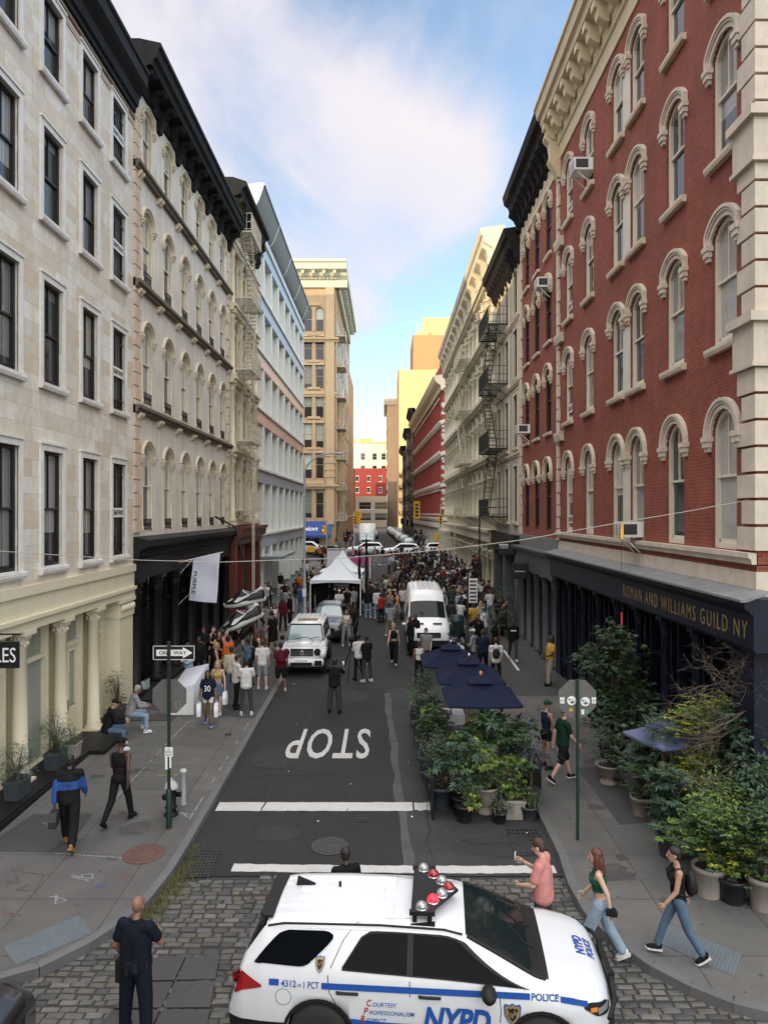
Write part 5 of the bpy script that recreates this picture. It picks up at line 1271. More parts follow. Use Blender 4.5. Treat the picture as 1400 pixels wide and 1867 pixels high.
# --- police car, the largest thing in the street
SUV = [(2.50,.88,.84,.42,.76,.55,.62),(2.44,1.00,.96,.62,.88,.74,.80),(2.30,1.09,1.04,.74,.97,.875,.92),(2.10,1.14,1.085,.79,1.02,.93,.975),(1.85,1.18,1.115,.81,1.06,.95,.99),(1.62,1.205,1.135,.81,1.08,.955,.985),
       (1.50,1.24,1.165,.80,1.095,.955,.985),(1.02,1.48,1.39,.725,1.12,.955,.98),(.58,1.655,1.585,.655,1.14,.955,.98),(.34,1.695,1.63,.645,1.15,.955,.98),(-.3,1.715,1.65,.64,1.17,.955,.98),(-1.1,1.715,1.65,.635,1.195,.955,.98),(-1.75,1.695,1.625,.625,1.225,.945,.98),
       (-1.98,1.665,1.595,.615,1.235,.935,.975),(-2.06,1.62,1.56,.615,1.235,.93,.97),(-2.32,1.26,1.22,.72,1.15,.87,.94),(-2.41,1.03,.99,.74,.96,.83,.90),(-2.46,.82,.78,.74,.72,.80,.88),(-2.50,.66,.62,.72,.58,.76,.84)]
C = Car(SUV, .26, 140, .52)
pc = thing('police_car', (0,0,0), 'white police patrol car with blue stripes parked across the cobbles in front', 'police car')
ob('body', C.paint(C.body((1.58,-1.28), .43), M['car_white'], zt=.42), pc)
mb = MB(); C.top(mb, np.linspace(.62,1.54,16), lambda x: 6.35, .007); ws = mb.build('windscreen', M['glass_wind'], pc)
mb = MB(); C.top(mb, np.linspace(1.47,1.68,6), lambda x: 6.2, .009); mb.build('cowl', M['plastic'], pc)
for sy in (-1,1):
    mb = MB()
    mb.tube([(x, sy*(C.at(x,6.25)[0]+.0), C.at(x,6.25)[1]+.004) for x in np.linspace(.64,1.64,9)], .028, 6); mb.build('pillar', M['plastic'], pc)
    mb = MB(); mb.tube([(1.22,sy*.15+.12,C.at(1.22,9)[1]+.012),(1.42,sy*.2-.1,C.at(1.42,9)[1]+.014),(1.56,sy*.25-.05,1.235)], .008, 5); mb.build('wiper', M['plastic'], pc)
mb = MB(); C.top(mb, np.linspace(-2.30,-2.05,8), 6.25, .008); mb.build('rear_window', M['glass_car'], pc)
mb = MB(); mb.box(-2.12,-1.97,-.56,.56,1.645,1.672); mb.box(-2.16,-2.08,-.50,.50,1.635,1.662); mb.build('spoiler', M['plastic'], pc)
f = lambda x, p: np.interp(x, [q[0] for q in p], [q[1] for q in p])
def sidewin(name, xa, xb, lo, hi, mt):
    for sy in (-1,1):
        xs = np.linspace(xa, xb, 22); mb = MB(); C.glassside(mb, [(x, f(x,lo), max(f(x,hi), f(x,lo)+.001)) for x in xs], .009, (sy,)); mb.build(name, mt, pc)
sidewin('window_trim', -.98,1.42, [(-.98,.05),(1.42,.01)], [(-.98,.12),(-.74,.78),(-.62,.88),(.42,.90),(.62,.86),(1.42,.03)], M['plastic'])
f0 = C.glassside
def win2(xa, xb, lo, hi, mt=M['glass_car']):
    for sy in (-1,1):
        xs = np.linspace(xa, xb, 18); mb = MB(); C.glassside(mb, [(x, f(x,lo), max(f(x,hi), f(x,lo)+.001)) for x in xs], .014, (sy,)); mb.build('side_window', mt, pc)
win2(-2.14,-1.12,[(-2.14,.10),(-2.08,.05),(-1.52,.05),(-1.44,.09),(-1.14,.62),(-1.12,.68)],[(-2.14,.16),(-1.86,.76),(-1.74,.84),(-1.2,.84),(-1.12,.76)])
win2(-.95,-.14,[(-.95,.10),(-.90,.08),(-.14,.07)],[(-.95,.16),(-.72,.75),(-.62,.83),(-.14,.86)])
win2(-.06,1.28,[(-.06,.07),(1.28,.05)],[(-.06,.86),(.50,.85),(1.28,.09)])
mb = MB(); C.glassside(mb, [(x, .88, 1.0) for x in np.linspace(-1.95,.60,14)], .006); mb.build('roof_rail', M['car_white'], pc)
mb = MB()
C.line(mb, [(-.82,1.66),(-.98,1.5),(-1.12,1.25),(-1.16,1.14),(-1.14,.95),(-1.05,.80)], .005, .006); C.line(mb, [(-.10,1.66),(-.10,1.1),(-.08,.4)], .005, .017); C.line(mb, [(1.04,1.05),(1.06,.8),(1.02,.45)], .005, .006); C.line(mb, [(-.82,1.66),(-.4,1.685),(.1,1.68),(.5,1.64),(.9,1.44)], .005, .006)
C.line(mb, [(2.25,.92),(1.95,1.02),(1.6,1.06)], .004, .006)
for j in range(14): a, b = 2*PI*j/14, 2*PI*(j+1)/14; C.line(mb, [(-1.74+.105*math.cos(a),.86+.105*math.sin(a)),(-1.74+.105*math.cos(b),.86+.105*math.sin(b))], .003, .005, (-1,))
mb.build('panel_gap', mat('panel gap dark line', (.05,.05,.05), .8), pc)  # dark ribbons along the door and panel joints
for pts_, o_, sg_ in (([(x,.985,1.065) for x in np.linspace(-1.24,1.42,40)],.010,2),([(x,.975-.16*(x-1.8),1.05-.18*(x-1.8)) for x in np.linspace(1.80,2.14,10)],.014,2),([(x,1.0,1.08) for x in np.linspace(-1.93,-1.80,6)],.008,2),([(x,.50+.10*max(0,(-.55-x))**1.4,.60+.08*max(0,(-.4-x))**1.4) for x in np.linspace(-.86,1.05,30)],.008,6)):
    for sy in (-1,1): mb = MB(); C.strip(mb, pts_, o_, (sy,), seg=sg_); mb.build('livery_stripe', M['decal_blue'], pc)
def decal(txt, x, z, w, h, mt=M['decal_blue'], shear=0.0, bold=.0, side=-1, off=.012):
    me = text_mesh(txt, width=w, height=h, extrude=.0, shear=shear, bold=bold); n = len(me.vertices); me.materials.clear(); me.materials.append(mt); me.name = 'lettering'
    for v in me.vertices:
        xx = x + (v.co.x if side < 0 else -v.co.x); zz = z + v.co.y; v.co = (xx, side*(C.side(xx,zz)+off), zz)
    return ob('lettering', me, pc)
for sd_ in (-1,1):
    decal('NYPD', .50, .68, .86, .32, shear=.25, bold=.035, side=sd_, off=.016); decal('POLICE', 1.61, 1.025, .34, .09, bold=.02, side=sd_)
decal('4312', -1.67, 1.035, .20, .085, bold=.015); decal('18', -1.53, 1.02, .045, .04, bold=.01); decal('1 PCT', -1.37, 1.03, .20, .085, bold=.012)
for k, (w_, W2_) in enumerate((('OURTESY',.31),('ROFESSIONALISM',.58),('ESPECT',.26))):
    z = .845-.105*k; x = -.62-.04*k; decal('CPR'[k], x, z, .06, .09, M['decal_red'], .2, .02); decal(w_, x+.045+W2_/2, z-.016, W2_, .055, M['decal_blue'], .2, .004)
def shield(x, z, s_):
    mb = MB(); P = [(-.5,.35),(-.42,.5),(-.15,.44),(0,.55),(.15,.44),(.42,.5),(.5,.35),(.44,-.1),(.25,-.38),(0,-.6),(-.25,-.38),(-.44,-.1)]
    for k, (q, mm) in enumerate(((1,0),(.86,1),(.60,2))):
        mb.add([(x+a*s_*q, -(C.side(x+a*s_*q, z+b*s_*1.15*q)+.011+.002*k), z+b*s_*1.15*q) for a,b in P], [tuple(range(12))], mm)
    for j in range(5): a = -.25+.125*j; xx, zz = x+a*s_, z+.1*s_*math.cos(j*2); mb.box(xx-.008,xx+.008,-(C.side(xx,zz)+.019),-(C.side(xx,zz)+.012),zz-.14*s_,zz+.14*s_,1)
    mb.build('shield_emblem', [M['decal_blue'], M['gold'], M['plastic']], pc)
shield(1.20,.80,.22); shield(-1.27,1.27,.13)
me = text_mesh('NYPD', width=.40, height=.13, extrude=0, bold=.03); me2 = text_mesh('POLICE', width=.40, height=.10, extrude=0, bold=.03)
for m_, x0 in ((me,2.20),(me2,2.335)):
    m_.materials.clear(); m_.materials.append(M['decal_blue']); m_.name = 'lettering'
    for v in m_.vertices:
        xx, yy = x0-v.co.y, v.co.x*1.0; q = C.sec(xx); ys_ = [a for a,b in q[5:]][::-1]; zs_ = [b for a,b in q[5:]][::-1]; v.co = (xx, yy, np.interp(abs(yy), ys_, zs_)+.012)
    ob('lettering', m_, pc)
me = text_mesh('POLICE', width=.5, height=.10, extrude=0, bold=.02); me.materials.clear(); me.materials.append(M['decal_blue']); me.name = 'lettering'
for v in me.vertices: a, b = v.co.x, v.co.y; v.co = (-2.475+.12*(b+0), -a-.38*0, 1.05+b)
ob('lettering', me, pc)
mb = MB(); C.strip(mb, [(x, f(x,[(-2.44,.80),(-2.30,.90),(-2.03,.97)]), f(x,[(-2.44,1.10),(-2.3,1.12),(-2.03,1.0)])) for x in np.linspace(-2.43,-2.03,10)], .014, seg=5); mb.build('tail_lamp', M['lamp_red'], pc)
for sy in (-1,1):
    mb = MB(); C.strip(mb, [(x, f(x,[(2.10,.90),(2.25,.80),(2.47,.76)]), f(x,[(2.10,.96),(2.25,.955),(2.40,.92),(2.47,.82)])) for x in np.linspace(2.10,2.46,10)], .012, (sy,), seg=4); h_ = mb.build('headlight', M['plastic'], pc)
    mb = MB(); C.strip(mb, [(x,.815,.885) for x in np.linspace(2.28,2.43,6)], .018, (sy,), seg=3); mb.build('lens', M['lamp_clear'], h_)
    mb = MB(); C.strip(mb, [(x,.85,.90) for x in np.linspace(2.18,2.27,6)], .018, (sy,), seg=2); mb.build('indicator', M['lamp_amber'], h_)
    mb = MB(); mb.ell((.90,sy*1.075,1.09),(.10,.15,.095),12,8); mb.tube([(.98,sy*.93,1.05),(.93,sy*1.0,1.06)], .035,6); mr = mb.build('mirror', M['plastic'], pc)
    for hx in (-.90,.16):
        mb = MB(); mb.tube([(hx-.14,sy*(C.side(hx,1.0)+.028),.955),(hx+.14,sy*(C.side(hx,1.0)+.028),.955)], .018, 6); mb.box(hx-.15,hx-.11,sy*C.side(hx,1)-.02,sy*C.side(hx,1)+.03,.945,.968); mb.build('door_handle', M['plastic'], pc)
    for ax in (1.58,-1.28): wheel(pc, ax, sy*.86, .385, .25)
    for ax in (1.58,-1.28):
        mb = MB()
        for j in range(14):
            a, b = PI*j/14, PI*(j+1)/14; p = []
            for an, rr_ in ((a,.43),(b,.43),(b,.475),(a,.475)): xx, zz = ax+rr_*math.cos(an), .387+rr_*math.sin(an); p.append((xx, sy*(C.side(xx,zz)+.012), zz))
            mb.add(p, [(0,1,2,3)], 0, True)
        mb.build('arch_trim', M['plastic'], pc)
mb = MB()
for y in (-.42,-.28,-.10,.10,.28,.42):
    x0_, x1_ = (-1.95,-.35) if abs(y) > .2 else (-1.7,-.5)
    n = 12
    P_ = [(x0_+(x1_-x0_)*j/n) for j in range(n+1)]
    def zt_(x, yy): q = C.sec(x); return np.interp(abs(yy), [q[9][0],q[8][0],q[7][0],q[6][0]], [q[9][1],q[8][1],q[7][1],q[6][1]])
    for a, b in zip(P_, P_[1:]):
        mb.add([(a,y-.05,zt_(a,y-.05)+.001),(b,y-.05,zt_(b,y-.05)+.001),(b,y-.035,zt_(b,y)+.02),(a,y-.035,zt_(a,y)+.02),(a,y+.035,zt_(a,y)+.02),(b,y+.035,zt_(b,y)+.02),(b,y+.05,zt_(b,y+.05)+.001),(a,y+.05,zt_(a,y+.05)+.001)], [(0,1,2,3),(3,2,5,4),(4,5,6,7)])
mb.build('roof_rib', M['car_white'], pc)
mb = MB(); mb.prism_y([(-1.80,1.69),(-1.52,1.71),(-1.62,1.75),(-1.78,1.81)], -.025+.2, .025+.2); mb.tube([(-1.15,.12,1.71),(-1.15,.12,1.80)], .02, 8); mb.build('aerial', M['plastic'], pc)
for sy in (-1,1):
    mb = MB(); mb.tube([(-2.02,sy*.632,1.575),(-1.8,sy*.638,1.62),(-.5,sy*.655,1.66),(.34,sy*.658,1.64),(.58,sy*.668,1.595)], .014, 6); mb.build('drip_rail', M['plastic'], pc)
lr = MB(); V = [(-.10,.50),(.05,.33),(.17,.17),(.27,0),(.17,-.17),(.05,-.33),(-.10,-.50)]
lr.add([(a,b,z) for z in (1.795,1.825) for a,b in ((-.24,-.60),(.0,-.60),(.40,0),(.0,.60),(-.24,.60))], [(0,1,2,3,4),(5,6,7,8,9)]+[(i,(i+1)%5,5+(i+1)%5,5+i) for i in range(5)])
for sy in (-1,1):
    lr.box(-.22,-.16,sy*.56-.02,sy*.56+.02,1.65,1.80); lr.box(-.02,.04,sy*.54-.02,sy*.54+.02,1.65,1.80); lr.box(-.26,.08,sy*.58-.03,sy*.58+.03,1.78,1.835); lr.box(-.24,.08,sy*.57-.05,sy*.57+.05,1.645,1.67)
lr.xf(Matrix.Translation((.14,0,.0))); V = [(a+.14,b) for a,b in V]; lbar = lr.build('light_frame', M['plastic'], pc)
lit = mat('lit red beacon', (.5,.01,.02), .2, emit=(1,.02,.04,1.6))
for k, (a,b) in enumerate(V):
    mb = MB(); mb.lathe([(.074,1.822),(.078,1.85),(.07,1.882),(.05,1.905),(.02,1.915),(0,1.915)], 14, (a,b)); mb.build('beacon', [M['lamp_clear'],M['lamp_red']][k%2] if k != 5 else lit, lbar)
    mb = MB(); mb.lathe([(.088,1.82),(.088,1.835),(.08,1.84)], 14, (a,b)); mb.build('ring', M['chrome'], lbar)
mb = MB()
for sy in (-1,1): mb.box(2.52,2.60,sy*.36-.03,sy*.36+.03,.35,1.0); mb.tube([(2.56,sy*.36,.95),(2.53,sy*.72,.88),(2.40,sy*.98,.80)], .03, 6); mb.tube([(2.55,sy*.36,.6),(2.50,sy*.72,.58),(2.40,sy*.96,.62)], .03, 6)
for z in (.45,.72,.96): mb.box(2.53,2.58,-.40,.40,z-.035,z+.035)
mb.build('push_bumper', M['plastic'], pc)
pc.scale = (.97,.97,.97); pc.location = (.47, 9.80, zg(9.8)+.004); pc.rotation_euler = (math.atan(.019), 0, R(-4.5))
# --- generic cars for the rest of the street
def make_car(name, label, keys, paint, zb=.22, ax=(1.35,-1.35), ra=.36, rw=.32, n=60, glass=M['glass_car'], wind=None, belt=None, cat='car', group=None, wx=(.45,1.05), rx=None, roofx=None, grille=True, arches=True, hw=.80):
    t = thing(name, (0,0,0), label, cat, group); c = Car(keys, zb, n, .5)
    ob('body', c.paint(c.body(ax if arches else (), ra), paint, zt=zb+.08), t)
    mb = MB(); c.top(mb, np.linspace(wx[0], wx[1], 10), 6.12, .008); mb.build('windscreen', wind or M['glass_sky_tint'], t)
    if rx: mb = MB(); c.top(mb, np.linspace(rx[0], rx[1], 8), 6.12, .008); mb.build('rear_window', glass, t)
    for (xa,xb,lo,hi) in belt or []:
        for sy in (-1,1): mb = MB(); c.glassside(mb, [(x, f(x,lo), max(f(x,lo)+.001, f(x,hi))) for x in np.linspace(xa,xb,12)], .008, (sy,)); mb.build('side_window', glass, t)
    for a in ax:
        for sy in (-1,1): wheel(t, a, sy*hw, rw, .22)
    x1 = c.x1; zs = c.sec(x1-.18)[5][1]
    for sy in (-1,1):
        mb = MB(); c.strip(mb, [(x, zs-.20, zs-.05) for x in np.linspace(x1-.42,x1-.06,6)], .012, (sy,), seg=3); mb.build('headlight', M['lamp_clear'], t)
        mb = MB(); xr = c.x0; zr = c.sec(xr+.2)[5][1]; c.strip(mb, [(x, zr-.22, zr-.02) for x in np.linspace(xr+.05,xr+.3,5)], .012, (sy,), seg=3); mb.build('tail_lamp', M['lamp_red'], t)
        q = c.side(wx[1]-.15, zs+.1); mb = MB(); mb.ell((wx[1]-.2, sy*(q+.12), zs+.18),(.07,.11,.07),8,6); mb.build('mirror', paint if paint is not M['car_white'] else M['plastic'], t)
    if grille:
        mb = MB(); mb.box(x1-.10,x1+.012,-.42,.42,zs-.26,zs-.08); mb.box(x1-.10,x1+.010,-.5,.5,.32,.46); mb.build('grille', M['plastic'], t)
        mb = MB(); mb.box(x1,x1+.02,-.22,.22,.48,.58); mb.build('number_plate', M['white_paint'], t)
    return t, c
SED = [(2.35,.70,.66,.5,.58,.66,.74),(2.28,.80,.76,.62,.68,.78,.84),(2.0,.90,.86,.70,.80,.86,.89),(1.2,.98,.93,.72,.88,.88,.905),(1.05,1.02,.96,.72,.90,.88,.905),(.35,1.38,1.32,.56,.93,.88,.905),(.0,1.44,1.38,.55,.94,.88,.905),(-.9,1.42,1.36,.54,.96,.88,.905),(-1.2,1.37,1.31,.54,.97,.88,.905),(-1.8,1.06,1.02,.68,.96,.87,.90),(-2.2,1.02,.98,.70,.93,.84,.88),(-2.32,.92,.88,.68,.82,.78,.84),(-2.36,.7,.66,.6,.6,.7,.78)]
CUV = [(2.30,.78,.74,.5,.66,.66,.74),(2.22,.92,.88,.64,.80,.80,.86),(1.9,1.02,.97,.72,.90,.88,.92),(1.15,1.10,1.04,.75,.98,.90,.94),(1.0,1.15,1.08,.75,1.0,.90,.94),(.30,1.58,1.52,.60,1.03,.90,.94),(0,1.66,1.60,.59,1.04,.90,.94),(-1.4,1.63,1.57,.57,1.08,.90,.94),(-1.9,1.56,1.50,.56,1.10,.89,.93),(-2.2,1.15,1.11,.68,1.04,.84,.90),(-2.28,.9,.86,.68,.8,.8,.86),(-2.3,.64,.6,.6,.55,.72,.8)]
BS = [(-1.55,.95,[(-1.55,.15),(-1.4,.08),(.95,.06)],[(-1.55,.3),(-1.0,.88),(.2,.9),(.3,.88),(.95,.1)])]
BC = [(-1.95,.9,[(-1.95,.15),(.9,.06)],[(-1.95,.6),(-1.7,.88),(.15,.9),(.9,.1)])]
dk, _ = make_car('parked_suv', 'dark blue suv with a pale sky tint painted in its windscreen behind the boxy white one', CUV, M['car_blue'], .26, ra=.40, rw=.36, belt=BC, wx=(.36,.98), rx=(-2.15,-1.95), cat='suv', hw=.82)
place(dk, -2.92, 37.3, -PI/2)
bc, _ = make_car('black_car', 'glossy black car cut off at the bottom left corner of the view', SED, M['car_black'], .2, belt=BS, wx=(.42,1.03), rx=(-1.75,-1.25), cat='car', wind=M['glass_wind'])
place(bc, -6.85, 8.42, R(2))
cw, _ = make_car('crossing_suv', 'white suv crossing the far junction behind the crowd', CUV, M['car_white'], .26, ra=.40, rw=.36, belt=BC, wx=(.36,.98), rx=(-2.15,-1.95), cat='suv', hw=.82); place(cw, 1.9, 88.6, PI)
c2 = copy_tree(cw); tag(c2, 'white suv waiting at the far junction left of the tent peaks', 'suv'); place(c2, -9.6, 92.5, 0)
cb, _ = make_car('crossing_car', 'black car crossing in front of the blue awning', SED, M['car_black'], .2, belt=BS, wx=(.42,1.03), rx=(-1.75,-1.25), cat='car'); place(cb, -7.4, 89.0, PI)
ct = copy_tree(cw); tag(ct, 'white suv at the right end of the far junction beside the cream iron building', 'suv'); place(ct, 7.2, 90.0, 0)
protos = [make_car('parked_car', 'x', SED, M['car_silver'], .2, belt=BS, wx=(.42,1.03), rx=(-1.75,-1.25), n=36, arches=False)[0], make_car('parked_car', 'x', CUV, M['car_grey'], .26, rw=.36, belt=BC, wx=(.36,.98), n=36, arches=False)[0], make_car('parked_car', 'x', SED, M['car_black'], .2, belt=BS, wx=(.42,1.03), n=36, arches=False)[0]]
rp_ = random.Random(8); used = set()
for k in range(14):
    pi_ = (1,2,1,2,0,1,2,1,2,0,1,2,2,1)[k]; nm = ('silver car','grey suv','black car')[pi_]
    o = protos[pi_] if pi_ not in used else copy_tree(protos[pi_]); used.add(pi_)
    Y = 102.5 + k*5.9
    ordn = ('nearest','second','third','fourth','fifth','sixth','seventh','eighth','ninth','tenth','eleventh','twelfth','thirteenth','farthest')[k]
    tag(o, '%s parked at the right kerb of the far street, %s in the row' % (nm, ordn), 'car', 'cars parked along the far right kerb'); place(o, 3.6+shift(Y)-.2, Y, -PI/2)
for k, pi_ in enumerate((1,2,0,1)):
    o = copy_tree(protos[pi_]); Y = 140+k*14; tag(o, '%s driving away far up the street, %s from the truck' % (('silver car','grey suv','black car')[pi_], ('first','second','third','fourth')[k]), 'car', 'cars far up the street'); place(o, -1.2+shift(Y), Y, -PI/2)
M['van_white'] = mat('bright white car paint', (0.78,0.80,0.82), 0.35, coat=0.6)
# --- boxy white off-roader
g = thing('boxy_suv', (0,0,0), 'boxy white off-roader parked at the left kerb facing the viewer', 'suv')
def bev(mb, w, seg=2):
    me = mb.mesh('t', M['plastic']); bm = bmesh.new(); bm.from_mesh(me); bmesh.ops.bevel(bm, geom=bm.edges[:], offset=w, segments=seg, affect='EDGES', clamp_overlap=True); 
    bm.verts.index_update(); o_ = MB(); o_.v = [tuple(v.co) for v in bm.verts]; o_.f = [[v.index for v in f_.verts] for f_ in bm.faces]; o_.m = [0]*len(o_.f); o_.sm = [True]*len(o_.f); bm.free(); bpy.data.meshes.remove(me); return o_
mb = MB(); mb.add([(x,y,z) for x in (-2.2,2.05) for y,z in ((-.86,.45),(.86,.45),(.90,.8),(.86,1.22),(-.86,1.22),(-.90,.8))], [(0,1,2,3,4,5)[::-1],(6,7,8,9,10,11)]+[(i,(i+1)%6,6+(i+1)%6,6+i) for i in range(6)])
b_ = bev(mb, .04); b_.build('body', M['van_white'], g)
mb = MB(); mb.add([(-2.2,-.86,1.2),(.85,-.86,1.2),(.85,.86,1.2),(-2.2,.86,1.2),(-2.1,-.70,1.95),(.45,-.70,1.95),(.45,.70,1.95),(-2.1,.70,1.95)], [(0,3,2,1),(4,5,6,7),(0,1,5,4),(1,2,6,5),(2,3,7,6),(3,0,4,7)]); bev(mb,.05).build('cabin', M['van_white'], g)
mb = MB(); mb.box(.85,2.02,-.74,.74,1.2,1.27); mb.box(.95,1.95,-.40,.40,1.26,1.31); bev(mb,.03).build('bonnet', M['van_white'], g)
for sy in (-1,1):
    mb = MB(); mb.box(1.05,2.12,sy*.86-.13,sy*.86+.13,.72,1.06); bev(mb,.05).build('fender', M['van_white'], g)
    mb = MB(); mb.lathe([(.135,0),(.135,.05),(.11,.06),(0,.055)], 18); mb.xf(Matrix.Translation((2.05,sy*.66,.98)) @ Matrix.Rotation(PI/2,4,'Y')); hl = mb.build('headlight', M['lamp_clear'], g)
    mb = MB(); mb.lathe([(.15,0),(.15,.055),(.13,.06)], 18); mb.xf(Matrix.Translation((2.05,sy*.66,.98)) @ Matrix.Rotation(PI/2,4,'Y')); mb.build('bezel', M['plastic'], hl)
    mb = MB(); mb.ell((1.75,sy*.82,1.16),(.10,.05,.045),8,6); mb.build('indicator', M['lamp_amber'], g)
    mb = MB(); mb.box(.55,.72,sy*1.03-.10,sy*1.03+.10,1.22,1.42); bev(mb,.04).build('mirror', M['plastic'], g)
    mb = MB()
    for xa, xb in ((-2.0,-1.15),(-1.05,-.25),(-.15,.55)):
        q = lambda x,z: (x, sy*(.86-.16*(z-1.2)/.75+.012), z)
        xe = xb if xb < .5 else .42
        mb.add([q(xa,1.30),q(xb+.08 if xb > .5 else xb,1.30),q(xe,1.82),q(xa,1.82)], [(0,1,2,3)])
    mb.build('side_window', M['glass_car'], g)
    mb = MB(); mb.box(-2.1,2.0,sy*.905-.01,sy*.905+.015,.82,.88); mb.build('side_strip', M['plastic'], g)
    for ax in (1.42,-1.43): wheel(g, ax, sy*.83, .39, .27)
def gl(z): return .85-.40*(z-1.2)/.75
mb = MB(); mb.add([(gl(1.27)+.02,-.76,1.27),(gl(1.27)+.02,.76,1.27),(gl(1.84)+.02,.66,1.84),(gl(1.84)+.02,-.66,1.84)], [(0,1,2,3)]); mb.build('windscreen', M['glass_sky_tint'], g)
mb = MB(); mb.add([(gl(z)+.012,s_*y,z) for y,z,s_ in ((.81,1.22,-1),(.81,1.22,1),(.70,1.90,1),(.70,1.90,-1))], [(0,1,2,3)]); mb.tube([(.85,.1,1.28),(.80,.45,1.36),(.78,.68,1.36)], .012,5); mb.tube([(.85,-.45,1.28),(.80,-.1,1.36),(.78,.2,1.36)], .012,5); mb.build('windscreen_frame', M['plastic'], g)
mb = MB(); mb.box(2.03,2.09,-.48,.48,.82,1.12); gr = mb.build('grille', M['plastic'], g)
mb = MB()
for z in (.88,.95,1.02): mb.box(2.085,2.105,-.45,.45,z-.012,z+.012)
mb.lathe([(.085,0),(.085,.02),(.07,.03)], 16); 
mb.build('grille_bar', M['chrome'], gr)
mb = MB(); mb.lathe([(.10,0),(.10,.02),(.085,.025)], 20)
for k in range(3): a = PI/2+2*PI*k/3; mb.add([(.012*math.sin(a),-.012*math.cos(a),.02),(.09*math.cos(a),.09*math.sin(a),.02),(-.012*math.sin(a),.012*math.cos(a),.02)], [(0,1,2)])
mb.xf(Matrix.Translation((2.105,0,.96)) @ Matrix.Rotation(PI/2,4,'Z') @ Matrix.Rotation(PI/2,4,'X')); mb.build('emblem', M['chrome'], gr)
mb = MB(); mb.box(2.0,2.30,-.92,.92,.42,.74); bev(mb,.05).build('bumper', M['van_white'], g)
mb = MB(); mb.box(2.28,2.312,-.45,.45,.45,.60); mb.box(2.28,2.312,-.86,-.56,.46,.68); mb.box(2.28,2.312,.56,.86,.46,.68); mb.build('air_intake', M['plastic'], g)
mb = MB(); mb.box(2.295,2.32,-.26,.26,.62,.72); mb.build('number_plate', M['white_paint'], g)
mb = MB(); mb.box(-.6,.1,-.45,.45,1.945,1.962); mb.build('sunroof', mat('sunroof glass', (.25,.19,.10), .15), g)
mb = MB()
for k in range(6): y = -.55+.22*k; mb.box(-2.0,-.7,y-.03,y+.03,1.94,1.965)
mb.build('roof_rib', M['van_white'], g)
mb = MB(); mb.box(-2.2,2.1,-.8,.8,.3,.5); mb.build('chassis', M['plastic'], g)
g.scale = (.95,.95,.97); place(g, -3.36, 30.6, -PI/2)
# --- white high-roof van
VAN = [(2.95,.95,.90,.60,.80,.72,.80),(2.88,1.10,1.05,.72,.95,.86,.92),(2.65,1.25,1.2,.80,1.1,.95,.99),(2.25,1.42,1.36,.84,1.22,.99,1.0),(2.08,1.52,1.45,.85,1.30,.99,1.0),(1.45,2.20,2.12,.80,1.34,1.0,1.0),(1.15,2.55,2.42,.80,1.35,1.0,1.0),(.75,2.70,2.58,.81,1.36,1.0,1.0),(-2.5,2.72,2.60,.82,1.36,1.0,1.0),(-2.9,2.68,2.56,.80,1.34,.98,.99),(-2.97,2.6,2.5,.76,1.3,.96,.97)]
vn, c = make_car('delivery_van', 'white high-roof delivery van facing the viewer in the middle of the crowd', VAN, M['van_white'], .35, ax=(1.95,-1.75), ra=.40, rw=.36, wx=(1.42,2.06), belt=[(.55,1.75,[(.55,.05),(1.75,.05)],[(.55,.62),(1.3,.62),(1.75,.12)])], cat='van', hw=.86, grille=False, wind=M['glass_wind'])
mb = MB(); mb.box(2.80,2.965,-.55,.55,.74,.98); mb.box(2.78,2.965,-.9,.9,.36,.62); mb.build('grille', M['plastic'], vn)
mb = MB()
for z in (.80,.88): mb.box(2.955,2.975,-.5,.5,z-.012,z+.012)
mb.build('grille_bar', M['chrome'], vn); mb = MB(); mb.box(2.95,2.985,-.30,.05,.50,.60); mb.build('number_plate', mat('pale yellow plate', (.6,.5,.2), .5), vn)
mb = MB()
for k in range(6): y = -.6+.24*k; mb.box(-2.7,.4,y-.03,y+.03,2.66,2.745)
mb.build('roof_rib', M['van_white'], vn)
mb = MB(); mb.box(2.42,2.60,-.62,-.22,1.325,1.345); mb.box(2.42,2.6,.22,.62,1.325,1.345); mb.build('vent', M['plastic'], vn)
for sy in (-1,1): mb = MB(); mb.box(1.55,1.72,sy*1.2-.10,sy*1.2+.10,1.35,1.75); bev(mb,.04).build('mirror', M['plastic'], vn)
place(vn, 1.98, 35.6, -PI/2)
# --- box truck up the street
tr = thing('box_truck', (0,0,0), 'white box truck standing beyond the far junction', 'truck')
mb = MB(); mb.box(-4,.6,-1.2,1.2,1.0,3.5); bev(mb,.05).build('cargo_box', M['white_paint'], tr)
mb = MB(); mb.prism_y([(.6,.6),(2.5,.6),(2.55,1.3),(2.2,1.5),(1.7,2.4),(.6,2.5)], -1.0, 1.0); bev(mb,.06).build('cab', M['car_white'], tr)
mb = MB(); mb.add([(2.20,-.85,1.55),(2.20,.85,1.55),(1.74,.75,2.33),(1.74,-.75,2.33)], [(0,1,2,3)]); mb.build('windscreen', M['glass_sky_tint'], tr)
mb = MB(); mb.box(2.5,2.58,-.6,.6,.85,1.15); mb.box(2.45,2.6,-1,1,.45,.7); mb.build('grille', M['plastic'], tr)
mb = MB(); mb.box(-4,.6,-.5,.5,.6,1.0); mb.build('chassis', M['plastic'], tr)
for ax in (1.8,-2.8):
    for sy in (-1,1): wheel(tr, ax, sy*.92, .42, .28)
for sy in (-1,1): mb = MB(); mb.box(2.5,2.585,sy*.8-.14,sy*.8+.14,.9,1.1); mb.build('headlight', M['lamp_clear'], tr)
place(tr, -2.75, 106, -PI/2)
t2 = copy_tree(cw); tag(t2, 'white suv crossing the junction right behind the tent peaks', 'suv'); place(t2, -2.6, 91.0, PI)
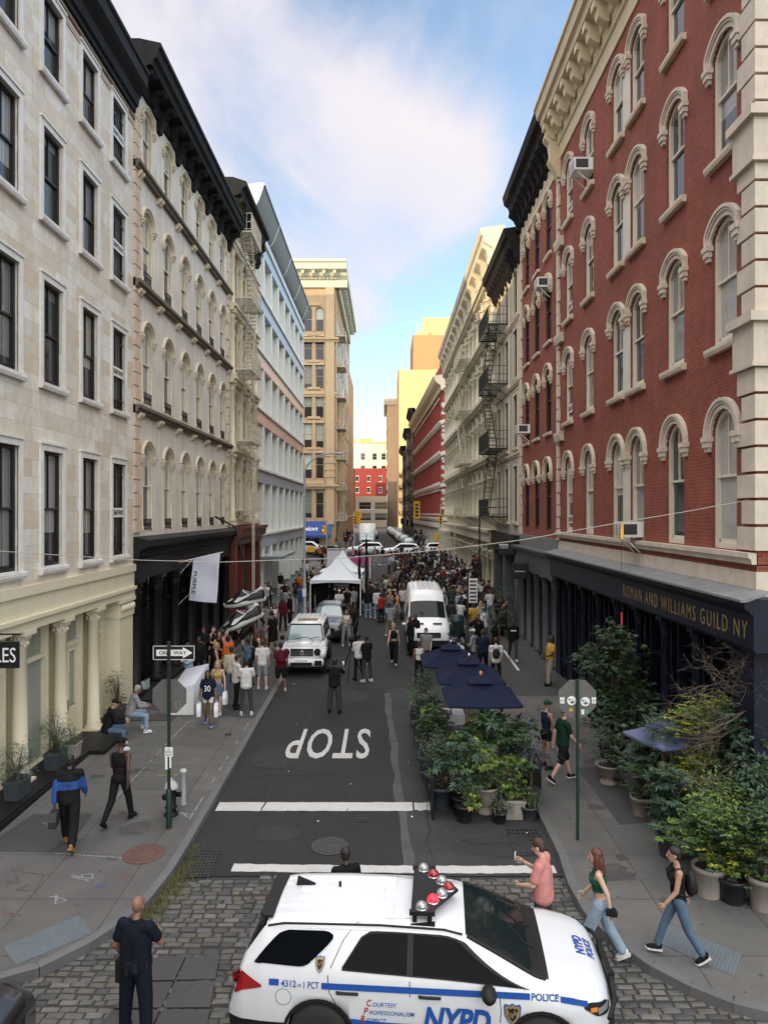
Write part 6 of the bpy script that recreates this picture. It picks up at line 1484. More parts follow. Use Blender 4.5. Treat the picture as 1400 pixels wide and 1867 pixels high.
# ------------------------------------------------------------------ people
def cap(mb, a, b, r0, r1, n=10):
    a, b = Vector(a), Vector(b); mb.ell(a,(r0,r0,r0),n,6); mb.ell(b,(r1,r1,r1),n,6); mb.tube([a,b],[r0,r1],n)
def remesh(mb, vox, name, smooth=2):
    me = mb.mesh('t', [M['plastic']]); o = bpy.data.objects.new('t', me); COL.objects.link(o)
    md = o.modifiers.new('r','REMESH'); md.mode = 'VOXEL'; md.voxel_size = vox; md.use_smooth_shade = True
    if smooth: m2 = o.modifiers.new('s','SMOOTH'); m2.factor = .5; m2.iterations = smooth
    dg = _dg(); dg.update(); r = bpy.data.meshes.new_from_object(o.evaluated_get(dg)); bpy.data.objects.remove(o); bpy.data.meshes.remove(me)
    r.name = name; return r
def add_mesh(me, mb):
    """append loose shapes (fingers) to a finished body mesh"""
    bm = bmesh.new(); bm.from_mesh(me); vs = [bm.verts.new(p) for p in mb.v]
    for f_ in mb.f:
        try: bm.faces.new([vs[i] for i in f_]).smooth = True
        except ValueError: pass
    bm.to_mesh(me); bm.free()
POSES = {   # legs: (hip, knee, spread); arms: (forward, out, elbow, inward turn of the forearm)
 'stand':   dict(L=(2,4,4), R=(-2,3,5), aL=(4,8,18,10), aR=(0,9,22,10)),
 'stand2':  dict(L=(8,14,6), R=(-4,2,5), aL=(10,10,70,55), aR=(12,12,85,50)),
 'cross':   dict(L=(2,4,6), R=(-2,3,6), aL=(22,14,100,75), aR=(24,14,95,80)),
 'walk':    dict(L=(21,7,2), R=(-16,20,2), aL=(-18,8,14,0), aR=(20,8,24,0), lean=4),
 'walk2':   dict(L=(-17,24,2), R=(20,6,2), aL=(18,8,26,0), aR=(-18,9,14,0), lean=4),
 'stride':  dict(L=(23,5,1), R=(-17,14,2), aL=(-24,8,16,0), aR=(14,8,30,0), lean=3),
 'photo':   dict(L=(2,2,7), R=(-1,2,7), aL=(48,26,96,30), aR=(52,22,92,26)),
 'phone':   dict(L=(4,6,4), R=(-6,6,4), aL=(18,8,60,30), aR=(28,8,98,25), head=18),
 'bags':    dict(L=(14,8,2), R=(-12,16,2), aL=(6,16,12,0), aR=(2,16,10,0), lean=2),
 'sit':     dict(L=(84,86,8), R=(78,80,10), aL=(44,10,52,25), aR=(38,12,66,30), lean=16),
 'lean':    dict(L=(10,4,4), R=(2,10,4), aL=(6,10,60,40), aR=(8,12,80,55), lean=-6),
 'officer': dict(L=(4,2,8), R=(-3,3,8), aL=(-4,18,42,10), aR=(24,22,88,48), head=0),
}
BODY = {}
def body_meshes(pose, top, bot, hair, fem=False, vox=.016, heavy=1.0):
    key = (pose, top, bot, hair, fem, vox, heavy)
    if key in BODY: return BODY[key]
    p = POSES[pose]; lean = R(p.get('lean',2)); V3 = Vector
    hw = .095 if fem else .092; sw = .160 if fem else .188; k = heavy
    def limb(o, d1, l1, d2, l2): a = V3(o); b = a + d1*l1; c = b + d2*l2; return a, b, c
    fw = lambda ang, out=0.0, s=1: V3((s*math.sin(R(out)), math.sin(R(ang))*math.cos(R(out)), -math.cos(R(ang))*math.cos(R(out))))
    hip = V3((0,0,.93)); legs = []
    for s_, nm in ((-1,'L'),(1,'R')):
        h_, kn, sp = p[nm]; d1 = fw(h_, sp, s_); d2 = fw(h_-kn, sp*.6, s_); a, b, c = limb(hip+V3((s_*hw,0,-.02)), d1, .44, d2, .42)
        pitch = max(-10, min(60, -(h_-kn)*1.0)) if (h_-kn) < -8 else 0
        legs.append((a,b,c,s_,pitch))
    rot = Matrix.Rotation(-lean, 3, 'X')
    up = lambda v: hip + rot @ (V3(v)-hip)
    chest, neck, neck2 = up((0,.0,1.24)), up((0,-.015,1.455)), up((0,.012,1.53)); head = up((0,.03+.05*math.sin(R(p.get('head',0))),1.625-.02*math.sin(R(p.get('head',0)))))
    hr = rot @ Matrix.Rotation(-R(p.get('head',0)), 3, 'X')
    arms = []
    for s_, nm in ((-1,'aL'),(1,'aR')):
        f_, o_, e_, inn = p[nm]; sh = up((s_*sw, -.01, 1.405)); d1 = rot @ fw(f_, o_, s_)
        d2 = rot @ fw(f_+e_, o_*.4, s_); ax = d1; d2 = Matrix.Rotation(-R(inn)*s_, 3, ax) @ d2 if inn else d2
        a, b, c = limb(sh, d1, .285, d2, .25); arms.append((a,b,c,d2.normalized(),s_))
    mb = MB()
    def trunk(m, g=0.0, z0=.90, hip_w=None, waist=None):
        hwid = (.150 if fem else .142)*k + g; wwid = (.118 if fem else .135)*k + g; cw = (.145 if fem else .165)*k + g
        rr = Matrix(((1,0,0),(0,1,0),(0,0,1)))
        m.ell(up((0,-.01,.93)), (hwid, .112*k+g, .13+g*.6), 14, 9, rot=rot); m.ell(up((0,.0,1.08)), (wwid, .098*k+g, .16), 14, 9, rot=rot); m.ell(up((0,.0,1.27)), (cw, .112*k+g, .185+g*.5), 14, 9, rot=rot)
        for s_ in (-1,1):
            cap(m, up((0,-.01,1.38)), up((s_*(sw-.02),-.01,1.39)), .075+g, .062+g)
            if fem: m.ell(up((s_*.062,.085,1.285)), (.058+g,.05+g,.055+g), 8, 6)
        cap(m, up((0,-.01,1.38)), up((0,-.01,1.44)), .07+g, .055+g)
    trunk(mb)
    cap(mb, neck, neck2, .054 if not fem else .046, .050 if not fem else .043)
    mb.ell(head+V3((0,-.008,.028)), (.076,.096,.098), 14, 10, rot=hr); mb.ell(head+hr@V3((0,.022,-.045)), (.058,.066,.075), 12, 8, rot=hr); mb.ell(head+hr@V3((0,.05,-.095)), (.032,.03,.028), 8, 6)
    cap(mb, head+hr@V3((0,.092,.022)), head+hr@V3((0,.112,-.022)), .012, .017, 6)
    for s_ in (-1,1): mb.ell(head+hr@V3((s_*.078,-.005,-.008)), (.012,.024,.034), 6, 5)
    for a,b,c,d,s_ in arms: cap(mb,a,b,.050*k,.039*k); cap(mb,b,c,.040*k,.028)
    for a,b,c,s_,pt in legs: cap(mb,a,b,.082*k,.056*k); cap(mb,b,(b*.55+c*.45)+V3((0,-.012,0)),.054*k,.052*k); cap(mb,b*.55+c*.45,c,.050*k,.036)
    body = remesh(mb, vox, 'person')
    hb = MB()
    for a,b,c,d,s_ in arms:
        sd_ = V3((s_,0,0)); side = (sd_ - d*sd_.dot(d)).normalized(); nrm = d.cross(side).normalized()
        q = Matrix((side, nrm, d)).transposed()
        hb.ell(c+d*.055, (.018,.040,.052), 8, 6, rot=Matrix((side, nrm, d)).transposed())
        for i, (o_, l_) in enumerate(((-.029,.062),(-.010,.074),(.010,.078),(.029,.068))):
            p0 = c+d*.095+nrm*o_; d2 = (d - side*.25).normalized(); p1 = p0+d2*l_*.55; d3 = (d2 - side*.7).normalized(); hb.tube([p0-d*.02,p0,p1,p1+d3*l_*.5],[.009,.0095,.0085,.006],5)
        tdir = nrm if nrm.y*1 + 0 > 0 else -nrm
        hb.tube([c+d*.03+tdir*.03, c+d*.065+tdir*.055, c+d*.098+tdir*.058-side*.015],[.012,.011,.007],5)
    add_mesh(body, hb)
    res = {'body': body, 'parts': [], 'head': head, 'hr': hr, 'arms': arms, 'legs': legs, 'up': up}
    # --- top
    g = .016
    mb = MB()
    if top != 'bare':
        trunk(mb, g if top not in ('jacket','hoodie') else .03)
        sl = {'tank':0, 'vest':.0, 'dress':0, 'crop':.12, 'tee':.62, 'polo':.70, 'long':2.0, 'jacket':2.0, 'hoodie':2.0, 'shirt':2.0}[top]; gg = .018 if top in ('tee','polo') else .014 if sl < 2 else (.016 if top == 'long' else .024)
        for a,b,c,d,s_ in arms:
            if sl > 0 and sl <= 1: cap(mb, a, a+(b-a)*sl, .052*k+gg, .046*k+gg*1.3)
            elif sl > 1: cap(mb,a,b,.052*k+gg,.042*k+gg); cap(mb,b,b+(c-b)*.92,.042*k+gg,.032+gg)
        if top in ('tee','polo','jacket','hoodie','shirt','long'): mb.ell(up((0,-.01,.90)), (.186*k+g*.5,.134*k+g*.5,.14), 16, 9, rot=rot); cap(mb, up((-.055*k,-.006,.92)), up((-.06*k,-.002,1.22)), .122*k+g*.5, .118*k+g*.5, 12); cap(mb, up((.055*k,-.006,.92)), up((.06*k,-.002,1.22)), .122*k+g*.5, .118*k+g*.5, 12)
        if top in ('jacket','hoodie'): cap(mb, up((-.06,-.03,1.47)), up((.06,-.03,1.47)), .05, .05)
        if top == 'dress': mb.lathe([(.14,.95),(.20,.62),(.20,.58),(.05,.58),(.05,.95)], 14)
        t = remesh(mb, vox, {'tee':'t_shirt','polo':'polo_shirt','tank':'tank_top','vest':'vest','dress':'dress','crop':'top','long':'shirt','jacket':'jacket','hoodie':'hoodie','shirt':'shirt'}[top])
        bm = bmesh.new(); bm.from_mesh(t)
        inv = lambda v: (rot.inverted() @ (v-hip)) + hip
        lowz = {'crop':1.10,'tank':.90,'vest':.90,'dress':.55}.get(top, .80)
        kill = []
        for v in bm.verts:
            w = inv(v.co); nearneck = math.hypot(w.x, w.y+.01)
            if w.z > 1.50 or (top in ('tank','vest','dress','crop') and (w.z > 1.455 or (w.z > 1.33 and abs(w.x) > sw-.035))) or (w.z < lowz and abs(w.x) < .25 and not any((v.co-q).length < .12 for a,b,c,d,s_ in arms for q in (c,(b+c)/2,b))): kill.append(v)
        bmesh.ops.delete(bm, geom=kill, context='VERTS'); bm.to_mesh(t); bm.free(); res['parts'].append((t,'top'))
    # --- legs wear
    if bot != 'none':
        mb = MB(); wide = {'pants':.012,'jeans':.014,'wide':.034,'cargo':.030,'shorts':.026,'skirt':.0,'slim':.014,'hot':.012}[bot]
        if bot == 'skirt': mb.ell(up((0,-.01,.93)), (.165*k,.13*k,.11), 14, 8); mb.lathe([(.155,.95),(.21,.62),(.21,.60),(.1,.60),(.1,.95)], 16)
        else:
            mb.ell(hip+V3((0,-.012,.0)), (.152*k+.01,.116*k+.012,.13), 14, 9)
            for a,b,c,s_,pt in legs:
                if bot in ('shorts','hot'): e = a+(b-a)*(.92 if bot == 'shorts' else .42); cap(mb,a,e,.088*k+wide,.064*k+wide*1.2)
                else: cap(mb,a,b,.086*k+wide*.8,.058*k+wide); cap(mb,b,c+(b-c)*.08,.057*k+wide,.044+wide*1.1)
        t = remesh(mb, vox, {'skirt':'skirt','shorts':'shorts','hot':'shorts','jeans':'jeans'}.get(bot,'trousers'))
        bm = bmesh.new(); bm.from_mesh(t); zt_ = .90 if top in ('tee','polo','jacket','hoodie','shirt','long') else 1.01; kill = [v for v in bm.verts if (hip + rot.inverted() @ (v.co-hip)).z > zt_ and pose != 'sit']; bmesh.ops.delete(bm, geom=kill, context='VERTS'); bm.to_mesh(t); bm.free(); res['parts'].append((t,'bot'))
    # --- shoes
    for a,b,c,s_,pt in legs:
        mb = MB(); mb.ell((0,.055,-.045),(.046,.115,.042),10,7); mb.ell((0,-.03,-.015),(.042,.058,.06),10,7); mb.add([(x,y,z) for z in (-.09,-.062) for x,y in ((-.04,-.085),(.04,-.085),(.05,.05),(.046,.14),(.0,.178),(-.046,.14),(-.05,.05))], [tuple(range(7))[::-1],tuple(range(7,14))]+[(i,(i+1)%7,7+(i+1)%7,7+i) for i in range(7)], 1)
        mb.xf(Matrix.Translation(c+V3((0,0,.0))) @ Matrix.Rotation(-R(s_*6),4,'Z') @ Matrix.Rotation(-R(pt),4,'X'))
        res['parts'].append((mb.mesh('shoe',[M['plastic'],M['plastic']]),'shoe'))
    # --- hair or hat
    mb = MB(); H = lambda v: head + hr @ V3(v)
    if hair != 'bald':
        if hair in ('cap','capback'):
            mb.ell(H((0,-.012,.055)), (.088,.108,.078), 14, 8, rot=hr); s_ = 1 if hair == 'cap' else -1
            mb.add([tuple(H((x, -.012+s_*(.09+dy), .045+dz))) for dz in (0,.012) for x,dy in ((-.07,0),(-.06,.07),(0,.095),(.06,.07),(.07,0))], [tuple(range(5)),tuple(range(5,10))[::-1]]+[(i,(i+1)%5,5+(i+1)%5,5+i) for i in range(5)])
            hm = mb.mesh('cap', [M['plastic']])
        else:
            mb.ell(H((0,-.022,.050)), (.086,.100,.088), 14, 9, rot=hr)
            if hair in ('short','long','bun','pony'): mb.ell(H((0,-.05,.0)), (.082,.066,.085), 12, 8, rot=hr)
            if hair == 'afro': mb.ell(H((0,-.03,.06)), (.125,.125,.12), 14, 9)
            if hair == 'long':
                mb.ell(H((0,-.085,-.12)), (.098,.05,.17), 12, 9, rot=hr); mb.ell(H((0,-.10,-.26)), (.105,.042,.16), 12, 9, rot=hr)
                for s_ in (-1,1): mb.ell(H((s_*.078,-.01,-.07)), (.03,.05,.13), 8, 7)
            if hair == 'bun': mb.ell(H((0,-.10,.08)), (.045,.045,.045), 8, 7)
            if hair == 'pony': cap(mb, H((0,-.10,.03)), H((0,-.13,-.15)), .03, .018)
            if hair == 'braids':
                for j in range(9):
                    a = PI*(j/8)+PI; x, y = .085*math.cos(a), .07*math.sin(a)-.02; cap(mb, H((x,y,.05)), H((x*1.25,y*1.15-.01,-.22)), .02, .014, 6)
            hm = remesh(mb, min(vox,.013), 'hair', 1)
        res['parts'].append((hm,'hair'))
    # --- face
    mb = MB()
    for s_ in (-1,1): mb.ell(H((s_*.031,.088,.012)), (.013,.008,.008), 8, 6); mb.ell(H((s_*.032,.090,.035)), (.02,.007,.005), 8, 4)
    mb.ell(H((0,.092,-.058)), (.022,.009,.006), 8, 4, 1)
    res['parts'].append((mb.mesh('face',[M['hairdark'],M['lips']]),'face'))
    zs = [v.co.z for me_, kd in res['parts'] if kd == 'shoe' for v in me_.vertices]; z0 = min(zs)
    for me_ in [body]+[m_ for m_,_ in res['parts']]: me_.transform(Matrix.Translation((0,0,-z0)))
    res['dz'] = -z0
    BODY[key] = res; return res
def cloth(name, col, **k): return mat(name, col, .85, noise=((7,.22),(40,.12)), bump=.35, bscale=14, spec=.12, **k)
M['hairdark'] = mat('dark brown hair', (.012,.009,.007), .6, noise=(30,.3)); M['lips'] = mat('lips', (.24,.08,.07), .5)
SKIN = {'dark': mat('dark brown skin', (.075,.038,.024), .5), 'brown': mat('brown skin', (.20,.105,.065), .5), 'tan': mat('tan skin', (.38,.225,.155), .5), 'light': mat('light skin', (.52,.34,.26), .5)}
HAIR = {'black': M['hairdark'], 'brown': mat('brown hair', (.05,.024,.012), .6, noise=(30,.3)), 'auburn': mat('auburn hair', (.085,.026,.014), .5, noise=(30,.3)), 'blond': mat('blond hair', (.34,.22,.10), .6, noise=(30,.25)), 'grey': mat('grey hair', (.3,.28,.25), .7, noise=(30,.25)),
        'navy': cloth('navy cap cloth', (.012,.016,.035)), 'white': cloth('white cap cloth', (.6,.6,.6)), 'green': cloth('green cap cloth', (.01,.05,.025)), 'red': cloth('red cap cloth', (.35,.02,.02)), 'orange': cloth('orange cap cloth', (.7,.14,.02)), 'cblack': cloth('black cap cloth', (.012,.012,.012)), 'camo': cloth('olive cap cloth', (.10,.10,.06))}
CL = {n: cloth(n+' cloth', c) for n, c in dict(black=(.012,.012,.013), white=(.60,.60,.59), grey=(.24,.24,.25), charcoal=(.05,.05,.055), navy=(.013,.018,.040), blue=(.03,.08,.26), lightblue=(.32,.42,.58), denim=(.085,.135,.20), paledenim=(.24,.32,.40), pink=(.52,.22,.20), red=(.36,.025,.02), maroon=(.09,.012,.018), green=(.02,.09,.05), darkgreen=(.010,.035,.022), olive=(.10,.105,.06), yellow=(.50,.33,.06), gold=(.45,.32,.14), khaki=(.36,.31,.22), beige=(.46,.40,.31), brown=(.10,.055,.03), orange=(.55,.13,.03), tanboot=(.30,.16,.06), police=(.008,.010,.018), teal=(.02,.11,.09)).items()}
WORDS = dict(lightblue='light blue', paledenim='pale denim', darkgreen='dark green', tanboot='tan')
def wd(c): return WORDS.get(c, c)
def person(label, x, y, head_deg, pose='stand', top='tee', tc='black', bot='pants', bc='black', hair='short', hc='black', skin='tan', shoe='black', fem=False, H=1.75, vox=.016, heavy=1.0, z=None, group=None, sole=None, mir=False):
    """head_deg: 0 = looking up the street (away from the viewer), 90 = to the left, -90 = to the right, 180 = towards the viewer"""
    b = body_meshes(pose, top, bot, hair, fem, vox, heavy)
    o = ob('person', b['body']); tag(o, label, 'person', group)
    def setm(o_, ms):
        while len(o_.data.materials) < len(ms): o_.data.materials.append(M['plastic'])
        for i, m_ in enumerate(ms): o_.material_slots[i].link = 'OBJECT'; o_.material_slots[i].material = m_
    setm(o, [SKIN[skin]])
    for me, kd in b['parts']:
        c = ob(me.name.split('.')[0], me, o)
        if kd == 'top': setm(c, [CL[tc]])
        elif kd == 'bot': setm(c, [CL[bc]])
        elif kd == 'shoe': setm(c, [CL[shoe], CL[sole or ('white' if shoe in ('white','blue','navy') else shoe)]])
        elif kd == 'hair': setm(c, [HAIR[hc]])
    s_ = H/1.75; o.scale = (s_*(-1 if mir else 1), s_, s_)
    zz = z if z is not None else zg(y) + (.14 if (x < -4.02 or x > 3.48) and y < 80 or (y > 97 and not (-4.4 < x-shift(y) < 4.6)) else 0)
    o.location = (x, y, zz); o.rotation_euler = (0,0,R(head_deg)); o['_b'] = 0; del o['_b']
    return o, b
def pp(label, px, py, hd, **k):
    x, y = gp(px, py, k.pop('dz', 0.0)); return person(label, x, y, hd, **k)
def addpart(o, name, mb, mats): c = mb.build(name, mats, o); return c
V3 = Vector
def backpack(o, b, mt, name='backpack'):
    t = thing(name, (0,0,0), '', 'backpack'); return t
# --- near people
N = .013
o, b = person('bald policeman in dark uniform standing on the steel plates with his back to us', -3.30, 9.42, -12, pose='officer', top='tee', tc='police', bot='cargo', bc='police', hair='bald', skin='brown', H=1.79, vox=N, heavy=1.12)
mb = MB(); up = b['up']; dz = V3((0,0,b['dz']))
mb.lathe([(.175,.955),(.178,1.0),(.165,1.005)], 18); mb.xf(Matrix.Translation(dz) @ Matrix.Diagonal((1,.80,1,1)))
for a, w, h in ((-2.7,.05,.10),(-2.0,.04,.09),(-1.2,.05,.08),(-.4,.045,.12),(.3,.05,.10),(3.0,.05,.14)):
    n0 = len(mb.v); mb.box(-w/2,w/2,.165,.215,.96-h*.7,.96+h*.4); mb.xf(Matrix.Translation(dz) @ Matrix.Diagonal((1,.85,1,1)) @ Matrix.Rotation(a,4,'Z'), n0)
mb.box(-.26,-.19,-.06,.06,.66+b['dz'],.95+b['dz']); bl = addpart(o, 'duty_belt', mb, M['plastic'])
mb = MB(); mb.box(-.275,-.255,-.03,.03,.78+b['dz'],.88+b['dz']); mb.build('pouch', M['sign_yellow'], bl)
mb = MB(); a_ = b['arms'][0]; q = a_[0]*.62+a_[1]*.38+dz; mb.add([tuple(q+V3((-.073,yy,zz))) for yy,zz in ((-.04,.045),(.04,.045),(.04,-.02),(0,-.055),(-.04,-.02))], [(0,1,2,3,4)]); 
for k in range(3): mb.add([tuple(q+V3((-.076,yy,zz-.09-.02*k))) for yy,zz in ((-.035,0),(0,.02),(.035,0),(.035,-.012),(0,.008),(-.035,-.012))], [(0,1,4,5),(1,2,3,4)])
addpart(o, 'sleeve_patch', mb, CL['lightblue'])
o, b = person('man in black and blue tracksuit jacket walking up the left pavement carrying a bag', -6.32, 14.25, 12, pose='walk', top='jacket', tc='black', bot='wide', bc='black', hair='short', hc='black', skin='dark', shoe='tanboot', H=1.80, vox=N, heavy=1.08)
me = [c for c in o.children if c.name.startswith('jacket')][0]
me.data = me.data.copy(); me.data.materials.append(CL['blue']); me.material_slots[1].link = 'OBJECT'; me.material_slots[1].material = CL['blue']
for p_ in me.data.polygons:
    c = p_.center; 
    if 1.13 < c.z-b['dz'] < 1.28 or (abs(c.x) > .20 and c.z-b['dz'] < 1.33): p_.material_index = 1
def bag_in_hand(label, o, b, side, mt, w=.30, h=.36, d=.12, drop=.12, name='shopping_bag', cat='bag', group=None, soft=False):
    a,bb,c,dd,s_ = b['arms'][0 if side < 0 else 1]; loc = o.matrix_basis @ (c + dd*.09 + V3((0,0,b['dz'])))
    t = thing(name, loc, label, cat, group, o.rotation_euler[2]); mb = MB()
    mb.add([(x*sx,y*sy,z) for z,sx,sy in ((-drop-h,.94,1.0),(-drop-h*.5,1.03,1.1 if not soft else 1.3),(-drop,1.0,.55)) for x,y in ((-d/2,-w/2),(d/2,-w/2),(d/2,w/2),(-d/2,w/2))], [(0,3,2,1),(8,9,10,11)]+[(4*k+i,4*k+(i+1)%4,4*k+4+(i+1)%4,4*k+4+i) for k in (0,1) for i in range(4)])
    mb.build('bag_body', mt, t); mb = MB()
    for x in (-d*.22,d*.22): mb.tube([(x,-w*.25,-drop),(x*.6,-w*.12,-.02),(x*.3,0,.0),(x*.6,w*.12,-.02),(x,w*.25,-drop)], .006, 5)
    mb.build('handle', mt, t); return t
bag_in_hand('dark grey crumpled bag held low by the man in the blue banded jacket', o, b, -1, CL['charcoal'], .30, .30, .14, .06, soft=True)
person('man in black sleeveless top and black cap walking away on the left pavement', -5.72, 15.35, -10, pose='walk2', top='tank', tc='black', bot='slim', bc='black', hair='cap', hc='cblack', skin='dark', H=1.80, vox=N, heavy=1.06)
o, b = person('dark haired man in pink polo shirt looking at his phone beside the police car', 2.42, 10.98, 62, pose='phone', top='polo', tc='pink', bot='pants', bc='charcoal', hair='short', hc='brown', skin='light', H=1.80, vox=N, heavy=1.1)
def phone_in(o, b, side, label):
    a,bb,c,dd,s_ = b['arms'][0 if side < 0 else 1]; loc = o.matrix_basis @ (c + dd*.13 + V3((0,.025,b['dz'])))
    t = thing('phone', loc, label, 'phone', 'phones in hands', o.rotation_euler[2]); mb = MB(); mb.box(-.037,.037,.0,.009,-.05,.10); mb.build('phone_case', M['plastic'], t); mb = MB(); mb.box(-.033,.033,-.003,-.001,-.045,.095); mb.build('screen', mat('lit phone screen', (.1,.12,.15), .2, emit=(.5,.6,.7,.6)), t); return t
phone_in(o, b, 1, 'phone held by the man in the pink polo shirt')
o, b = person('woman with long auburn hair, green top and flared blue jeans stepping off the kerb', 3.28, 10.92, 72, pose='stride', top='crop', tc='green', bot='wide', bc='paledenim', hair='long', hc='auburn', skin='light', shoe='white', fem=True, H=1.70, vox=N)
bag_in_hand('small black shoulder bag of the woman with auburn hair', o, b, -1, M['plastic'], .16, .12, .06, -.14, name='handbag')
o, b = person('woman in black sleeveless top and jeans with a black backpack crossing at the right corner', 4.42, 10.78, 80, pose='stride', top='vest', tc='black', bot='jeans', bc='denim', hair='short', hc='black', skin='tan', shoe='black', sole='white', fem=True, H=1.66, vox=N, mir=True)
def pack_on(o, b, label, mt, s_=1.0):
    t = thing('backpack', o.matrix_basis @ (b['up']((0,-.20,1.18)) + V3((0,0,b['dz']))), label, 'backpack', 'backpacks being worn', o.rotation_euler[2]); mb = MB()
    mb.ell((0,0,0),(.14*s_,.085*s_,.20*s_),12,9); mb.ell((0,-.06*s_,-.06),(.10*s_,.05,.10*s_),10,7); mb.build('pack_body', mt, t); mb = MB()
    for q in (-1,1): mb.tube([(q*.09,.07,.18),(q*.12,.20,.26),(q*.12,.32,.12),(q*.12,.20,-.12),(q*.10,.05,-.16)], .016, 6)
    mb.build('strap', mt, t); return t
pack_on(o, b, 'black backpack of the woman crossing at the right corner', M['plastic'])
person('dark haired person mostly hidden behind the police car roof', -.62, 11.15, 20, pose='stand', top='tee', tc='black', bot='pants', bc='black', hair='short', hc='black', skin='dark', H=1.60, vox=N)
person('woman in green cap, black sleeveless top and patterned shorts standing by the planters', 4.16, 18.5, -60, pose='stand2', top='vest', tc='navy', bot='hot', bc='black', hair='cap', hc='green', skin='tan', fem=True, H=1.70, vox=N)
person('man in dark green t-shirt, black shorts and black socks beside the right sign post', 4.36, 17.55, -75, pose='walk', top='tee', tc='darkgreen', bot='shorts', bc='black', hair='capback', hc='camo', skin='light', shoe='black', sole='white', H=1.78, vox=N)
person('man in mustard shirt and khaki trousers leaning on the navy shopfront', 6.15, 26.7, 100, pose='lean', top='tee', tc='yellow', bot='cargo', bc='khaki', hair='braids', hc='black', skin='dark', H=1.82, vox=N)
o, b = person('man in black t-shirt and grey cargo trousers filming in the middle of the road', -1.70, 23.7, -8, pose='photo', top='tee', tc='black', bot='cargo', bc='charcoal', hair='short', hc='black', skin='dark', H=1.76, vox=N, heavy=1.05)
phone_in(o, b, 1, 'phone raised by the man filming in the road')
person('seated person in black top and blue jeans on the lower stoop step', -7.72, 19.75, -62, pose='sit', top='hoodie', tc='black', bot='jeans', bc='denim', hair='cap', hc='cblack', skin='tan', shoe='white', H=1.74, vox=N, z=.515)
person('seated person in grey hooded top and jeans on the black ledge', -7.55, 21.1, -58, pose='sit', top='hoodie', tc='grey', bot='jeans', bc='paledenim', hair='short', hc='grey', skin='brown', shoe='white', H=1.74, vox=N, z=.57)
NB = .016
o, b = person('woman in navy football jersey with number thirty and white shorts carrying white bags', -5.45, 21.9, 186, pose='bags', top='tee', tc='navy', bot='hot', bc='white', hair='braids', hc='black', skin='brown', shoe='blue', fem=True, H=1.66, vox=N)
me = text_mesh('30', width=.20, height=.19, extrude=.003, bold=.01); me.materials.clear(); me.materials.append(M['white_paint']); me.name = 'lettering'
me.transform(Matrix.Translation(b['up']((0,.19,1.20)) + V3((0,0,b['dz']))) @ Matrix.Rotation(PI,4,'Z') @ Matrix.Rotation(PI/2,4,'X')); ob('lettering', me, o)
bag_in_hand('white shopping bag in the left hand of the woman in the jersey', o, b, -1, M['white_cloth'], .22, .40, .12, .10); bag_in_hand('white shopping bag in the right hand of the woman in the jersey', o, b, 1, M['white_cloth'], .24, .38, .12, .10)
o, b = person('woman with long blond hair, gold top and denim skirt carrying a white bag', -5.42, 23.05, 176, pose='bags', top='crop', tc='gold', bot='skirt', bc='denim', hair='long', hc='blond', skin='light', shoe='white', fem=True, H=1.70, vox=N)
bag_in_hand('white shopping bag carried by the blond woman', o, b, -1, M['white_cloth'], .22, .38, .12, .08)
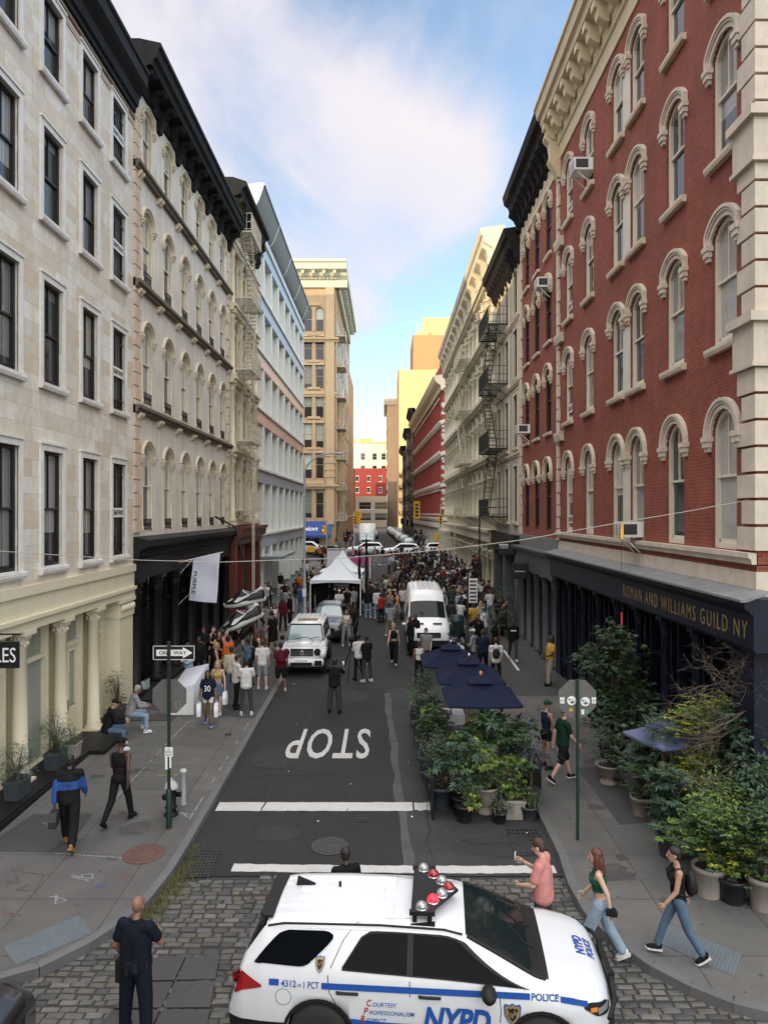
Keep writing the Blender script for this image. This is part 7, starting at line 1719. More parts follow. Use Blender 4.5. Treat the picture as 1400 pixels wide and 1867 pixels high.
P_ = [
 ('man in white long shirt and dark trousers, hands on hips, near the road edge', 449,1303,10,dict(pose='cross',top='tee',tc='white',bot='pants',bc='charcoal',hair='short',hc='black',skin='tan',shoe='white',dz=.14)),
 ('man in white t-shirt and black trousers looking right beside the man in the long shirt', 431,1292,-55,dict(pose='stand2',top='tee',tc='white',bot='pants',bc='black',hair='short',hc='black',skin='tan',dz=.14)),
 ('young man in white t-shirt and grey shorts standing at the left kerb', 478,1256,5,dict(pose='stand',top='tee',tc='white',bot='shorts',bc='grey',hair='short',hc='brown',skin='light',shoe='white',dz=.14)),
 ('man in maroon shirt and black shorts standing in the gutter by the boxy white suv', 512,1260,15,dict(pose='stand',top='tee',tc='maroon',bot='shorts',bc='black',hair='short',hc='black',skin='brown',shoe='beige')),
 ('man in loose beige shirt and blue jeans seen from behind', 422,1272,12,dict(pose='stand',top='long',tc='beige',bot='jeans',bc='denim',hair='short',hc='black',skin='brown',dz=.14)),
 ('woman with cropped blond hair in a black dress holding papers', 393,1262,-70,dict(pose='stand2',top='dress',tc='black',bot='none',hair='short',hc='blond',skin='tan',fem=True,dz=.14)),
 ('man in sleeveless denim vest beside the black ramp', 452,1250,-20,dict(pose='photo',top='vest',tc='denim',bot='pants',bc='black',hair='short',hc='black',skin='dark',dz=.14)),
 ('red haired woman in black top by the black ramp', 466,1232,-30,dict(pose='stand',top='tank',tc='black',bot='skirt',bc='black',hair='long',hc='auburn',skin='light',fem=True,dz=.14)),
 ('woman with curly brown hair in a backless brown top by the boxy white suv', 478,1228,10,dict(pose='stand2',top='crop',tc='brown',bot='slim',bc='black',hair='long',hc='brown',skin='brown',fem=True,dz=.14)),
 ('person in orange hoodie against the black ramp wall', 417,1245,60,dict(pose='stand',top='hoodie',tc='orange',bot='pants',bc='black',hair='short',hc='black',skin='dark',dz=.14)),
 ('man in light blue shirt leaning behind the white plinth', 343,1262,160,dict(pose='stand2',top='long',tc='lightblue',bot='pants',bc='black',hair='short',hc='black',skin='brown',dz=.14)),
 ('doorman in black suit standing before the black shopfront', 362,1235,200,dict(pose='stand',top='jacket',tc='black',bot='pants',bc='black',hair='short',hc='black',skin='dark',dz=.4)),
 ('second doorman in black at the black shopfront steps', 372,1212,170,dict(pose='cross',top='jacket',tc='black',bot='pants',bc='black',hair='short',hc='black',skin='brown',dz=.4)),
 ('woman in sleeveless black top at the foot of the ramp', 386,1222,-110,dict(pose='stand2',top='tank',tc='black',bot='skirt',bc='black',hair='pony',hc='black',skin='light',fem=True,dz=.14)),
 ('woman in black halter leaning on the ramp rail', 400,1200,-150,dict(pose='lean',top='tank',tc='black',bot='slim',bc='black',hair='long',hc='black',skin='tan',fem=True,dz=.9)),
 ('person in pale top leaning over the ramp rail under the hanging shoes', 414,1190,-120,dict(pose='lean',top='tee',tc='pink',bot='pants',bc='black',hair='short',hc='black',skin='light',dz=1.0)),
 ('woman in white crop top and black trousers walking along the kerb behind the boxy suv', 500,1165,190,dict(pose='walk',top='crop',tc='white',bot='pants',bc='black',hair='long',hc='black',skin='tan',fem=True,dz=.14)),
 ('woman in maroon cardigan beside the woman in white crop top', 516,1150,200,dict(pose='stand',top='long',tc='maroon',bot='pants',bc='black',hair='long',hc='brown',skin='brown',fem=True,dz=.14)),
 ('fan in royal blue jersey and cap seen from behind near the tent', 549,1122,0,dict(pose='stand',top='tee',tc='blue',bot='jeans',bc='denim',hair='cap',hc='navy',skin='tan',dz=.14)),
 ('person in camouflage grey jacket behind the boxy suv', 523,1128,10,dict(pose='stand',top='jacket',tc='grey',bot='pants',bc='olive',hair='short',hc='black',skin='dark',dz=.14)),
 ('woman with long dark hair, white jacket and black top behind the boxy suv', 539,1118,180,dict(pose='stand2',top='tank',tc='black',bot='pants',bc='white',hair='long',hc='black',skin='brown',fem=True,dz=.14)),
 ('cameraman in white shirt and black trousers beside the tripod', 654,1241,30,dict(pose='phone',top='long',tc='white',bot='pants',bc='black',hair='afro',hc='black',skin='dark',shoe='black')),
 ('cameraman in black with a white strap right of the tripod', 669,1243,40,dict(pose='stand2',top='tee',tc='black',bot='pants',bc='charcoal',hair='short',hc='black',skin='brown',shoe='white')),
 ('woman in white sleeveless top and grey trousers near the dark suv', 631,1178,200,dict(pose='stand2',top='tank',tc='white',bot='wide',bc='grey',hair='bun',hc='black',skin='tan',fem=True,shoe='white')),
 ('man in black talking to the woman in grey trousers', 648,1172,110,dict(pose='stand',top='tee',tc='black',bot='pants',bc='black',hair='short',hc='black',skin='dark')),
 ('woman in strapless black top and flared black trousers striding towards the viewer', 718,1212,172,dict(pose='walk',top='crop',tc='black',bot='wide',bc='black',hair='pony',hc='blond',skin='light',fem=True,shoe='beige')),
 ('man in grey t-shirt and black trousers walking towards the viewer by the van', 777,1222,165,dict(pose='walk2',top='tee',tc='grey',bot='pants',bc='black',hair='short',hc='brown',skin='light')),
 ('person in white vest partly hidden by the farthest plants', 764,1248,10,dict(pose='stand',top='tank',tc='white',bot='pants',bc='black',hair='short',hc='brown',skin='brown',H=1.62)),
 ('man in grey t-shirt and pale trousers seen from behind in the road', 711,1162,20,dict(pose='walk',top='tee',tc='grey',bot='pants',bc='khaki',hair='short',hc='black',skin='dark',shoe='white')),
 ('man in all black with a bag at the front corner of the van', 749,1196,120,dict(pose='stand',top='jacket',tc='black',bot='pants',bc='black',hair='short',hc='black',skin='dark')),
 ('woman in long black coat beside the van bonnet', 757,1190,150,dict(pose='stand2',top='jacket',tc='black',bot='wide',bc='black',hair='long',hc='black',skin='brown',fem=True)),
 ('man in dark maroon jacket against the front of the van', 768,1184,200,dict(pose='stand',top='jacket',tc='maroon',bot='pants',bc='black',hair='short',hc='black',skin='dark')),
 ('man in white hooded top and pale jeans seen from behind near the tent', 688,1128,5,dict(pose='stand',top='hoodie',tc='white',bot='jeans',bc='paledenim',hair='short',hc='black',skin='brown',shoe='white')),
 ('man in black hooded top and pale jeans left of the white hooded one', 671,1126,-10,dict(pose='stand',top='hoodie',tc='black',bot='jeans',bc='paledenim',hair='short',hc='black',skin='dark',shoe='white')),
 ('man in cream t-shirt and black trousers between the white hooded man and the van', 714,1118,170,dict(pose='cross',top='tee',tc='beige',bot='pants',bc='black',hair='short',hc='black',skin='tan')),
 ('person in orange cap under the tent edge', 655,1120,20,dict(pose='stand',top='hoodie',tc='black',bot='pants',bc='black',hair='cap',hc='orange',skin='dark')),
 ('man in patterned grey shirt under the tent edge', 644,1124,0,dict(pose='stand',top='tee',tc='grey',bot='pants',bc='olive',hair='short',hc='black',skin='brown')),
 ('man in white shirt and black apron at the tent', 618,1130,-160,dict(pose='cross',top='tee',tc='white',bot='wide',bc='black',hair='cap',hc='white',skin='tan')),
 ('woman in gold patterned top at the tent', 632,1122,190,dict(pose='stand2',top='tee',tc='gold',bot='pants',bc='brown',hair='long',hc='brown',skin='brown',fem=True)),
 ('man in yellow hooded jacket by the sign pole right of the van', 863,1165,175,dict(pose='phone',top='hoodie',tc='yellow',bot='jeans',bc='paledenim',hair='short',hc='black',skin='dark',dz=.14)),
 ('man in navy shirt with his back to us at the umbrellas', 880,1232,5,dict(pose='stand',top='tee',tc='navy',bot='pants',bc='black',hair='short',hc='brown',skin='brown',dz=.14,heavy=1.2)),
 ('man in white baseball cap and grey hooded top beside the umbrellas', 864,1228,60,dict(pose='stand2',top='hoodie',tc='grey',bot='pants',bc='black',hair='cap',hc='white',skin='brown',dz=.14)),
 ('balding man in white t-shirt with a dark backpack behind the umbrellas', 904,1250,-5,dict(pose='stand',top='tee',tc='white',bot='pants',bc='black',hair='short',hc='brown',skin='light',dz=.14)),
 ('woman in black dress with big dark hair on the right pavement', 902,1205,175,dict(pose='stand',top='dress',tc='black',bot='none',hair='afro',hc='black',skin='dark',fem=True,dz=.14)),
 ('man in black sweatshirt with a white print walking on the right pavement', 935,1205,178,dict(pose='walk',top='long',tc='black',bot='pants',bc='charcoal',hair='short',hc='black',skin='dark',shoe='white',dz=.14)),
 ('person in white hooded top bending over by the right planter', 884,1178,60,dict(pose='phone',top='hoodie',tc='white',bot='jeans',bc='denim',hair='short',hc='brown',skin='light',dz=.14)),
 ('woman with blond hair and denim jacket right of the yellow jacket', 876,1160,-30,dict(pose='stand2',top='long',tc='lightblue',bot='slim',bc='black',hair='long',hc='blond',skin='light',fem=True,dz=.14)),
 ('man in dark clothes with a camera by the right planter', 872,1192,150,dict(pose='photo',top='jacket',tc='black',bot='pants',bc='black',hair='short',hc='black',skin='brown',dz=.14)),
 ('person with a black backpack right of the van', 822,1150,0,dict(pose='stand',top='tee',tc='charcoal',bot='pants',bc='khaki',hair='short',hc='black',skin='dark',dz=.14)),
 ('man in pale blue shirt behind the postbox', 838,1136,20,dict(pose='stand',top='tee',tc='lightblue',bot='pants',bc='khaki',hair='short',hc='brown',skin='light',dz=.14)),
]
near = {}
for lab, px, py, hd, kw in P_: near[lab] = pp(lab, px, py, hd, vox=NB, **kw)
o, b = near['person with a black backpack right of the van']; pack_on(o, b, 'black backpack on the person right of the van', M['plastic'])
o, b = near['balding man in white t-shirt with a dark backpack behind the umbrellas']; pack_on(o, b, 'dark backpack worn by the balding man in white', M['plastic'])
o, b = near['man in maroon shirt and black shorts standing in the gutter by the boxy white suv']; pack_on(o, b, 'maroon backpack of the man in black shorts', CL['maroon'])
o, b = near['man in black sweatshirt with a white print walking on the right pavement']; mb = MB(); q = b['up']((0,.165,1.30)) + V3((0,0,b['dz'])); mb.box(q.x-.12,q.x+.12,q.y-.02,q.y+.004,q.z-.02,q.z+.025); addpart(o, 'print', mb, M['white_paint'])
# --- the crowd: a dozen figures, copied and re-dressed
rc = random.Random(21); CV = .024
PR = []
for pose, top, bot, hair, fem in (('stand','tee','pants','short',0),('stand2','hoodie','pants','cap',0),('cross','tee','jeans','short',0),('photo','tee','pants','short',0),('walk','jacket','pants','afro',0),('stand','tank','slim','long',1),('stand2','dress','none','long',1),('walk2','crop','wide','pony',1),('phone','long','jeans','long',1),('walk','tee','shorts','cap',0),('bags','tee','skirt','bun',1),('stand','hoodie','wide','braids',0)): PR.append((pose,top,bot,hair,fem))
TC = ['black']*16+['charcoal']*5+['white']*4+['grey']*2+['navy']*2+['maroon','red','olive','brown','beige','green','orange','blue','lightblue','pink']; BC = ['black']*12+['charcoal']*2+['denim']*3+['paledenim','khaki','white','olive','grey']
NAMES = {'tee':'t-shirt','hoodie':'hooded top','jacket':'jacket','tank':'sleeveless top','dress':'dress','crop':'short top','long':'long sleeved shirt'}
PN = {'stand':'standing','stand2':'standing with bent arms','cross':'with folded arms','photo':'filming with raised hands','walk':'walking','walk2':'walking','phone':'looking at a phone','bags':'strolling'}
BN = {'pants':'trousers','jeans':'jeans','slim':'leggings','none':'','wide':'wide trousers','shorts':'shorts','skirt':'skirt'}
HN = {'short':'short hair','cap':'cap','afro':'round afro hair','long':'long hair','pony':'ponytail','bun':'hair bun','braids':'braids'}
taken = [(q.location.x, q.location.y) for q in COL.objects if q.name.startswith('person')]
for v in (g, dk, vn):
    for i in range(-5,6): taken += [(v.location.x+dx_, v.location.y+i*.55) for dx_ in (-.7,0,.7)]
labels_used = {}
def crowd(n, fx, fy, where, face=None, z=None, sp=.50, group='crowd in the street'):
    made = 0; tries = 0
    while made < n and tries < n*60:
        tries += 1; x, y = fx(), fy(); x = x(y) if callable(x) else x
        if any((x-a)**2+(y-b)**2 < sp*sp for a,b in taken): continue
        taken.append((x,y)); pose, top, bot, hair, fem = rc.choice(PR); tc, bc = rc.choice(TC), rc.choice(BC); hc = rc.choice(('black','black','black','brown','blond')) if hair not in ('cap',) else rc.choice(('cblack','white','red','navy','camo'))
        lab = 'person in %s %s%s, %s, %s' % (wd(tc), NAMES[top], (' and %s %s' % (wd(bc), BN[bot])) if bot != 'none' else '', PN[pose] if pose not in ('walk','walk2') else HN[hair]+' walking', where)
        lab = ' '.join(lab.split()[:16]); labels_used[lab] = labels_used.get(lab,0)+1
        if labels_used[lab] > 1: lab = lab.replace('person in', 'person with %s in' % HN[hair]); lab = ' '.join(lab.split()[:16])
        hd = (face + rc.gauss(0,35)) if face is not None else rc.uniform(0,360)
        person(lab, x, y, hd, pose=pose, top=top, tc=tc, bot=bot, bc=bc, hair=hair, hc=hc, skin=rc.choice(('dark','dark','brown','brown','tan','light','light')), shoe=rc.choice(('black','white','white','charcoal')), fem=bool(fem), H=rc.uniform(1.60,1.86), vox=CV, z=z, group=group); made += 1
U = rc.uniform
crowd(84, lambda: U(0.9,6.6), lambda: U(41.5,70), 'behind the van', None)
crowd(16, lambda: U(0.2,3.5), lambda: U(66,78), 'near the barriers', None)
crowd(16, lambda: U(-2.0,1.0), lambda: U(41,52), 'by the tent', None)
crowd(8, lambda: U(-3.6,-1.4), lambda: U(42.5,46), 'under the tent', None)
crowd(18, lambda: U(3.7,6.3), lambda: U(36,48), 'on the right pavement', None)
crowd(14, lambda: U(-7.6,-4.4), lambda: U(44,54), 'on the left pavement', 180)
crowd(8, lambda: U(-7.6,-4.4), lambda: U(55,76), 'far along the left pavement', None)
crowd(7, lambda: U(-7.4,-4.6), lambda: U(32,40), 'past the black ramp', None)
crowd(12, lambda: U(-8,5), lambda: U(77,84), 'at the junction', None)
crowd(20, lambda: (lambda y: U(-8.0,-4.6)+shift(y)), lambda: U(99,135), 'on the far left pavement', None)
crowd(24, lambda: (lambda y: U(4.4,7.6)+shift(y)), lambda: U(98,140), 'on the far right pavement', None)
crowd(5, lambda: U(5.95,6.25), lambda: U(45.4,50.5), 'standing on the ledge of the cream iron building', 90, z=2.35, sp=.45)
mb = MB(); kinds = {'skin':[SKIN['dark'],SKIN['brown'],SKIN['tan']],'top':[CL[c] for c in ('black','charcoal','white','navy','maroon','grey')],'bot':[CL[c] for c in ('black','charcoal','denim')],'hair':[M['hairdark']],'shoe':[CL['black']]}; flat = [m_ for v_ in kinds.values() for m_ in v_]
pr_ = [body_meshes(*a, vox=.045) for a in (('stand','tee','pants','short',False),('stand2','hoodie','pants','cap',False),('cross','tee','jeans','long',True))]; n_ = 0; tries = 0
data = [[(kd,[v.co.copy() for v in me_.vertices],[list(p_.vertices) for p_ in me_.polygons]) for me_,kd in [(b_['body'],'skin')]+[q for q in b_['parts'] if q[1] in kinds]] for b_ in pr_]
while n_ < 115 and tries < 6000:
    tries += 1; x, y = U(1.0,6.7), U(42,77)
    if any((x-a)**2+(y-b_)**2 < .16 for a,b_ in taken): continue
    taken.append((x,y)); n_ += 1; s_ = U(.92,1.06); T_ = Matrix.Translation((x,y,zg(y)+(.14 if x > 3.48 else 0))) @ Matrix.Rotation(U(0,6.28),4,'Z') @ Matrix.Scale(s_,4); ci = {k: flat.index(rc.choice(v_)) for k, v_ in kinds.items()}
    for kd, vs_, fs_ in rc.choice(data): mb.add([T_ @ v for v in vs_], fs_, ci[kd], True)
tag(mb.build('crowd', flat), 'dense throng packed behind the white van', 'crowd', kind='stuff')
# ------------------------------------------------------------------ street furniture and small things
M['post_green'] = mat('dark green post paint', (.008,.028,.020), .5, noise=(8,.2))
M['sign_back'] = mat('dull aluminium sign back', (.13,.13,.125), .5, metal=.2, noise=((3,.12),(14,.08)))
M['canvas_navy'] = mat('navy umbrella canvas', (.007,.011,.032), .9, spec=.2, noise=(6,.12), bump=.2, bscale=8)
M['canvas_white'] = mat('white tent canvas', (.70,.74,.80), .7, noise=(1.2,.04))
M['wood'] = mat('light wood', (.35,.2,.1), .6, noise=(8,.2))
def octagon(r): return [(r*math.cos(PI/8+PI/4*k)/math.cos(PI/8), r*math.sin(PI/8+PI/4*k)/math.cos(PI/8)) for k in range(8)]
def arrow_sign(parent, M4, w=.92, h=.31):
    mb = MB(); mb.box(-w/2,w/2,-.004,.004,-h/2,h/2); mb.v = [tuple(M4 @ Vector(p)) for p in mb.v]; s_ = mb.build('arrow_sign', M['frame_black'], parent)
    mb = MB(); e = .012
    for (a,b,c,d) in ((-w/2,w/2,h/2-e,h/2),(-w/2,w/2,-h/2,-h/2+e),(-w/2,-w/2+e,-h/2,h/2),(w/2-e,w/2,-h/2,h/2)): mb.add([(a,-.0065,c),(b,-.0065,c),(b,-.0065,d),(a,-.0065,d)], [(0,1,2,3)])
    mb.add([(x,-.0065,z) for x,z in ((-w*.42,-h*.22),(w*.22,-h*.22),(w*.22,-h*.40),(w*.45,0),(w*.22,h*.40),(w*.22,h*.22),(-w*.42,h*.22))], [tuple(range(7))])
    mb.v = [tuple(M4 @ Vector(p)) for p in mb.v]; mb.build('arrow', M['white_paint'], s_)
    me = text_mesh('ONE  WAY', width=w*.66, height=h*.27, extrude=0, bold=.02); me.materials.clear(); me.materials.append(M['frame_black']); me.name = 'lettering'
    me.transform(M4 @ Matrix(((1,0,0,-.02),(0,0,-1,-.008),(0,1,0,0),(0,0,0,1)))); ob('lettering', me, s_); return s_
x, y = gp(308,1510,.14); z = zg(y)+.14
t = thing('sign_post', (x,y,z), 'dark green sign post with one way sign on the left pavement', 'sign post')
mb = MB(); mb.box(-.028,.028,-.028,.028,0,3.95)
for k in range(60): mb.box(-.008,.008,-.031,-.027,1.0+k*.05,1.02+k*.05)
mb.build('post', M['post_green'], t); mb = MB(); mb.lathe([(.062,0),(.062,.80),(.05,.82),(.03,.83)], 14); mb.build('sleeve', M['post_green'], t)
arrow_sign(t, Matrix.Translation((.09,.045,3.70)) , .88, .30)
arrow_sign(t, Matrix.Translation((-.07,.32,3.36)) @ Matrix.Rotation(R(105),4,'Z') @ Matrix.Rotation(PI,4,'Z'), .86, .30)
mb = MB(); mb.prism_y([(a,b+2.78) for a,b in octagon(.36)], .035, .041); st = mb.build('stop_sign', M['sign_back'], t)
mb = MB()
for k in range(12): a = rs.uniform(0,6); mb.tube([(.18+.09*math.cos(a+j*.8)*rs.uniform(.4,1),.033,2.60+.10*math.sin(a+j*.8)) for j in range(4)], .004, 4)
for k in range(5): a = rs.uniform(0,6); mb.tube([(-.28+.04*math.cos(a+j),.033,2.93+.04*math.sin(a+j)) for j in range(4)], .004, 4)
mb.build('scratches', mat('pale scratch', (.24,.24,.22), .7), st)['kind'] = 'stuff'
mb = MB(); mb.box(-.075,.095,-.040,-.036,1.52,1.72); mb.box(-.07,-.02,-.036,-.032,1.25,1.52); mb.box(.02,.06,-.036,-.032,1.28,1.52); nt_ = mb.build('paper_notice', M['white_paint'], t)
for k, w_ in enumerate(('NO','PARKING','FRIDAY')): text_on('lettering', w_, plane_mat((.01,-.043,1.68-k*.06),(1,0,0),(0,0,1)), M['frame_black'], nt_, width=(.05,.15,.13)[k], height=.045, extrude=.0)
x, y = gp(312,1487,.14); z = zg(y)+.14
t = thing('fire_hydrant', (x,y,z), 'black fire hydrant with silver cap behind the green post', 'fire hydrant')
mb = MB(); mb.lathe([(.15,0),(.15,.05),(.11,.07),(.11,.16),(.135,.17),(.135,.20),(.105,.21),(.105,.58),(.13,.60)], 18)
for a in (0,2.1,-2.1):
    n0 = len(mb.v); mb.lathe([(.055,.09),(.055,.19),(.065,.19),(.065,.21),(.03,.22),(0,.22)], 10); mb.xf(Matrix.Translation((0,0,.46)) @ Matrix.Rotation(a,4,'Z') @ Matrix.Rotation(PI/2,4,'Y'), n0)
mb.build('barrel', M['black_paint'], t); mb = MB(); mb.lathe([(.155,.60),(.155,.635),(.12,.70),(.07,.75),(.035,.76),(.035,.81),(0,.81)], 18); mb.build('cap', mat('silver paint', (.42,.42,.41), .45, noise=(9,.15)), t)
x, y = gp(334,1467,.14)
t = thing('bollard', (x,y,zg(y)+.14), 'grey steel bollard beside the fire hydrant', 'bollard'); gpaint = mat('grey bollard paint', (.25,.26,.26), .5, noise=(7,.15))
mb = MB(); mb.lathe([(.075,0),(.075,.03),(.062,.035),(.062,.74)], 16); mb.build('tube', gpaint, t); mb = MB(); mb.lathe([(.078,.74),(.080,.77),(.06,.80),(0,.81)], 16); mb.build('cap', mat('pale bollard cap', (.45,.45,.44), .5), t)
x, y = gp(1053,1532,.14); z = zg(y)+.14
t = thing('sign_post', (x,y,z), 'thin green sign post with the stickered back of a stop sign, on the right pavement', 'sign post')
mb = MB(); mb.box(-.028,.028,-.022,.022,0,3.28); mb.box(-.014,.014,-.03,-.02,0,3.27); mb.build('post', M['post_green'], t)
st = MB(); st.prism_y([(a,b+2.88) for a,b in octagon(.385)], .026, .032); st = st.build('stop_sign', M['sign_back'], t)
stw, stb, sty, stg = M['white_paint'], mat('blue grey sticker print', (.05,.13,.17), .5), mat('yellow sticker', (.5,.32,.03), .5), mat('green sticker', (.05,.28,.2), .5)
for sx, sz in ((-.115,2.84),(.16,2.82)):
    mb = MB(); mb.add([(sx+.095*math.cos(2*PI*k/20), .022, sz+.095*math.sin(2*PI*k/20)) for k in range(20)], [tuple(range(20))]); q = mb.build('sticker', stw, st)
    mb = MB(); mb.add([(sx-.045,.019,sz-.03),(sx+.0,.019,sz-.065),(sx+.07,.019,sz-.035),(sx+.02,.019,sz+.0)], [(0,1,2,3)]); mb.add([(sx-.075,.019,sz+.005),(sx-.06,.019,sz+.05),(sx-.02,.019,sz+.02),(sx+.03,.019,sz+.03),(sx+.0,.019,sz+.01)], [(0,1,2,3,4)]); mb.build('print', stb, q)
for sx in (-.31,.335):
    mb = MB()
    for q in range(3): mb.box(sx-.045+.032*q,sx-.018+.032*q,.019,.022,2.85,2.91); mb.box(sx-.04+.03*q,sx-.016+.03*q,.019,.022,2.78,2.84)
    mb.build('sticker', stw, st)
mb = MB(); mb.box(-.17,-.09,.020,.022,2.62,2.68); mb.build('sticker', sty, st); mb = MB(); mb.box(.16,.22,.020,.022,2.58,2.66); mb.build('sticker', stg, st); mb = MB(); mb.box(.08,.14,.020,.022,2.56,2.66); mb.build('sticker', stw, st)
t = thing('hanging_sign', (-8.0,14.55,4.2), 'black hanging shop sign with white capitals at the left edge, on the cream columns', 'shop sign')
mb = MB(); mb.box(-.62,.52,-.03,.03,-.27,.27); mb.build('board', M['frame_black'], t); text_on('lettering', 'ILES', plane_mat((.22,-.034,0),(1,0,0),(0,0,1)), M['white_cloth'], t, width=.50, height=.30, extrude=.002, bold=.0)
mb = MB(); mb.tube([(-.9,0,.42),(.55,0,.42)], .02, 6); mb.tube([(-.4,0,.27),(-.4,0,.42)], .01, 5); mb.tube([(.4,0,.27),(.4,0,.42)], .01, 5); mb.build('bracket', M['iron_black'], t)
t = thing('banner', (-7.35,29.2,4.3), 'white banner with a dark word down its edge, hung from the black shopfront', 'banner')
mb = MB(); n, m_ = 14, 12; P_ = []
for i in range(n+1):
    for j in range(m_+1):
        u, v = i/n, j/m_; top = (-.52+1.10*u, .92+.22*u); bot = (-.72+1.14*u, -.78-.12*u)
        xx = top[0]*(1-v)+bot[0]*v; zz = top[1]*(1-v)+bot[1]*v; P_.append((xx, .06*math.sin(u*5+v*2.5)*v+.03*math.sin(v*7-u*3), zz))
mb.add(P_, [(i*(m_+1)+j,(i+1)*(m_+1)+j,(i+1)*(m_+1)+j+1,i*(m_+1)+j+1) for i in range(n) for j in range(m_)], 0, True); mb.build('cloth', mat('white banner cloth', (.60,.62,.72), .8), t)
text_on('lettering', 'PURPLE', plane_mat((-.46,-.10,-.05),(-.10,0,-1),(1,0,-.10)), mat('dark print', (.01,.015,.03), .8), t, width=.92, height=.15, extrude=0, bold=.01)
text_on('lettering', 'PURPLE', plane_mat((.36,-.10,.35),(-.06,0,-1),(1,0,-.06)), mat('grey print', (.25,.26,.32), .8), t, width=.62, height=.035, extrude=0)
mb = MB(); mb.tube([(-1.0,.0,.80),(.68,.0,1.19)], .022, 6); mb.tube([(-1.2,.2,.2),(-.55,0,.90)], .012, 5); mb.tube([(-1.2,.2,-1.0),(-.72,0,-.55)], .012, 5); mb.build('pole', M['white_paint'], t)
def trainer(name, loc, rot, label):
    t = thing(name, loc, label, 'giant shoe', 'giant shoe models hung over the ramp'); t.rotation_euler = rot
    L_, B_ = 2.1, .36
    def sole(z0, z1, gx=0): 
        pr = []
        for k in range(24):
            a = 2*PI*k/24; xx = L_/2*math.cos(a); w_ = B_*(.92+.18*math.cos(a-.0))*(abs(math.sin(a))**.8)*(1 if math.sin(a) > 0 else -1); pr.append((xx*(1+gx), w_*(1+gx)))
        return pr
    mb = MB(); pr = sole(0,.2); n = 24
    f_ = lambda xx: .10*max(0,(xx-.3)/.75)**1.5
    mb.add([(a*.97,b*.95,f_(a)) for a,b in pr]+[(a,b,.10+f_(a)) for a,b in pr]+[(a*.985,b*.96,.21+f_(a)) for a,b in pr], [tuple(range(n))[::-1]]+[(q*n+k,q*n+(k+1)%n,(q+1)*n+(k+1)%n,(q+1)*n+k) for q in (0,1) for k in range(n)]+[tuple(range(2*n,3*n))], 0, True); s_ = mb.build('sole', mat('off white rubber', (.60,.60,.56), .6), t)
    mb = MB(); mb.add([(a*.98,b*.97,f_(a)-.03) for a,b in pr]+[(a*.98,b*.97,f_(a)) for a,b in pr], [tuple(range(n))[::-1],tuple(range(n,2*n))]+[(k,(k+1)%n,n+(k+1)%n,n+k) for k in range(n)]); mb.build('outsole', M['plastic'], s_)
    xs = np.linspace(-1.0,1.0,25)
    hgt = lambda x: np.interp(x, [-1.02,-.95,-.7,-.35,-.1,.1,.45,.8,.98,1.02], [.62,.78,.62,.56,.70,.72,.50,.36,.28,.2])
    wid = lambda x: np.interp(x, [-1.02,-.9,-.5,0,.5,.85,1.02], [.12,.26,.29,.31,.36,.27,.06])
    mb = MB(); rows = []
    for x in xs: h_, w_ = hgt(x), wid(x); b0 = .18+f_(x); rows.append([(x, s1*w_*k1, b0+(h_-b0)*z1) for s1,k1,z1 in ((-1,1,0),(-1,1.0,.35),(-1,.86,.75),(-1,.55,1),(1,.55,1),(1,.86,.75),(1,1.0,.35),(1,1,0))])
    for r0, r1 in zip(rows, rows[1:]):
        for k in range(7):
            xm = (r0[0][0]+r1[0][0])/2
            mm = 1 if (k in (3,) and .48 < xm < .86) or (k in (2,4) and .5 < xm < .75) or (xm < -.55 and k in (1,2,4,5) and xm > -.98 and k in (2,4)) else 2 if (k == 3 and -.75 < xm < -.1) else 0
            mb.add([r0[k],r1[k],r1[k+1],r0[k+1]], [(0,1,2,3)], mm, True)
    mb.add(rows[0], [tuple(range(8))]); mb.add(rows[-1], [tuple(range(8))[::-1]]); mb.build('upper', [mat('black leather', (.012,.012,.015), .4), mat('white leather', (.62,.63,.62), .45), mat('grey lining', (.14,.14,.15), .8)], t)
    for s1 in (-1,1):
        mb = MB(); P1 = [(.42,.26),(.30,.24),(.10,.30),(-.25,.42),(-.70,.60)]; P2 = [(.42,.30),(.36,.36),(.22,.46),(.02,.44),(-.25,.47),(-.70,.62)]
        N_ = 14; lo_ = [(np.interp(q,np.linspace(0,1,5),[p[0] for p in P1]), np.interp(q,np.linspace(0,1,5),[p[1] for p in P1])) for q in np.linspace(0,1,N_)]; hi_ = [(np.interp(q,np.linspace(0,1,6),[p[0] for p in P2]), np.interp(q,np.linspace(0,1,6),[p[1] for p in P2])) for q in np.linspace(0,1,N_)]
        S = lambda p: (p[0], s1*(wid(p[0])*np.interp((p[1]-.18)/(hgt(p[0])-.18),[0,.35,.75,1],[1,1,.86,.55])+.012), p[1])
        for (a,b),(c,d) in zip(zip(lo_,hi_),zip(lo_[1:],hi_[1:])): mb.add([S(a),S(c),S(d),S(b)], [(0,1,2,3)])
        mb.build('side_stripe', M['white_paint'], t)
    mb = MB()
    for k in range(6): x = .02+.085*k; h_ = hgt(x); mb.tube([(x,-wid(x)*.55,h_+.01),(x+.03,0,h_+.045),(x,wid(x)*.55,h_+.01)], .022, 6)
    mb.build('laces', M['plastic'], t); mb = MB(); mb.tube([(-.85,-.24,.66),(-.5,-.25,.52),(-.3,-.26,.48),(-.1,-.22,.66),(.0,0,.74),(-.1,.22,.66),(-.3,.26,.48),(-.5,.25,.52),(-.85,.24,.66)], .028, 6); mb.build('collar', M['white_paint'], t); return t
trainer('giant_trainer', (-6.5,32.6,1.95), (0,R(24),R(188)), 'lower black and white giant trainer, sole tilted to the road')
trainer('giant_trainer', (-6.8,34.6,2.62), (0,R(12),R(184)), 'upper black and white giant trainer, half hidden behind the lower one')
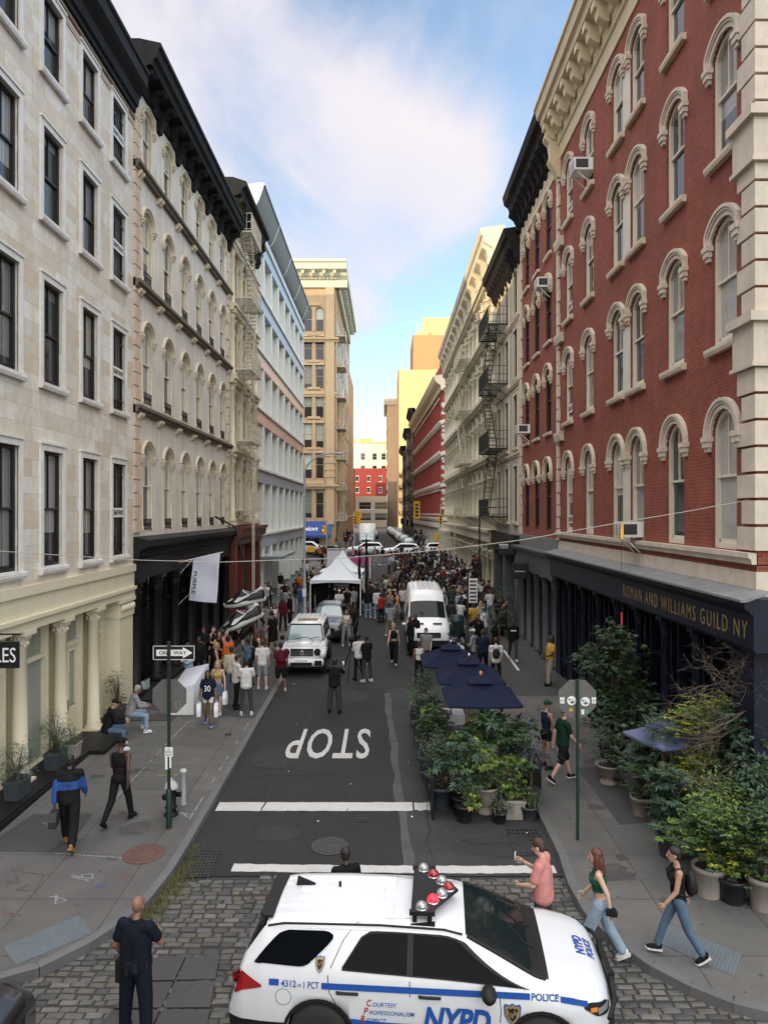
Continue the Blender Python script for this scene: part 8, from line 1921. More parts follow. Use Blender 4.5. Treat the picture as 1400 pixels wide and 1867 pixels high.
t = thing('hanging_cable', (-6.8,34.6,3.4), 'thick black cable holding up the giant trainers', 'cable'); mb = MB(); mb.tube([(0,0,0),(-.05,0,1.3),(-.6,.6,3.0),(-1.7,1,3.5)], .05, 7); mb.build('cable', M['plastic'], t)
t = thing('plinth', (-6.42,23.4,zg(23.4)+.14), 'white display plinth with a slanted top in front of the black shopfront', 'display plinth'); mb = MB(); mb.add([(-.5,-.5,0),(.26,-.5,0),(.40,.9,0),(-.4,.9,0),(-.5,-.5,.80),(.26,-.5,1.0),(.40,.9,1.38),(-.4,.9,1.2)], [(0,3,2,1),(4,5,6,7),(0,1,5,4),(1,2,6,5),(2,3,7,6),(3,0,4,7)]); bev(mb,.012,1).build('panel', mat('lilac white panel', (.52,.53,.60), .5), t)
mb = MB(); mb.box(-.49,.25,-.512,-.502,.02,.75); mb.build('front_panel', M['white_paint'], t)
mb = MB(); mb.box(-8.05,-6.7,22.35,23.0,0,.012); mb.v = [(a,b,zg(b)+.15+c) for a,b,c in mb.v]; tag(mb.build('floor_mat', M['concrete_dark']), 'dark rubber mat on the pavement before the white plinth', 'floor mat')
t = thing('plastic_crate', (-8.75,25.35,.80), 'clear plastic crate of small green bottles on the black ledge', 'crate'); mb = MB(); mb.box(-.28,.28,-.25,.25,0,.03); mb.box(-.28,.28,-.26,-.245,0,.36); mb.box(.265,.28,-.25,.25,0,.36); mb.build('box', mat('clear plastic', (.40,.48,.47), .2), t)
mb = MB()
for k in range(9): mb.lathe([(.05,.03),(.05,.22),(.02,.28),(.02,.34)], 8, (-.2+.18*(k%3), -.15+.15*(k//3)))
mb.build('bottle', mat('green plastic bottle', (.06,.25,.08), .2), t)
mb = MB(); mb.box(0,.01,0,.35,0,.22); tag(mb.build('notice', [M['white_paint']], None, (-7.84,24.7,.42)), 'small white and red notice stuck on the black step', 'notice')
t = bpy.data.objects['notice']; mb = MB()
for k in range(3): mb.box(.011,.013,.03,.32,.03+k*.065,.065+k*.065)
mb.build('print', M['decal_red'], t)
x = -8.0; mb = MB(); mb.box(0,.01,0,.28,0,.2); nt2 = tag(mb.build('notice', [M['white_paint']], None, (-8.035,22.2,.30)), 'small white notice on the black step behind the seated pair', 'notice')
def tent(name, loc, w, label, walls):
    t = thing(name, loc, label, 'tent', 'event tents at the road side'); e, pk = 2.15, 3.55; h = w/2
    mb = MB(); n = 12
    for (a,b) in (((-h,-h),(h,-h)),((h,-h),(h,h)),((h,h),(-h,h)),((-h,h),(-h,-h))):
        rows = []
        for i in range(n+1):
            q = i/n; row = []
            for j in range(9):
                s_ = j/8; px = a[0]+(b[0]-a[0])*s_; py = a[1]+(b[1]-a[1])*s_; row.append((px*(1-q)*.999, py*(1-q)*.999, e+(pk-e)*(q**1.75) - .10*math.sin(PI*s_)*(1-q)**2*0))
            rows.append(row)
        for r0,r1 in zip(rows,rows[1:]):
            for j in range(8): mb.add([r0[j],r0[j+1],r1[j+1],r1[j]], [(0,1,2,3)], 0, True)
        P1 = [(a[0]+(b[0]-a[0])*j/16, a[1]+(b[1]-a[1])*j/16) for j in range(17)]
        for j in range(16): z1_, z2_ = (e-.24+.10*math.sin(PI*q) for q in (j/16,(j+1)/16)); mb.add([(*P1[j],z1_),(*P1[j+1],z2_),(*P1[j+1],e),(*P1[j],e)], [(0,1,2,3)])
    mb.build('canopy', M['canvas_white'], t)
    for sx in (-1,1):
        for sy in (-1,1): mb = MB(); mb.box(sx*h*.98-.03,sx*h*.98+.03,sy*h*.98-.03,sy*h*.98+.03,0,e); mb.build('pole', M['white_paint'], t)
    if walls:
        mb = MB(); mb.box(-h*.97,-h*.95,-h*.95,h*.95,.05,e-.1); mb.box(-h*.95,h*.95,h*.95,h*.97,.05,e-.1); mb.build('side_curtain', M['black_paint'], t)
        mb = MB()
        for k in range(6): mb.box(-.55,.75,-h+1.62+.0,-h+1.66,1.45+k*.09,1.50+k*.09)
        mb.build('slatted_board', M['white_paint'], t)
    return t
tent('tent', (-3.05,44.9,zg(44.9)), 3.1, 'nearer white peaked event tent in the road with a dark interior', True)
tent('tent', (-3.0,49.8,zg(49.8)), 3.0, 'farther white peaked event tent, only its tip showing behind the nearer one', False)
def feather(x, y, h, label):
    t = thing('flag_pole', (x,y,zg(y)), label, 'flag pole', 'furled black flags by the tents'); mb = MB(); mb.tube([(0,0,0),(0,0,h)], .03, 6); mb.build('pole', M['iron_black'], t)
    mb = MB(); r_ = random.Random(int(h*100)); mb.tube([(.03*r_.uniform(-1,1),.03*r_.uniform(-1,1),.7+(h-.8)*k/14) for k in range(15)], [.05+.055*abs(math.sin(k*1.7)) for k in range(14)]+[.02], 8); mb.build('flag', M['black_paint'], t)
feather(-1.62,44.0,4.3,'shorter furled black flag beside the white tent'); feather(-1.20,44.6,4.9,'taller furled black flag right of the white tent')
t = thing('display_frame', (-3.6,64,zg(64)), 'white truss frame with a pink banner behind the tents', 'display frame'); mb = MB()
for a in (-1.6,0.05,2.2): mb.box(a-.05,a+.05,-.05,.05,0,2.7 if a < 1 else 1.9)
mb.box(-1.6,.1,-.05,.05,2.6,2.7); mb.build('truss', M['white_paint'], t); mb = MB(); mb.box(-1.55,0,-.03,.0,.2,2.5); mb.build('panel', M['white_cloth'], t); mb = MB(); mb.box(.1,2.2,-.03,.0,1.2,1.85); mb.build('pink_banner', mat('pink banner cloth', (.55,.10,.30), .7, noise=(3,.4)), t)
def barrier(label, x, y, rz=0):
    t = thing('crowd_barrier', (x,y,zg(y)), label, 'barrier', 'steel crowd barriers near the junction', rz); mb = MB(); mb.tube([(-1.1,0,.15),(-1.1,0,1.08),(1.1,0,1.08),(1.1,0,.15),(-1.1,0,.15)], .022, 6)
    mb.build('frame', M['chrome'], t); mb = MB()
    for k in range(1,17): mb.tube([(-1.1+.13*k,0,.15),(-1.1+.13*k,0,1.08)], .009, 4)
    mb.build('bars', M['chrome'], t); mb = MB(); mb.box(-.8,-.75,-.3,.3,0,.05); mb.box(.75,.8,-.3,.3,0,.05); mb.box(-.8,-.75,-.02,.02,0,.2); mb.box(.75,.8,-.02,.02,0,.2); mb.build('feet', M['chrome'], t)
for k, o_ in enumerate(('left end','second','third','right end')): barrier('steel crowd barrier across the road before the white suv, %s of the line' % o_, -2.0+2.25*k, 76+.1*k, R(3*k))
t = thing('street_lamp', (-4.72,41.5,zg(41.5)+.14), 'tall grey street lamp with a curved arm on the left pavement', 'street lamp'); mb = MB(); mb.lathe([(.14,0),(.14,.5),(.09,.6),(.075,5),(.06,8.6)], 12); mb.build('post', M['grey_metal'], t)
mb = MB(); mb.tube([(0,0,8.2)]+[(1.7*(1-math.cos(a)),0,8.4+1.25*math.sin(a)) for a in np.linspace(.15,PI/2,9)], .045, 8); mb.build('arm', M['grey_metal'], t); mb = MB(); mb.ell((1.95,0,9.62),(.36,.14,.07),12,7); mb.build('lamp_head', M['grey_metal'], t); mb = MB(); mb.box(-.11,.11,-.12,-.10,1.3,1.75); mb.build('paper_notice', M['white_paint'], t)
def signal_head(t, x, y, z, face=0, lit=None, w=.17):
    mb = MB(); mb.box(-w,w,-.16,.16,-.52,.52); mb.xf(Matrix.Translation((x,y,z)) @ Matrix.Rotation(face,4,'Z')); h = mb.build('signal_head', M['sign_yellow'], t)
    for k in range(3):
        mb = MB(); mb.lathe([(.11,0),(.11,.02),(0,.03)], 12); mb.xf(Matrix.Translation((x,y,z)) @ Matrix.Rotation(face,4,'Z') @ Matrix.Translation((0,-.165,.33-.33*k)) @ Matrix.Rotation(PI/2,4,'X')); mb.build('lens', M['plastic'] if k != lit else mat('lit amber signal', (.8,.3,.03), .3, emit=(1,.4,.05,2)), h)
        mb = MB(); n0 = 0
        for j in range(8): a = PI*j/8; b_ = PI*(j+1)/8; mb.add([(.13*math.cos(a),-.16,.13*math.sin(a)+.33-.33*k),(.13*math.cos(b_),-.16,.13*math.sin(b_)+.33-.33*k),(.13*math.cos(b_),-.32,.13*math.sin(b_)+.33-.33*k),(.13*math.cos(a),-.32,.13*math.sin(a)+.33-.33*k)], [(0,1,2,3)])
        mb.xf(Matrix.Translation((x,y,z)) @ Matrix.Rotation(face,4,'Z')); mb.build('visor', M['sign_yellow'], h)
t = thing('traffic_light', (6.35,82.5,zg(82.5)), 'yellow traffic lights on a pole at the right side of the junction', 'traffic light'); mb = MB(); mb.tube([(0,0,0),(0,0,6.6)], .07, 8); mb.build('post', M['grey_metal'], t); signal_head(t,.0,-.3,4.75,0); signal_head(t,-.45,0,2.75,R(70)); signal_head(t,.35,-.1,1.95,R(-60),1)
mb = MB(); mb.box(-.35,.35,-.2,-.15,1.1,1.8); mb.build('pedestrian_signal', M['sign_yellow'], t)
t = thing('traffic_light', (-6.9,83.5,zg(83.5)), 'yellow traffic lights on a mast arm at the left side of the junction', 'traffic light'); mb = MB(); mb.tube([(0,0,0),(0,0,4.6)], .08, 8); mb.tube([(0,0,4.1),(3.2,0,5.3)], .05, 6); mb.build('post', M['grey_metal'], t); signal_head(t,-.25,-.2,3.5,R(-50),1); signal_head(t,3.3,0,4.7,R(10)); signal_head(t,3.75,.1,4.7,R(-70)); mb = MB(); mb.box(-2.3,-1.4,-.2,.1,.9,1.6); mb.build('pedestrian_signal', M['sign_yellow'], t)
t = thing('traffic_light', (-1.15,98.3,zg(98)), 'far yellow traffic light in the middle of the view above the box truck', 'traffic light'); mb = MB(); mb.tube([(-3.2,0,0),(-3.2,0,5.4),(-2.6,0,5.6),(.2,0,5.7)], .06, 7); mb.build('post', M['grey_metal'], t); signal_head(t,-2.85,0,5.0,R(15)); signal_head(t,-2.35,0,5.0,R(-30))
t = thing('shop_sign', (5.6,128,7.6), 'tall yellow vertical shop sign on the dark tenements', 'shop sign'); mb = MB(); mb.box(-.55,.55,-.15,.15,-1.6,1.6); mb.build('board', M['sign_yellow'], t); mb = MB()
for k in range(4): mb.lathe([(.26,k*.62-1.0),(.26,k*.62-.9)], 10) if 0 else mb.box(-.3,.3,-.17,-.15,k*.62-1.15,k*.62-.75)
mb.build('lettering', M['frame_black'], t)
t = thing('hanging_sign', (6.25,37.6,5.35), 'square black hanging sign with white block letters on the right shopfronts', 'shop sign'); mb = MB(); mb.box(-.30,.26,-.04,.04,-.45,.45); mb.build('board', M['frame_black'], t)
text_on('lettering', 'GOODS', plane_mat((-.02,-.045,-.07),(1,0,0),(0,0,1)), M['white_paint'], t, width=.42, height=.10, extrude=0, bold=.02); mb = MB()
for k in range(6): mb.box(-.26+.08*k,-.195+.08*k,-.048,-.042,.02,.11)
mb.build('lettering', M['white_paint'], t)
mb = MB(); mb.tube([(-.4,0,.52),(.75,0,.52)], .02, 5); mb.tube([(-.4,0,-.5),(.75,0,-.5)], .02, 5); mb.build('bracket', M['iron_black'], t)
t = thing('hanging_sign', (6.35,33.6,4.35), 'black hanging sign with one pale line, lower than the lettered one', 'shop sign'); mb = MB(); mb.box(-.38,.36,-.05,.05,-.36,.36); mb.build('board', M['frame_black'], t); mb = MB(); mb.box(-.28,.22,-.056,-.05,-.04,.02); mb.build('line', M['grey_metal'], t); mb = MB(); mb.tube([(-.4,0,.40),(.65,0,.40)], .02, 5); mb.build('bracket', M['iron_black'], t)
x, y = gp(833,1180,.14); t = thing('newspaper_box', (x,y,zg(y)+.14), 'dark teal street cabinet standing right of the van', 'street cabinet'); tm = mat('dark teal paint', (.012,.035,.045), .45); mb = MB(); mb.box(-.3,.3,-.28,.28,.1,1.5); bev(mb,.04).build('cabinet', tm, t); mb = MB(); mb.box(-.22,.22,-.30,-.285,.75,1.25); mb.build('door', M['plastic'], t); mb = MB(); mb.box(-.26,.26,-.24,.24,0,.1); mb.build('plinth', M['plastic'], t)
def sack(px, py, r, col, label, seed):
    x, y = gp(px,py,.14); t = thing('rubbish_bag', (x,y,zg(y)+.14), label, 'rubbish bag', 'rubbish bags by the sign pole'); r_ = random.Random(seed); mb = MB(); mb.ell((0,0,r*.78),(r,r*.9,r*.8),14,10); mb.v = [(a+r_.uniform(-.05,.05)*r*2,b+r_.uniform(-.05,.05)*r*2,max(0,c+r_.uniform(-.05,.05)*r*2)) for a,b,c in mb.v]; mb.build('sack', col, t); mb = MB(); mb.tube([(0,0,r*1.5),(.02,0,r*1.65),(0,.02,r*1.95)], [.03,.05,.10], 8); mb.build('knot', col, t)
wb = mat('white plastic bag', (.55,.57,.62), .35); bb = mat('black plastic bag', (.012,.012,.014), .3); ub = mat('blue plastic bag', (.03,.14,.42), .4)
sack(838,1215,.36,wb,'white rubbish bag at the kerb in front of the umbrellas',1); sack(836,1196,.30,wb,'smaller white rubbish bag behind the first white one',2); sack(828,1182,.40,bb,'black rubbish bag beside the van',3); sack(846,1184,.38,bb,'second black rubbish bag against the sign pole',4); sack(831,1170,.30,ub,'blue rubbish bag on the heap by the van',5)
x, y = gp(853,1192,.14); t = thing('sign_post', (x,y,zg(y)+.14), 'black street sign pole with a strip of parking notices right of the van', 'sign post'); mb = MB(); mb.lathe([(.07,0),(.07,.6),(.04,.65),(.04,3.6)], 10); mb.build('post', M['iron_black'], t); mb = MB(); mb.box(.03,.42,-.05,-.04,2.3,3.4); pn = mb.build('parking_sign', M['white_paint'], t); mb = MB()
for k in range(6): mb.box(.07,.38,-.053,-.05,2.36+k*.17,2.46+k*.17)
mb.build('print', M['grey_store'], pn)
x, y = gp(640,1238); t = thing('camera_tripod', (x,y,zg(y)), 'black video tripod and camera standing in the road', 'tripod'); mb = MB()
for a in (.4,2.5,4.5): mb.tube([(.52*math.cos(a),.52*math.sin(a),0),(0,0,1.28)], .022, 6)
mb.tube([(0,0,1.1),(0,0,1.5)], .03, 6); mb.build('legs', M['plastic'], t); mb = MB(); mb.box(-.09,.09,-.2,.2,1.5,1.68); bev(mb,.02).build('camera', M['plastic'], t); mb = MB(); mb.tube([(0,.2,1.6),(0,.42,1.6)], .055, 10); mb.tube([(0,-.1,1.5),(.1,-.55,1.3)], .012, 5); mb.build('lens', M['plastic'], t)
t = thing('overhead_wire', (-8.6,13.7,6.55), 'pale overhead wire slung across the street between the corner buildings', 'wire'); mb = MB(); n = 40; P_ = []
for i in range(n+1):
    q = i/n; xx = -8.6+15.6*q; px = 703+1300*xx/13.7; yy = np.interp(px, [-150,0,120,240,400,620,800,950,1100,1250,1400], [995,1005,1013,1021,1025,1018,1003,985,958,933,905]); P_.append((xx+8.6, 0, CAMZ+(935-yy)*13.7/1300-6.55))
mb.tube(P_, .008, 6); mb.build('wire', mat('pale cable', (.36,.34,.30), .6), t)
i = 33; q = P_[i]; hx = (1133-703)*13.7/1300; hz = CAMZ+(935-951)*13.7/1300
t = thing('hanging_line', (hx,13.7,hz), 'thin line with a yellow clip and red weight hanging from the overhead wire', 'line'); mb = MB(); mb.tube([(0,0,0),(.0,0,-1.95)], .004, 5); mb.build('cord', M['plastic'], t); mb = MB(); mb.tube([(0,0,-.18),(0,0,-.02),(0,0,-.16)], [.02,.016,.02], 6); mb.box(-.02,.02,-.02,.02,-.34,-.12); mb.build('clip', M['sign_yellow'], t); mb = MB(); mb.tube([(0,0,-1.75),(0,0,-1.98)], .015, 6); mb.build('weight', mat('red plastic', (.5,.03,.03), .4), t)
mb = MB(); a = gp(918,1186,.14); b = gp(945,1223,.14); mb.add([(a[0]-.05,a[1],zg(a[1])+.148),(a[0]+.07,a[1],zg(a[1])+.148),(b[0]+.07,b[1],zg(b[1])+.148),(b[0]-.05,b[1],zg(b[1])+.148)], [(0,1,2,3)]); tag(mb.build('road_marking', M['road_white']), kind='structure')
def umbrella(x, y, label, w=.87, col=None, tip=None, zc=2.33, pk=2.80, rz=0):
    t = thing('market_umbrella', (x,y,zg(y)), label, 'umbrella', 'square navy café umbrellas' if col is None else None, rz); col = col or M['canvas_navy']; mb = MB(); n = 8
    for (a,b) in (((-w,-w),(w,-w)),((w,-w),(w,w)),((w,w),(-w,w)),((-w,w),(-w,-w))):
        rows = [[((a[0]+(b[0]-a[0])*j/8)*(1-q/n), (a[1]+(b[1]-a[1])*j/8)*(1-q/n), zc+(pk-zc)*(q/n)+(-.05*math.sin(PI*j/8)*math.sin(PI*q/n)) - .025*math.sin(PI*j/8)*(1-q/n)) for j in range(9)] for q in range(n+1)]
        for r0,r1 in zip(rows,rows[1:]):
            for j in range(8): mb.add([r0[j],r0[j+1],r1[j+1],r1[j]], [(0,1,2,3)])
        for j in range(8): p0, p1 = rows[0][j], rows[0][j+1]; mb.add([p0,p1,(p1[0],p1[1],p1[2]-.05),(p0[0],p0[1],p0[2]-.05)], [(0,1,2,3)])
    cv = mb.build('canopy', col, t); mb = MB(); 
    v_ = .30
    for (a,b) in (((-v_,-v_),(v_,-v_)),((v_,-v_),(v_,v_)),((v_,v_),(-v_,v_)),((-v_,v_),(-v_,-v_))): mb.add([(a[0],a[1],pk-.10),(b[0],b[1],pk-.10),(0,0,pk+.05)], [(0,1,2)])
    mb.build('vent', col, cv); mb = MB(); mb.tube([(0,0,0),(0,0,pk+.05)], .025, 8); mb.build('pole', M['wood'], t)
    mb = MB(); mb.lathe([(.03,pk+.05),(.045,pk+.08),(.035,pk+.13),(.0,pk+.15)], 10); mb.build('finial', mat('orange finial', (.5,.18,.05), .5) if tip else M['chrome'], t)
    for sx,sy in ((-1,-1),(1,-1),(1,1),(-1,1)): mb = MB(); mb.tube([(0,0,pk-.06),(sx*w,sy*w,zc-.03)], .012, 5); mb.build('rib', M['wood'], t)
    mb = MB(); mb.lathe([(.25,0),(.25,.06),(.05,.09)], 14); mb.build('base', M['plastic'], t)
umbrella(2.30,17.25,'nearest navy umbrella with an orange tip over the planters',tip=1); umbrella(2.25,19.25,'middle navy umbrella with a silver tip'); umbrella(1.93,21.1,'farthest navy umbrella of the three', .87)
umbrella(6.0,15.3,'faded blue umbrella half buried in the right hand plants', .62, mat('faded blue canvas', (.10,.12,.22), .85), None, 2.0, 2.30, R(20))
for k, (x,y) in enumerate(((1.9,17.0),(2.3,19.2),(1.95,21.3))):
    t = thing('cafe_table', (x,y,zg(y)), 'white clothed café table under the %s umbrella' % ('nearest','middle','farthest')[k], 'table', 'café tables under the umbrellas'); mb = MB(); mb.box(-.38,.38,-.38,.38,.72,.75); mb.build('tabletop', M['white_cloth'], t); mb = MB(); mb.tube([(0,0,0),(0,0,.72)], .03, 8); mb.box(-.25,.25,-.03,.03,0,.03); mb.box(-.03,.03,-.25,.25,0,.03); mb.build('pedestal', M['iron_black'], t)
    mb = MB(); 
    for sx in (-1,1): mb.add([(sx*.385,-.385,.75),(sx*.385,.385,.75),(sx*.39,.38,.45),(sx*.39,-.38,.45)], [(0,1,2,3)]); mb.add([(-.385,sx*.385,.75),(.385,sx*.385,.75),(.38,sx*.39,.45),(-.38,sx*.39,.45)], [(0,1,2,3)])
    tc_ = mb.build('cloth', M['white_cloth'], t)
    for sx in (-1,1):
        c = thing('cafe_chair', (x+sx*.62,y+.1*sx,zg(y)), 'dark café chair on the %s of the table under the %s umbrella' % ('left' if sx < 0 else 'right', ('nearest','middle','farthest')[k]), 'chair', 'café chairs under the umbrellas', R(-90*sx)); mb = MB(); mb.box(-.2,.2,-.2,.2,.43,.46); mb.build('seat', M['wood'], c); mb = MB(); mb.box(-.2,.2,-.2,-.17,.55,.85); mb.build('backrest', M['wood'], c)
        for lx in (-.18,.18):
            for ly in (-.18,.18): mb = MB(); mb.tube([(lx,ly,0),(lx,ly,.44 if ly > 0 else .85)], .014, 6); mb.build('leg', M['iron_black'], c)
x, y = gp(968,1450); t = thing('barrier_post', (x,y,zg(y)), 'black roadside barrier board with two round orange reflectors at the planters', 'barrier'); mb = MB(); mb.box(-.35,.25,.0,.06,.1,.95); mb.build('board', M['black_paint'], t); mb = MB()
for zz in (.72,.86): n0 = len(mb.v); mb.lathe([(.055,0),(.055,.015),(0,.02)], 14); mb.xf(Matrix.Translation((.10,0,zz)) @ Matrix.Rotation(PI/2,4,'X'), n0)
mb.build('reflector', mat('orange reflector', (.75,.20,.04), .3), t)
mb = MB(); mb.box(0,.05,0,7.8,0,.95); bw_ = tag(mb.build('planter_barrier', M['black_paint'], None, (1.02,15.75,zg(15.75)-.02)), 'low black timber barrier along the road side of the café planters', 'barrier'); bw_.rotation_euler[0] = math.atan(.019)
# ------------------------------------------------------------------ plants
LEAF = {k: mat(k+' leaf', c, .55, noise=(5,.2)) for k, c in dict(dark=(.024,.050,.020), mid=(.046,.090,.030), bluish=(.044,.092,.060), fresh=(.115,.19,.036), lime=(.25,.28,.03), grey=(.095,.125,.09), purple=(.045,.04,.09), dry=(.13,.095,.06), yellow=(.38,.34,.04)).items()}
M['bark'] = mat('brown bark', (.085,.06,.04), .9, noise=(12,.3)); M['terracotta'] = mat('pale concrete pot', (.32,.29,.25), .8, noise=(5,.2), streak=.2); M['pot_black'] = mat('black plastic pot', (.014,.014,.016), .5); M['pot_dark'] = mat('dark grey planter', (.045,.055,.065), .6, noise=(4,.15)); M['soil'] = mat('soil', (.03,.022,.015), .95)
def leaf_palmate(mb, p, d, up_, r, m, n=7):
    """lobed hand-shaped leaf facing up_, pointing along d"""
    d = d.normalized(); s_ = d.cross(up_).normalized(); nn = s_.cross(d)
    for k in range(n):
        a = (k-(n-1)/2)*R(250)/n; v = d*math.cos(a)+s_*math.sin(a); w = v.cross(nn); l = r*(1-.35*abs(k-(n-1)/2)/(n/2))
        tip = p+v*l-nn*l*.18; mb.add([p, p+v*l*.55+w*l*.17+nn*l*.02, tip, p+v*l*.55-w*l*.17+nn*l*.02], [(0,1,2,3)], m)
def leaf_small(mb, p, d, up_, r, m, asp=.42):
    d = d.normalized(); s_ = d.cross(up_).normalized(); mb.add([p, p+d*r*.5+s_*r*asp*.5, p+d*r-up_*r*.12, p+d*r*.5-s_*r*asp*.5], [(0,1,2,3)], m)
def foliage(seed, kind, n, rx, ry, h, z0, cl=9, size=.10, spread=.34, dome=.5):
    """a crown of leaves: clumps spread through an uneven volume, with gaps between; returns mesh builder and clump centres"""
    r_ = random.Random(seed); mb = MB(); C_ = []
    for k in range(cl):
        a = 2*PI*k/cl*1.618*3 + r_.uniform(-.4,.4); q = r_.random()**.55; zz = r_.random()
        wz = 1-.55*max(0,zz-dome)/(1-dome) if zz > dome else .65+.35*zz/dome
        C_.append(V3((rx*q*wz*math.cos(a), ry*q*wz*math.sin(a), z0+h*zz)))
    for i in range(n):
        c = r_.choice(C_); ro = spread*(.6+.8*r_.random()); v = V3((r_.gauss(0,1),r_.gauss(0,1),r_.gauss(0,.7))).normalized(); p = c + V3((v.x*ro*max(rx,.3)/max(rx,ry,.3)*1.0, v.y*ro, v.z*ro*.8))*r_.random()**.45
        d = (v*.9 + V3((r_.uniform(-.5,.5),r_.uniform(-.5,.5),r_.uniform(-.45,.25)))).normalized(); up_ = (V3((0,0,1)) + v*.35 + V3((r_.uniform(-.45,.45),r_.uniform(-.45,.45),0))).normalized()
        if abs(d.dot(up_)) > .9: d = V3((d.y,-d.x,d.z*.2)).normalized()
        up_ = (up_ - d*up_.dot(d)).normalized(); m = 0 if r_.random() < .5 else (1 if r_.random() < .72 else 2); s_ = size*r_.uniform(.6,1.25)
        if kind == 'palmate': leaf_palmate(mb, p, d, up_, s_, m, r_.choice((5,7,7)))
        elif kind == 'small': leaf_small(mb, p, d, up_, s_, m)
        elif kind == 'cluster':
            for k in range(5): a = 2*PI*k/5+r_.random(); dd = (d*.35 + V3((math.cos(a),math.sin(a),.15))).normalized(); leaf_small(mb, p, dd, (up_-dd*up_.dot(dd)).normalized() if abs(dd.dot(up_)) < .97 else V3((1,0,0)), s_, m, .36)
        elif kind == 'long': leaf_small(mb, p, (d+V3((0,0,-.5))).normalized(), up_, s_*1.6, m, .12)
        elif kind == 'fern':
            for k in range(6): q = p + d*s_*.28*k; s2 = d.cross(up_); 
            for k in range(6):
                for sg in (-1,1): q = p + d*s_*.26*k - up_*.02*k*k*s_; leaf_small(mb, q, (d*.4+d.cross(up_)*sg).normalized(), up_, s_*.5*(1-k*.1), m, .35)
    return mb, C_
FOL = {}
def plant(name, label, x, y, kind, cols, n, rx, ry, h, z0, pot='black', potr=.22, poth=.38, cl=9, size=.11, spread=.30, seed=None, dz=0.0, cat='potted plant', group=None, dome=.5, base=None, flowers=None):
    t = thing(name, (x,y,(zg(y)+dz) if base is None else base), label, cat, group); seed = seed if seed is not None else int(abs(x*73+y*131))
    mb, C_ = foliage(seed, kind, n, rx, ry, h, z0, cl, size, spread, dome); mb.build('foliage', [LEAF[c] for c in cols], t)
    mb = MB(); rr_ = random.Random(seed); zt = (poth if pot else 0)-.05; trunk_top = V3((0,0,z0+h*.15)); mb.tube([(0,0,zt-.1),(.02,.01,(zt+trunk_top.z)/2),trunk_top],[.035+.01*h,.03+.008*h,.025],7)
    for c in C_: mid = (trunk_top*.5+c*.5)+V3((rr_.uniform(-.05,.05),rr_.uniform(-.05,.05),.05)); mb.tube([trunk_top*.8+V3((0,0,.0)), mid, c],[.016+.004*h,.012,.006],5)
    mb.build('stem', M['bark'], t)
    if pot:
        mt = {'black':M['pot_black'],'pale':M['terracotta'],'urn':M['terracotta'],'dark':M['pot_dark'],'square':M['terracotta'],'trough':M['pot_dark']}[pot]; mb = MB()
        if pot in ('square','trough'):
            a = potr; b = potr if pot == 'square' else potr*.6
            mb.add([(-a*.85,-b*.85,0),(a*.85,-b*.85,0),(a*.85,b*.85,0),(-a*.85,b*.85,0),(-a,-b,poth),(a,-b,poth),(a,b,poth),(-a,b,poth)], [(0,3,2,1),(4,5,6,7),(0,1,5,4),(1,2,6,5),(2,3,7,6),(3,0,4,7)])
            mb.box(-a-.015,a+.015,-b-.015,b+.015,poth-.05,poth+.004)
        elif pot == 'urn': mb.lathe([(potr*.7,0),(potr*.7,.04),(potr*.35,.09),(potr*.4,.14),(potr*.85,poth*.6),(potr*.98,poth*.9),(potr*1.1,poth*.93),(potr*1.1,poth),(potr*.95,poth),(potr*.9,poth-.05),(0,poth-.05)], 20)
        else: mb.lathe([(potr*.74,0),(potr*.96,poth*.84),(potr*1.06,poth*.85),(potr*1.06,poth),(potr*.94,poth),(potr*.90,poth-.05),(0,poth-.05)], 20)
        mb.build('pot', mt, t)
        mb = MB(); mb.lathe([(potr*.88,poth-.045),(0,poth-.04)], 14) if pot not in ('square','trough') else mb.box(-potr*.9,potr*.9,-(potr if pot == 'square' else potr*.6)*.9,(potr if pot == 'square' else potr*.6)*.9,poth-.01,poth+.008); mb.build('soil', M['soil'], t)
    if flowers:
        mb = MB()
        for k in range(70): c = rr_.choice(C_); p = c+V3((rr_.gauss(0,.16),rr_.gauss(0,.16),rr_.gauss(0,.12))); mb.ell(p,(.013,.013,.016),5,3)
        mb.build('flowers', mat(flowers+' blossom', dict(blue=(.10,.10,.32),white=(.55,.55,.55),yellow=(.5,.4,.05))[flowers], .7), t)['kind'] = 'stuff'
    return t
gl_, gr_ = 'café plants on the road side', 'plants along the right shopfront'
plant('potted_plant','palm-leaved castor plant in the foremost black pot of the café cluster',1.72,16.05,'palmate',('bluish','mid','dark'),260,.52,.42,.95,.75,'black',.24,.42,10,.17,.30,1,group=gl_)
plant('potted_plant','low yellow-green leafed plant drooping over the foremost black pot',1.74,15.72,'palmate',('fresh','mid','yellow'),46,.26,.2,.35,.40,'black',.20,.36,5,.14,.18,2,group=gl_)
plant('potted_plant','bright green bush in the pale urn among the café plants',2.28,16.2,'palmate',('fresh','mid','lime'),300,.45,.4,.85,.75,'urn',.30,.60,9,.12,.28,3,group=gl_)
plant('potted_plant','large-leaved castor plant spreading above the urn',2.35,16.75,'palmate',('mid','bluish','fresh'),230,.62,.45,.75,1.35,'dark',.26,.5,9,.20,.32,4,group=gl_)
plant('potted_plant','castor plant at the pavement end of the café cluster',3.02,16.5,'palmate',('mid','dark','bluish'),220,.46,.42,.9,1.0,'dark',.26,.5,8,.18,.3,5,group=gl_)
plant('potted_plant','blue flowering bush hanging over the pavement beside the orange reflectors',3.32,16.35,'long',('purple','dark','grey'),420,.40,.40,.7,.85,'dark',.22,.45,8,.11,.32,6,group=gl_,flowers='blue')
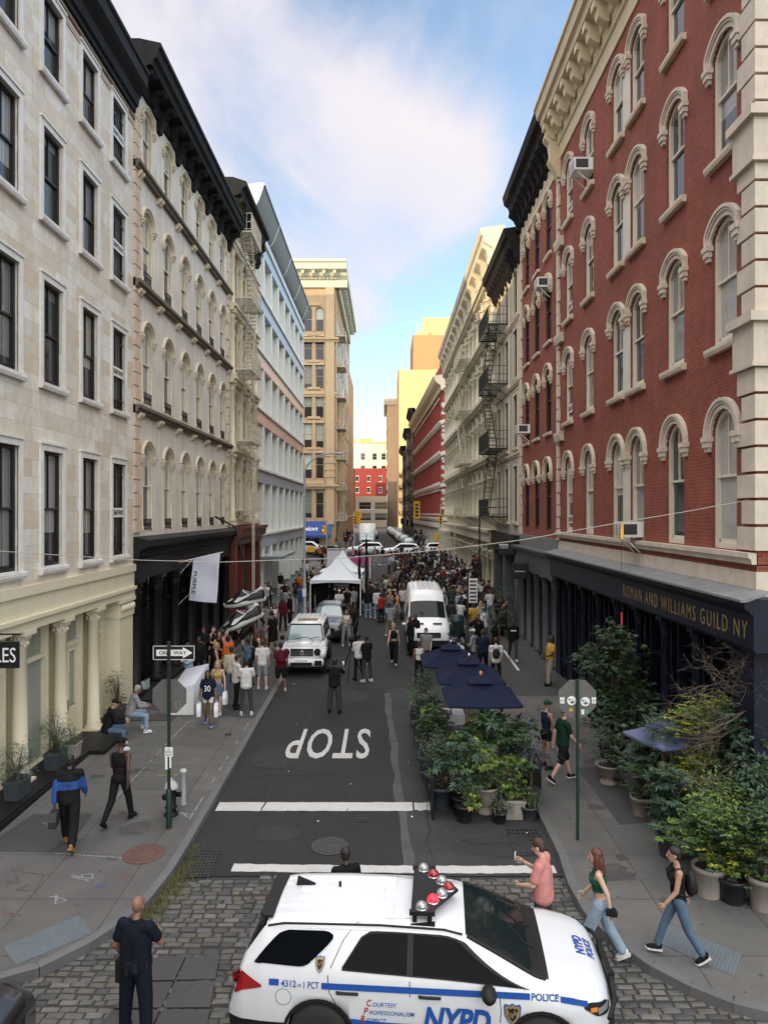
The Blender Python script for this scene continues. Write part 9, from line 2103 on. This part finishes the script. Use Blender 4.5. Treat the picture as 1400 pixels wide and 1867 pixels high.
plant('potted_plant','bushy green plant in the pale square pot at the drain',2.84,15.98,'palmate',('fresh','mid','dark'),230,.36,.32,.65,.55,'square',.25,.42,8,.11,.24,7,group=gl_)
plant('potted_plant','small grey-green shrub in a black pot between the urn and the square pot',2.50,15.66,'small',('grey','bluish','mid'),420,.24,.22,.32,.30,'black',.17,.24,7,.06,.16,8,group=gl_)
plant('potted_plant','round grey pot of low leaves beside the square pot',3.18,15.82,'small',('mid','fresh','dark'),260,.22,.2,.3,.35,'dark',.20,.30,6,.07,.15,9,group=gl_)
plant('potted_plant','dense dark shrub at the front road corner of the café cluster',1.28,16.45,'small',('dark','bluish','mid'),900,.34,.36,.9,.55,'dark',.28,.5,10,.075,.28,10,group=gl_)
plant('potted_plant','silver grey leafy plant on the road side of the cluster',1.20,17.2,'long',('grey','bluish','mid'),520,.35,.4,.6,.85,'dark',.26,.5,9,.09,.28,11,group=gl_)
for k, (x,y,kd,cs,sz,n,h,lab) in enumerate(((1.22,18.2,'palmate',('mid','dark','fresh'),.13,420,1.15,'broad dark shrub on the road side beside the nearest umbrella'),(1.20,19.5,'palmate',('dark','bluish','mid'),.13,420,1.1,'second shrub along the road side, left of the middle umbrella'),(1.16,20.9,'cluster',('mid','bluish','dark'),.085,300,1.2,'shrub with starry leaf tips on the road side by the farthest umbrella'),(1.12,22.4,'small',('dark','mid','bluish'),.085,900,1.15,'farthest small-leaved shrub at the back end of the café cluster'))):
    plant('potted_plant',lab,x,y,kd,cs,n,.42,.62,h,.55,'trough',.38,.55,12,sz,.34,20+k,group=gl_)
plant('potted_plant','light green leafy plant rising before the nearest umbrella',2.02,17.0,'palmate',('fresh','mid','lime'),150,.36,.3,.5,1.35,'dark',.22,.5,6,.15,.24,31,group=gl_)
plant('potted_plant','low white flowering plant in the middle of the cluster',1.95,16.45,'small',('mid','fresh','grey'),420,.30,.25,.3,.85,'dark',.22,.5,7,.07,.2,32,group=gl_,flowers='white')
def gx(px, Y): return (px-703)*Y/1300
plant('potted_tree','tall dark green maple-like tree in front of the navy shopfront',gx(1115,18.9),18.9,'palmate',('dark','mid','bluish'),2500,.90,.80,2.65,.90,'black',.34,.5,34,.125,.44,41,dz=.14,cat='tree',group=gr_,dome=.35)
plant('potted_tree','second dark green tree crowding behind the tall maple-like one',gx(1170,20.2),20.2,'palmate',('dark','mid','fresh'),1500,.7,.6,2.1,.9,'black',.3,.5,22,.12,.42,42,dz=.14,cat='tree',group=gr_,dome=.4)
plant('potted_plant','dark bush over the pale footed urn on the right pavement',gx(1110,17.5),17.5,'small',('dark','mid','dark'),1000,.42,.36,.75,.50,'urn',.30,.46,11,.075,.30,43,dz=.14,group=gr_)
plant('potted_plant','big-leaved plant leaning out by the faded blue umbrella',gx(1185,16.3),16.3,'palmate',('bluish','mid','dark'),520,.58,.5,1.25,.7,'pale',.24,.42,14,.17,.36,44,dz=.14,group=gr_)
plant('potted_plant','round small-leaved shrub in the pale pot by the wet patch',gx(1168,15.75),15.75,'cluster',('mid','dark','fresh'),330,.32,.30,.62,.5,'pale',.22,.40,9,.075,.25,45,dz=.14,group=gr_)
plant('potted_tree','yellow-green feathery tree among the right plants',gx(1290,14.6),14.6,'cluster',('lime','fresh','mid'),2200,.78,.65,1.75,1.15,'dark',.3,.5,28,.080,.40,46,dz=.14,cat='tree',group=gr_)
plant('potted_plant','tall fern-like plant left of the yellow-green tree',gx(1215,14.9),14.9,'fern',('bluish','mid','grey'),300,.42,.36,1.25,.95,'dark',.24,.45,13,.15,.30,47,dz=.14,group=gr_)
plant('potted_tree','large dark leafy tree at the right edge of the view',gx(1385,13.9),13.9,'palmate',('dark','bluish','mid'),2000,.85,.7,2.1,.75,'dark',.32,.5,30,.13,.44,48,dz=.14,cat='tree',group=gr_)
plant('potted_plant','castor plant with broad lobed leaves low on the left of the right cluster',gx(1222,13.9),13.9,'palmate',('bluish','dark','mid'),300,.42,.40,.85,.75,'dark',.26,.45,9,.18,.3,49,dz=.14,group=gr_)
plant('potted_plant','yellowing bush above the nearest pale pots',gx(1318,13.2),13.2,'small',('fresh','mid','lime'),1900,.6,.5,1.05,.6,'pale',.27,.48,16,.085,.36,50,dz=.14,group=gr_)
plant('potted_plant','rhododendron-like shrub in the pale pot nearest the kerb',gx(1292,12.55),12.55,'cluster',('mid','fresh','dark'),680,.52,.46,.9,.58,'pale',.27,.52,14,.105,.34,51,dz=.14,group=gr_)
plant('potted_plant','leafy shrub in the black pot between the two pale pots',gx(1335,12.35),12.35,'cluster',('mid','lime','dark'),330,.36,.34,.65,.5,'black',.25,.42,9,.095,.26,52,dz=.14,group=gr_)
plant('potted_plant','glossy shrub in the pale pot at the right edge',gx(1392,12.15),12.15,'cluster',('dark','mid','fresh'),700,.55,.5,1.05,.6,'pale',.28,.55,14,.10,.34,53,dz=.14,group=gr_)
plant('potted_plant','dark filler shrub deep between the shopfront and the pots',gx(1330,14.4),14.4,'palmate',('dark','mid','bluish'),1100,.75,.6,1.5,.5,'dark',.3,.45,20,.13,.42,54,dz=.14,group=gr_)
plant('potted_plant','climbing shrub with wide rounded leaves at the right edge below the bare vine',gx(1392,13.0),13.0,'small',('bluish','mid','dark'),1100,.5,.45,1.3,1.0,'dark',.25,.45,15,.13,.38,55,dz=.14,group=gr_)
plant('potted_plant','leafy dark shrub by the farther shopfront, left of the leaning man',gx(910,36.5),36.5,'small',('dark','mid','dark'),1100,.75,.6,1.7,.5,'black',.35,.5,14,.13,.5,56,dz=.14,group=gr_)
vr = random.Random(77); bx, by = gx(1392,13.7), 13.75
t = thing('bare_vine', (bx,by,zg(by)+.14), 'leafless tangled vine on the corner of the navy shopfront', 'vine'); mb = MB()
def twig(p, d, l, r_, depth):
    pts = [p]; 
    for k in range(5): d = (d + V3((vr.uniform(-.45,.45),vr.uniform(-.35,.35),vr.uniform(-.40,.32)))).normalized(); pts.append(pts[-1]+d*l/5)
    mb.tube(pts, [r_*(1-.13*k) for k in range(6)], 5, 0 if depth < 2 else 1)
    if depth < 4:
        for k in range(4 if depth < 2 else 3): i = vr.randint(1,5); twig(pts[i], (d+V3((vr.uniform(-1.2,.7),vr.uniform(-.5,.5),vr.uniform(-.7,.8)))).normalized(), l*.64, r_*.58, depth+1)
mb.tube([(0,0,0),(.05,.05,1.2),(-.05,.0,2.2),(.0,.05,3.0)], [.05,.045,.04,.035], 8)
for dv, zz in ((V3((-1,0,.25)),2.9),(V3((-.8,-.2,-.1)),2.6),(V3((-.4,0,.9)),3.0),(V3((-1,-.1,.5)),2.8),(V3((-.9,.1,-.4)),2.4),(V3((-.5,-.2,.3)),2.2)): twig(V3((0,.03,zz)), dv.normalized(), 1.15, .014, 0)
mb.build('branches', [mat('grey brown twigs', (.10,.075,.06), .9), mat('pale twig tips', (.15,.115,.09), .9)], t)
mb = MB()
for k in range(40): p = V3((vr.uniform(-1.2,.4),vr.uniform(-.2,.3),vr.uniform(1.8,3.6))); d = V3((vr.uniform(-1,1),vr.uniform(-1,1),-.8)).normalized(); leaf_small(mb, p, d, d.cross(V3((1,0.3,0))).normalized(), .09, 0, .6)
mb.build('dead_leaves', LEAF['dry'], t)['kind'] = 'stuff'
for k, (px, y, h, lab) in enumerate(((18,16.3,.95,'feathery grey-green shrub in a dark trough at the left edge'),(78,18.2,.95,'feathery shrub in a dark trough by the second cream column'),(210,22.4,1.0,'dry feathery shrub in a dark trough beside the black shopfront'))):
    x = -8.42; plant('potted_shrub',lab,x,y,'fern',('grey','bluish','mid') if k < 2 else ('dry','grey','mid'),620,.30,.40,h,.42,'trough',.30,.42,16,.075,.26,60+k,base=.60,cat='potted shrub',group='shrubs before the cream columns').rotation_euler[2] = PI/2
for i, (x,y) in enumerate(((-8.35,18.95),)): plant('potted_shrub','small thin shrub in a dark square pot right of the second trough',x,y,'fern',('grey','mid','dry'),260,.2,.2,.65,.38,'square',.2,.38,6,.07,.16,70,base=.60,cat='potted shrub',group='shrubs before the cream columns')
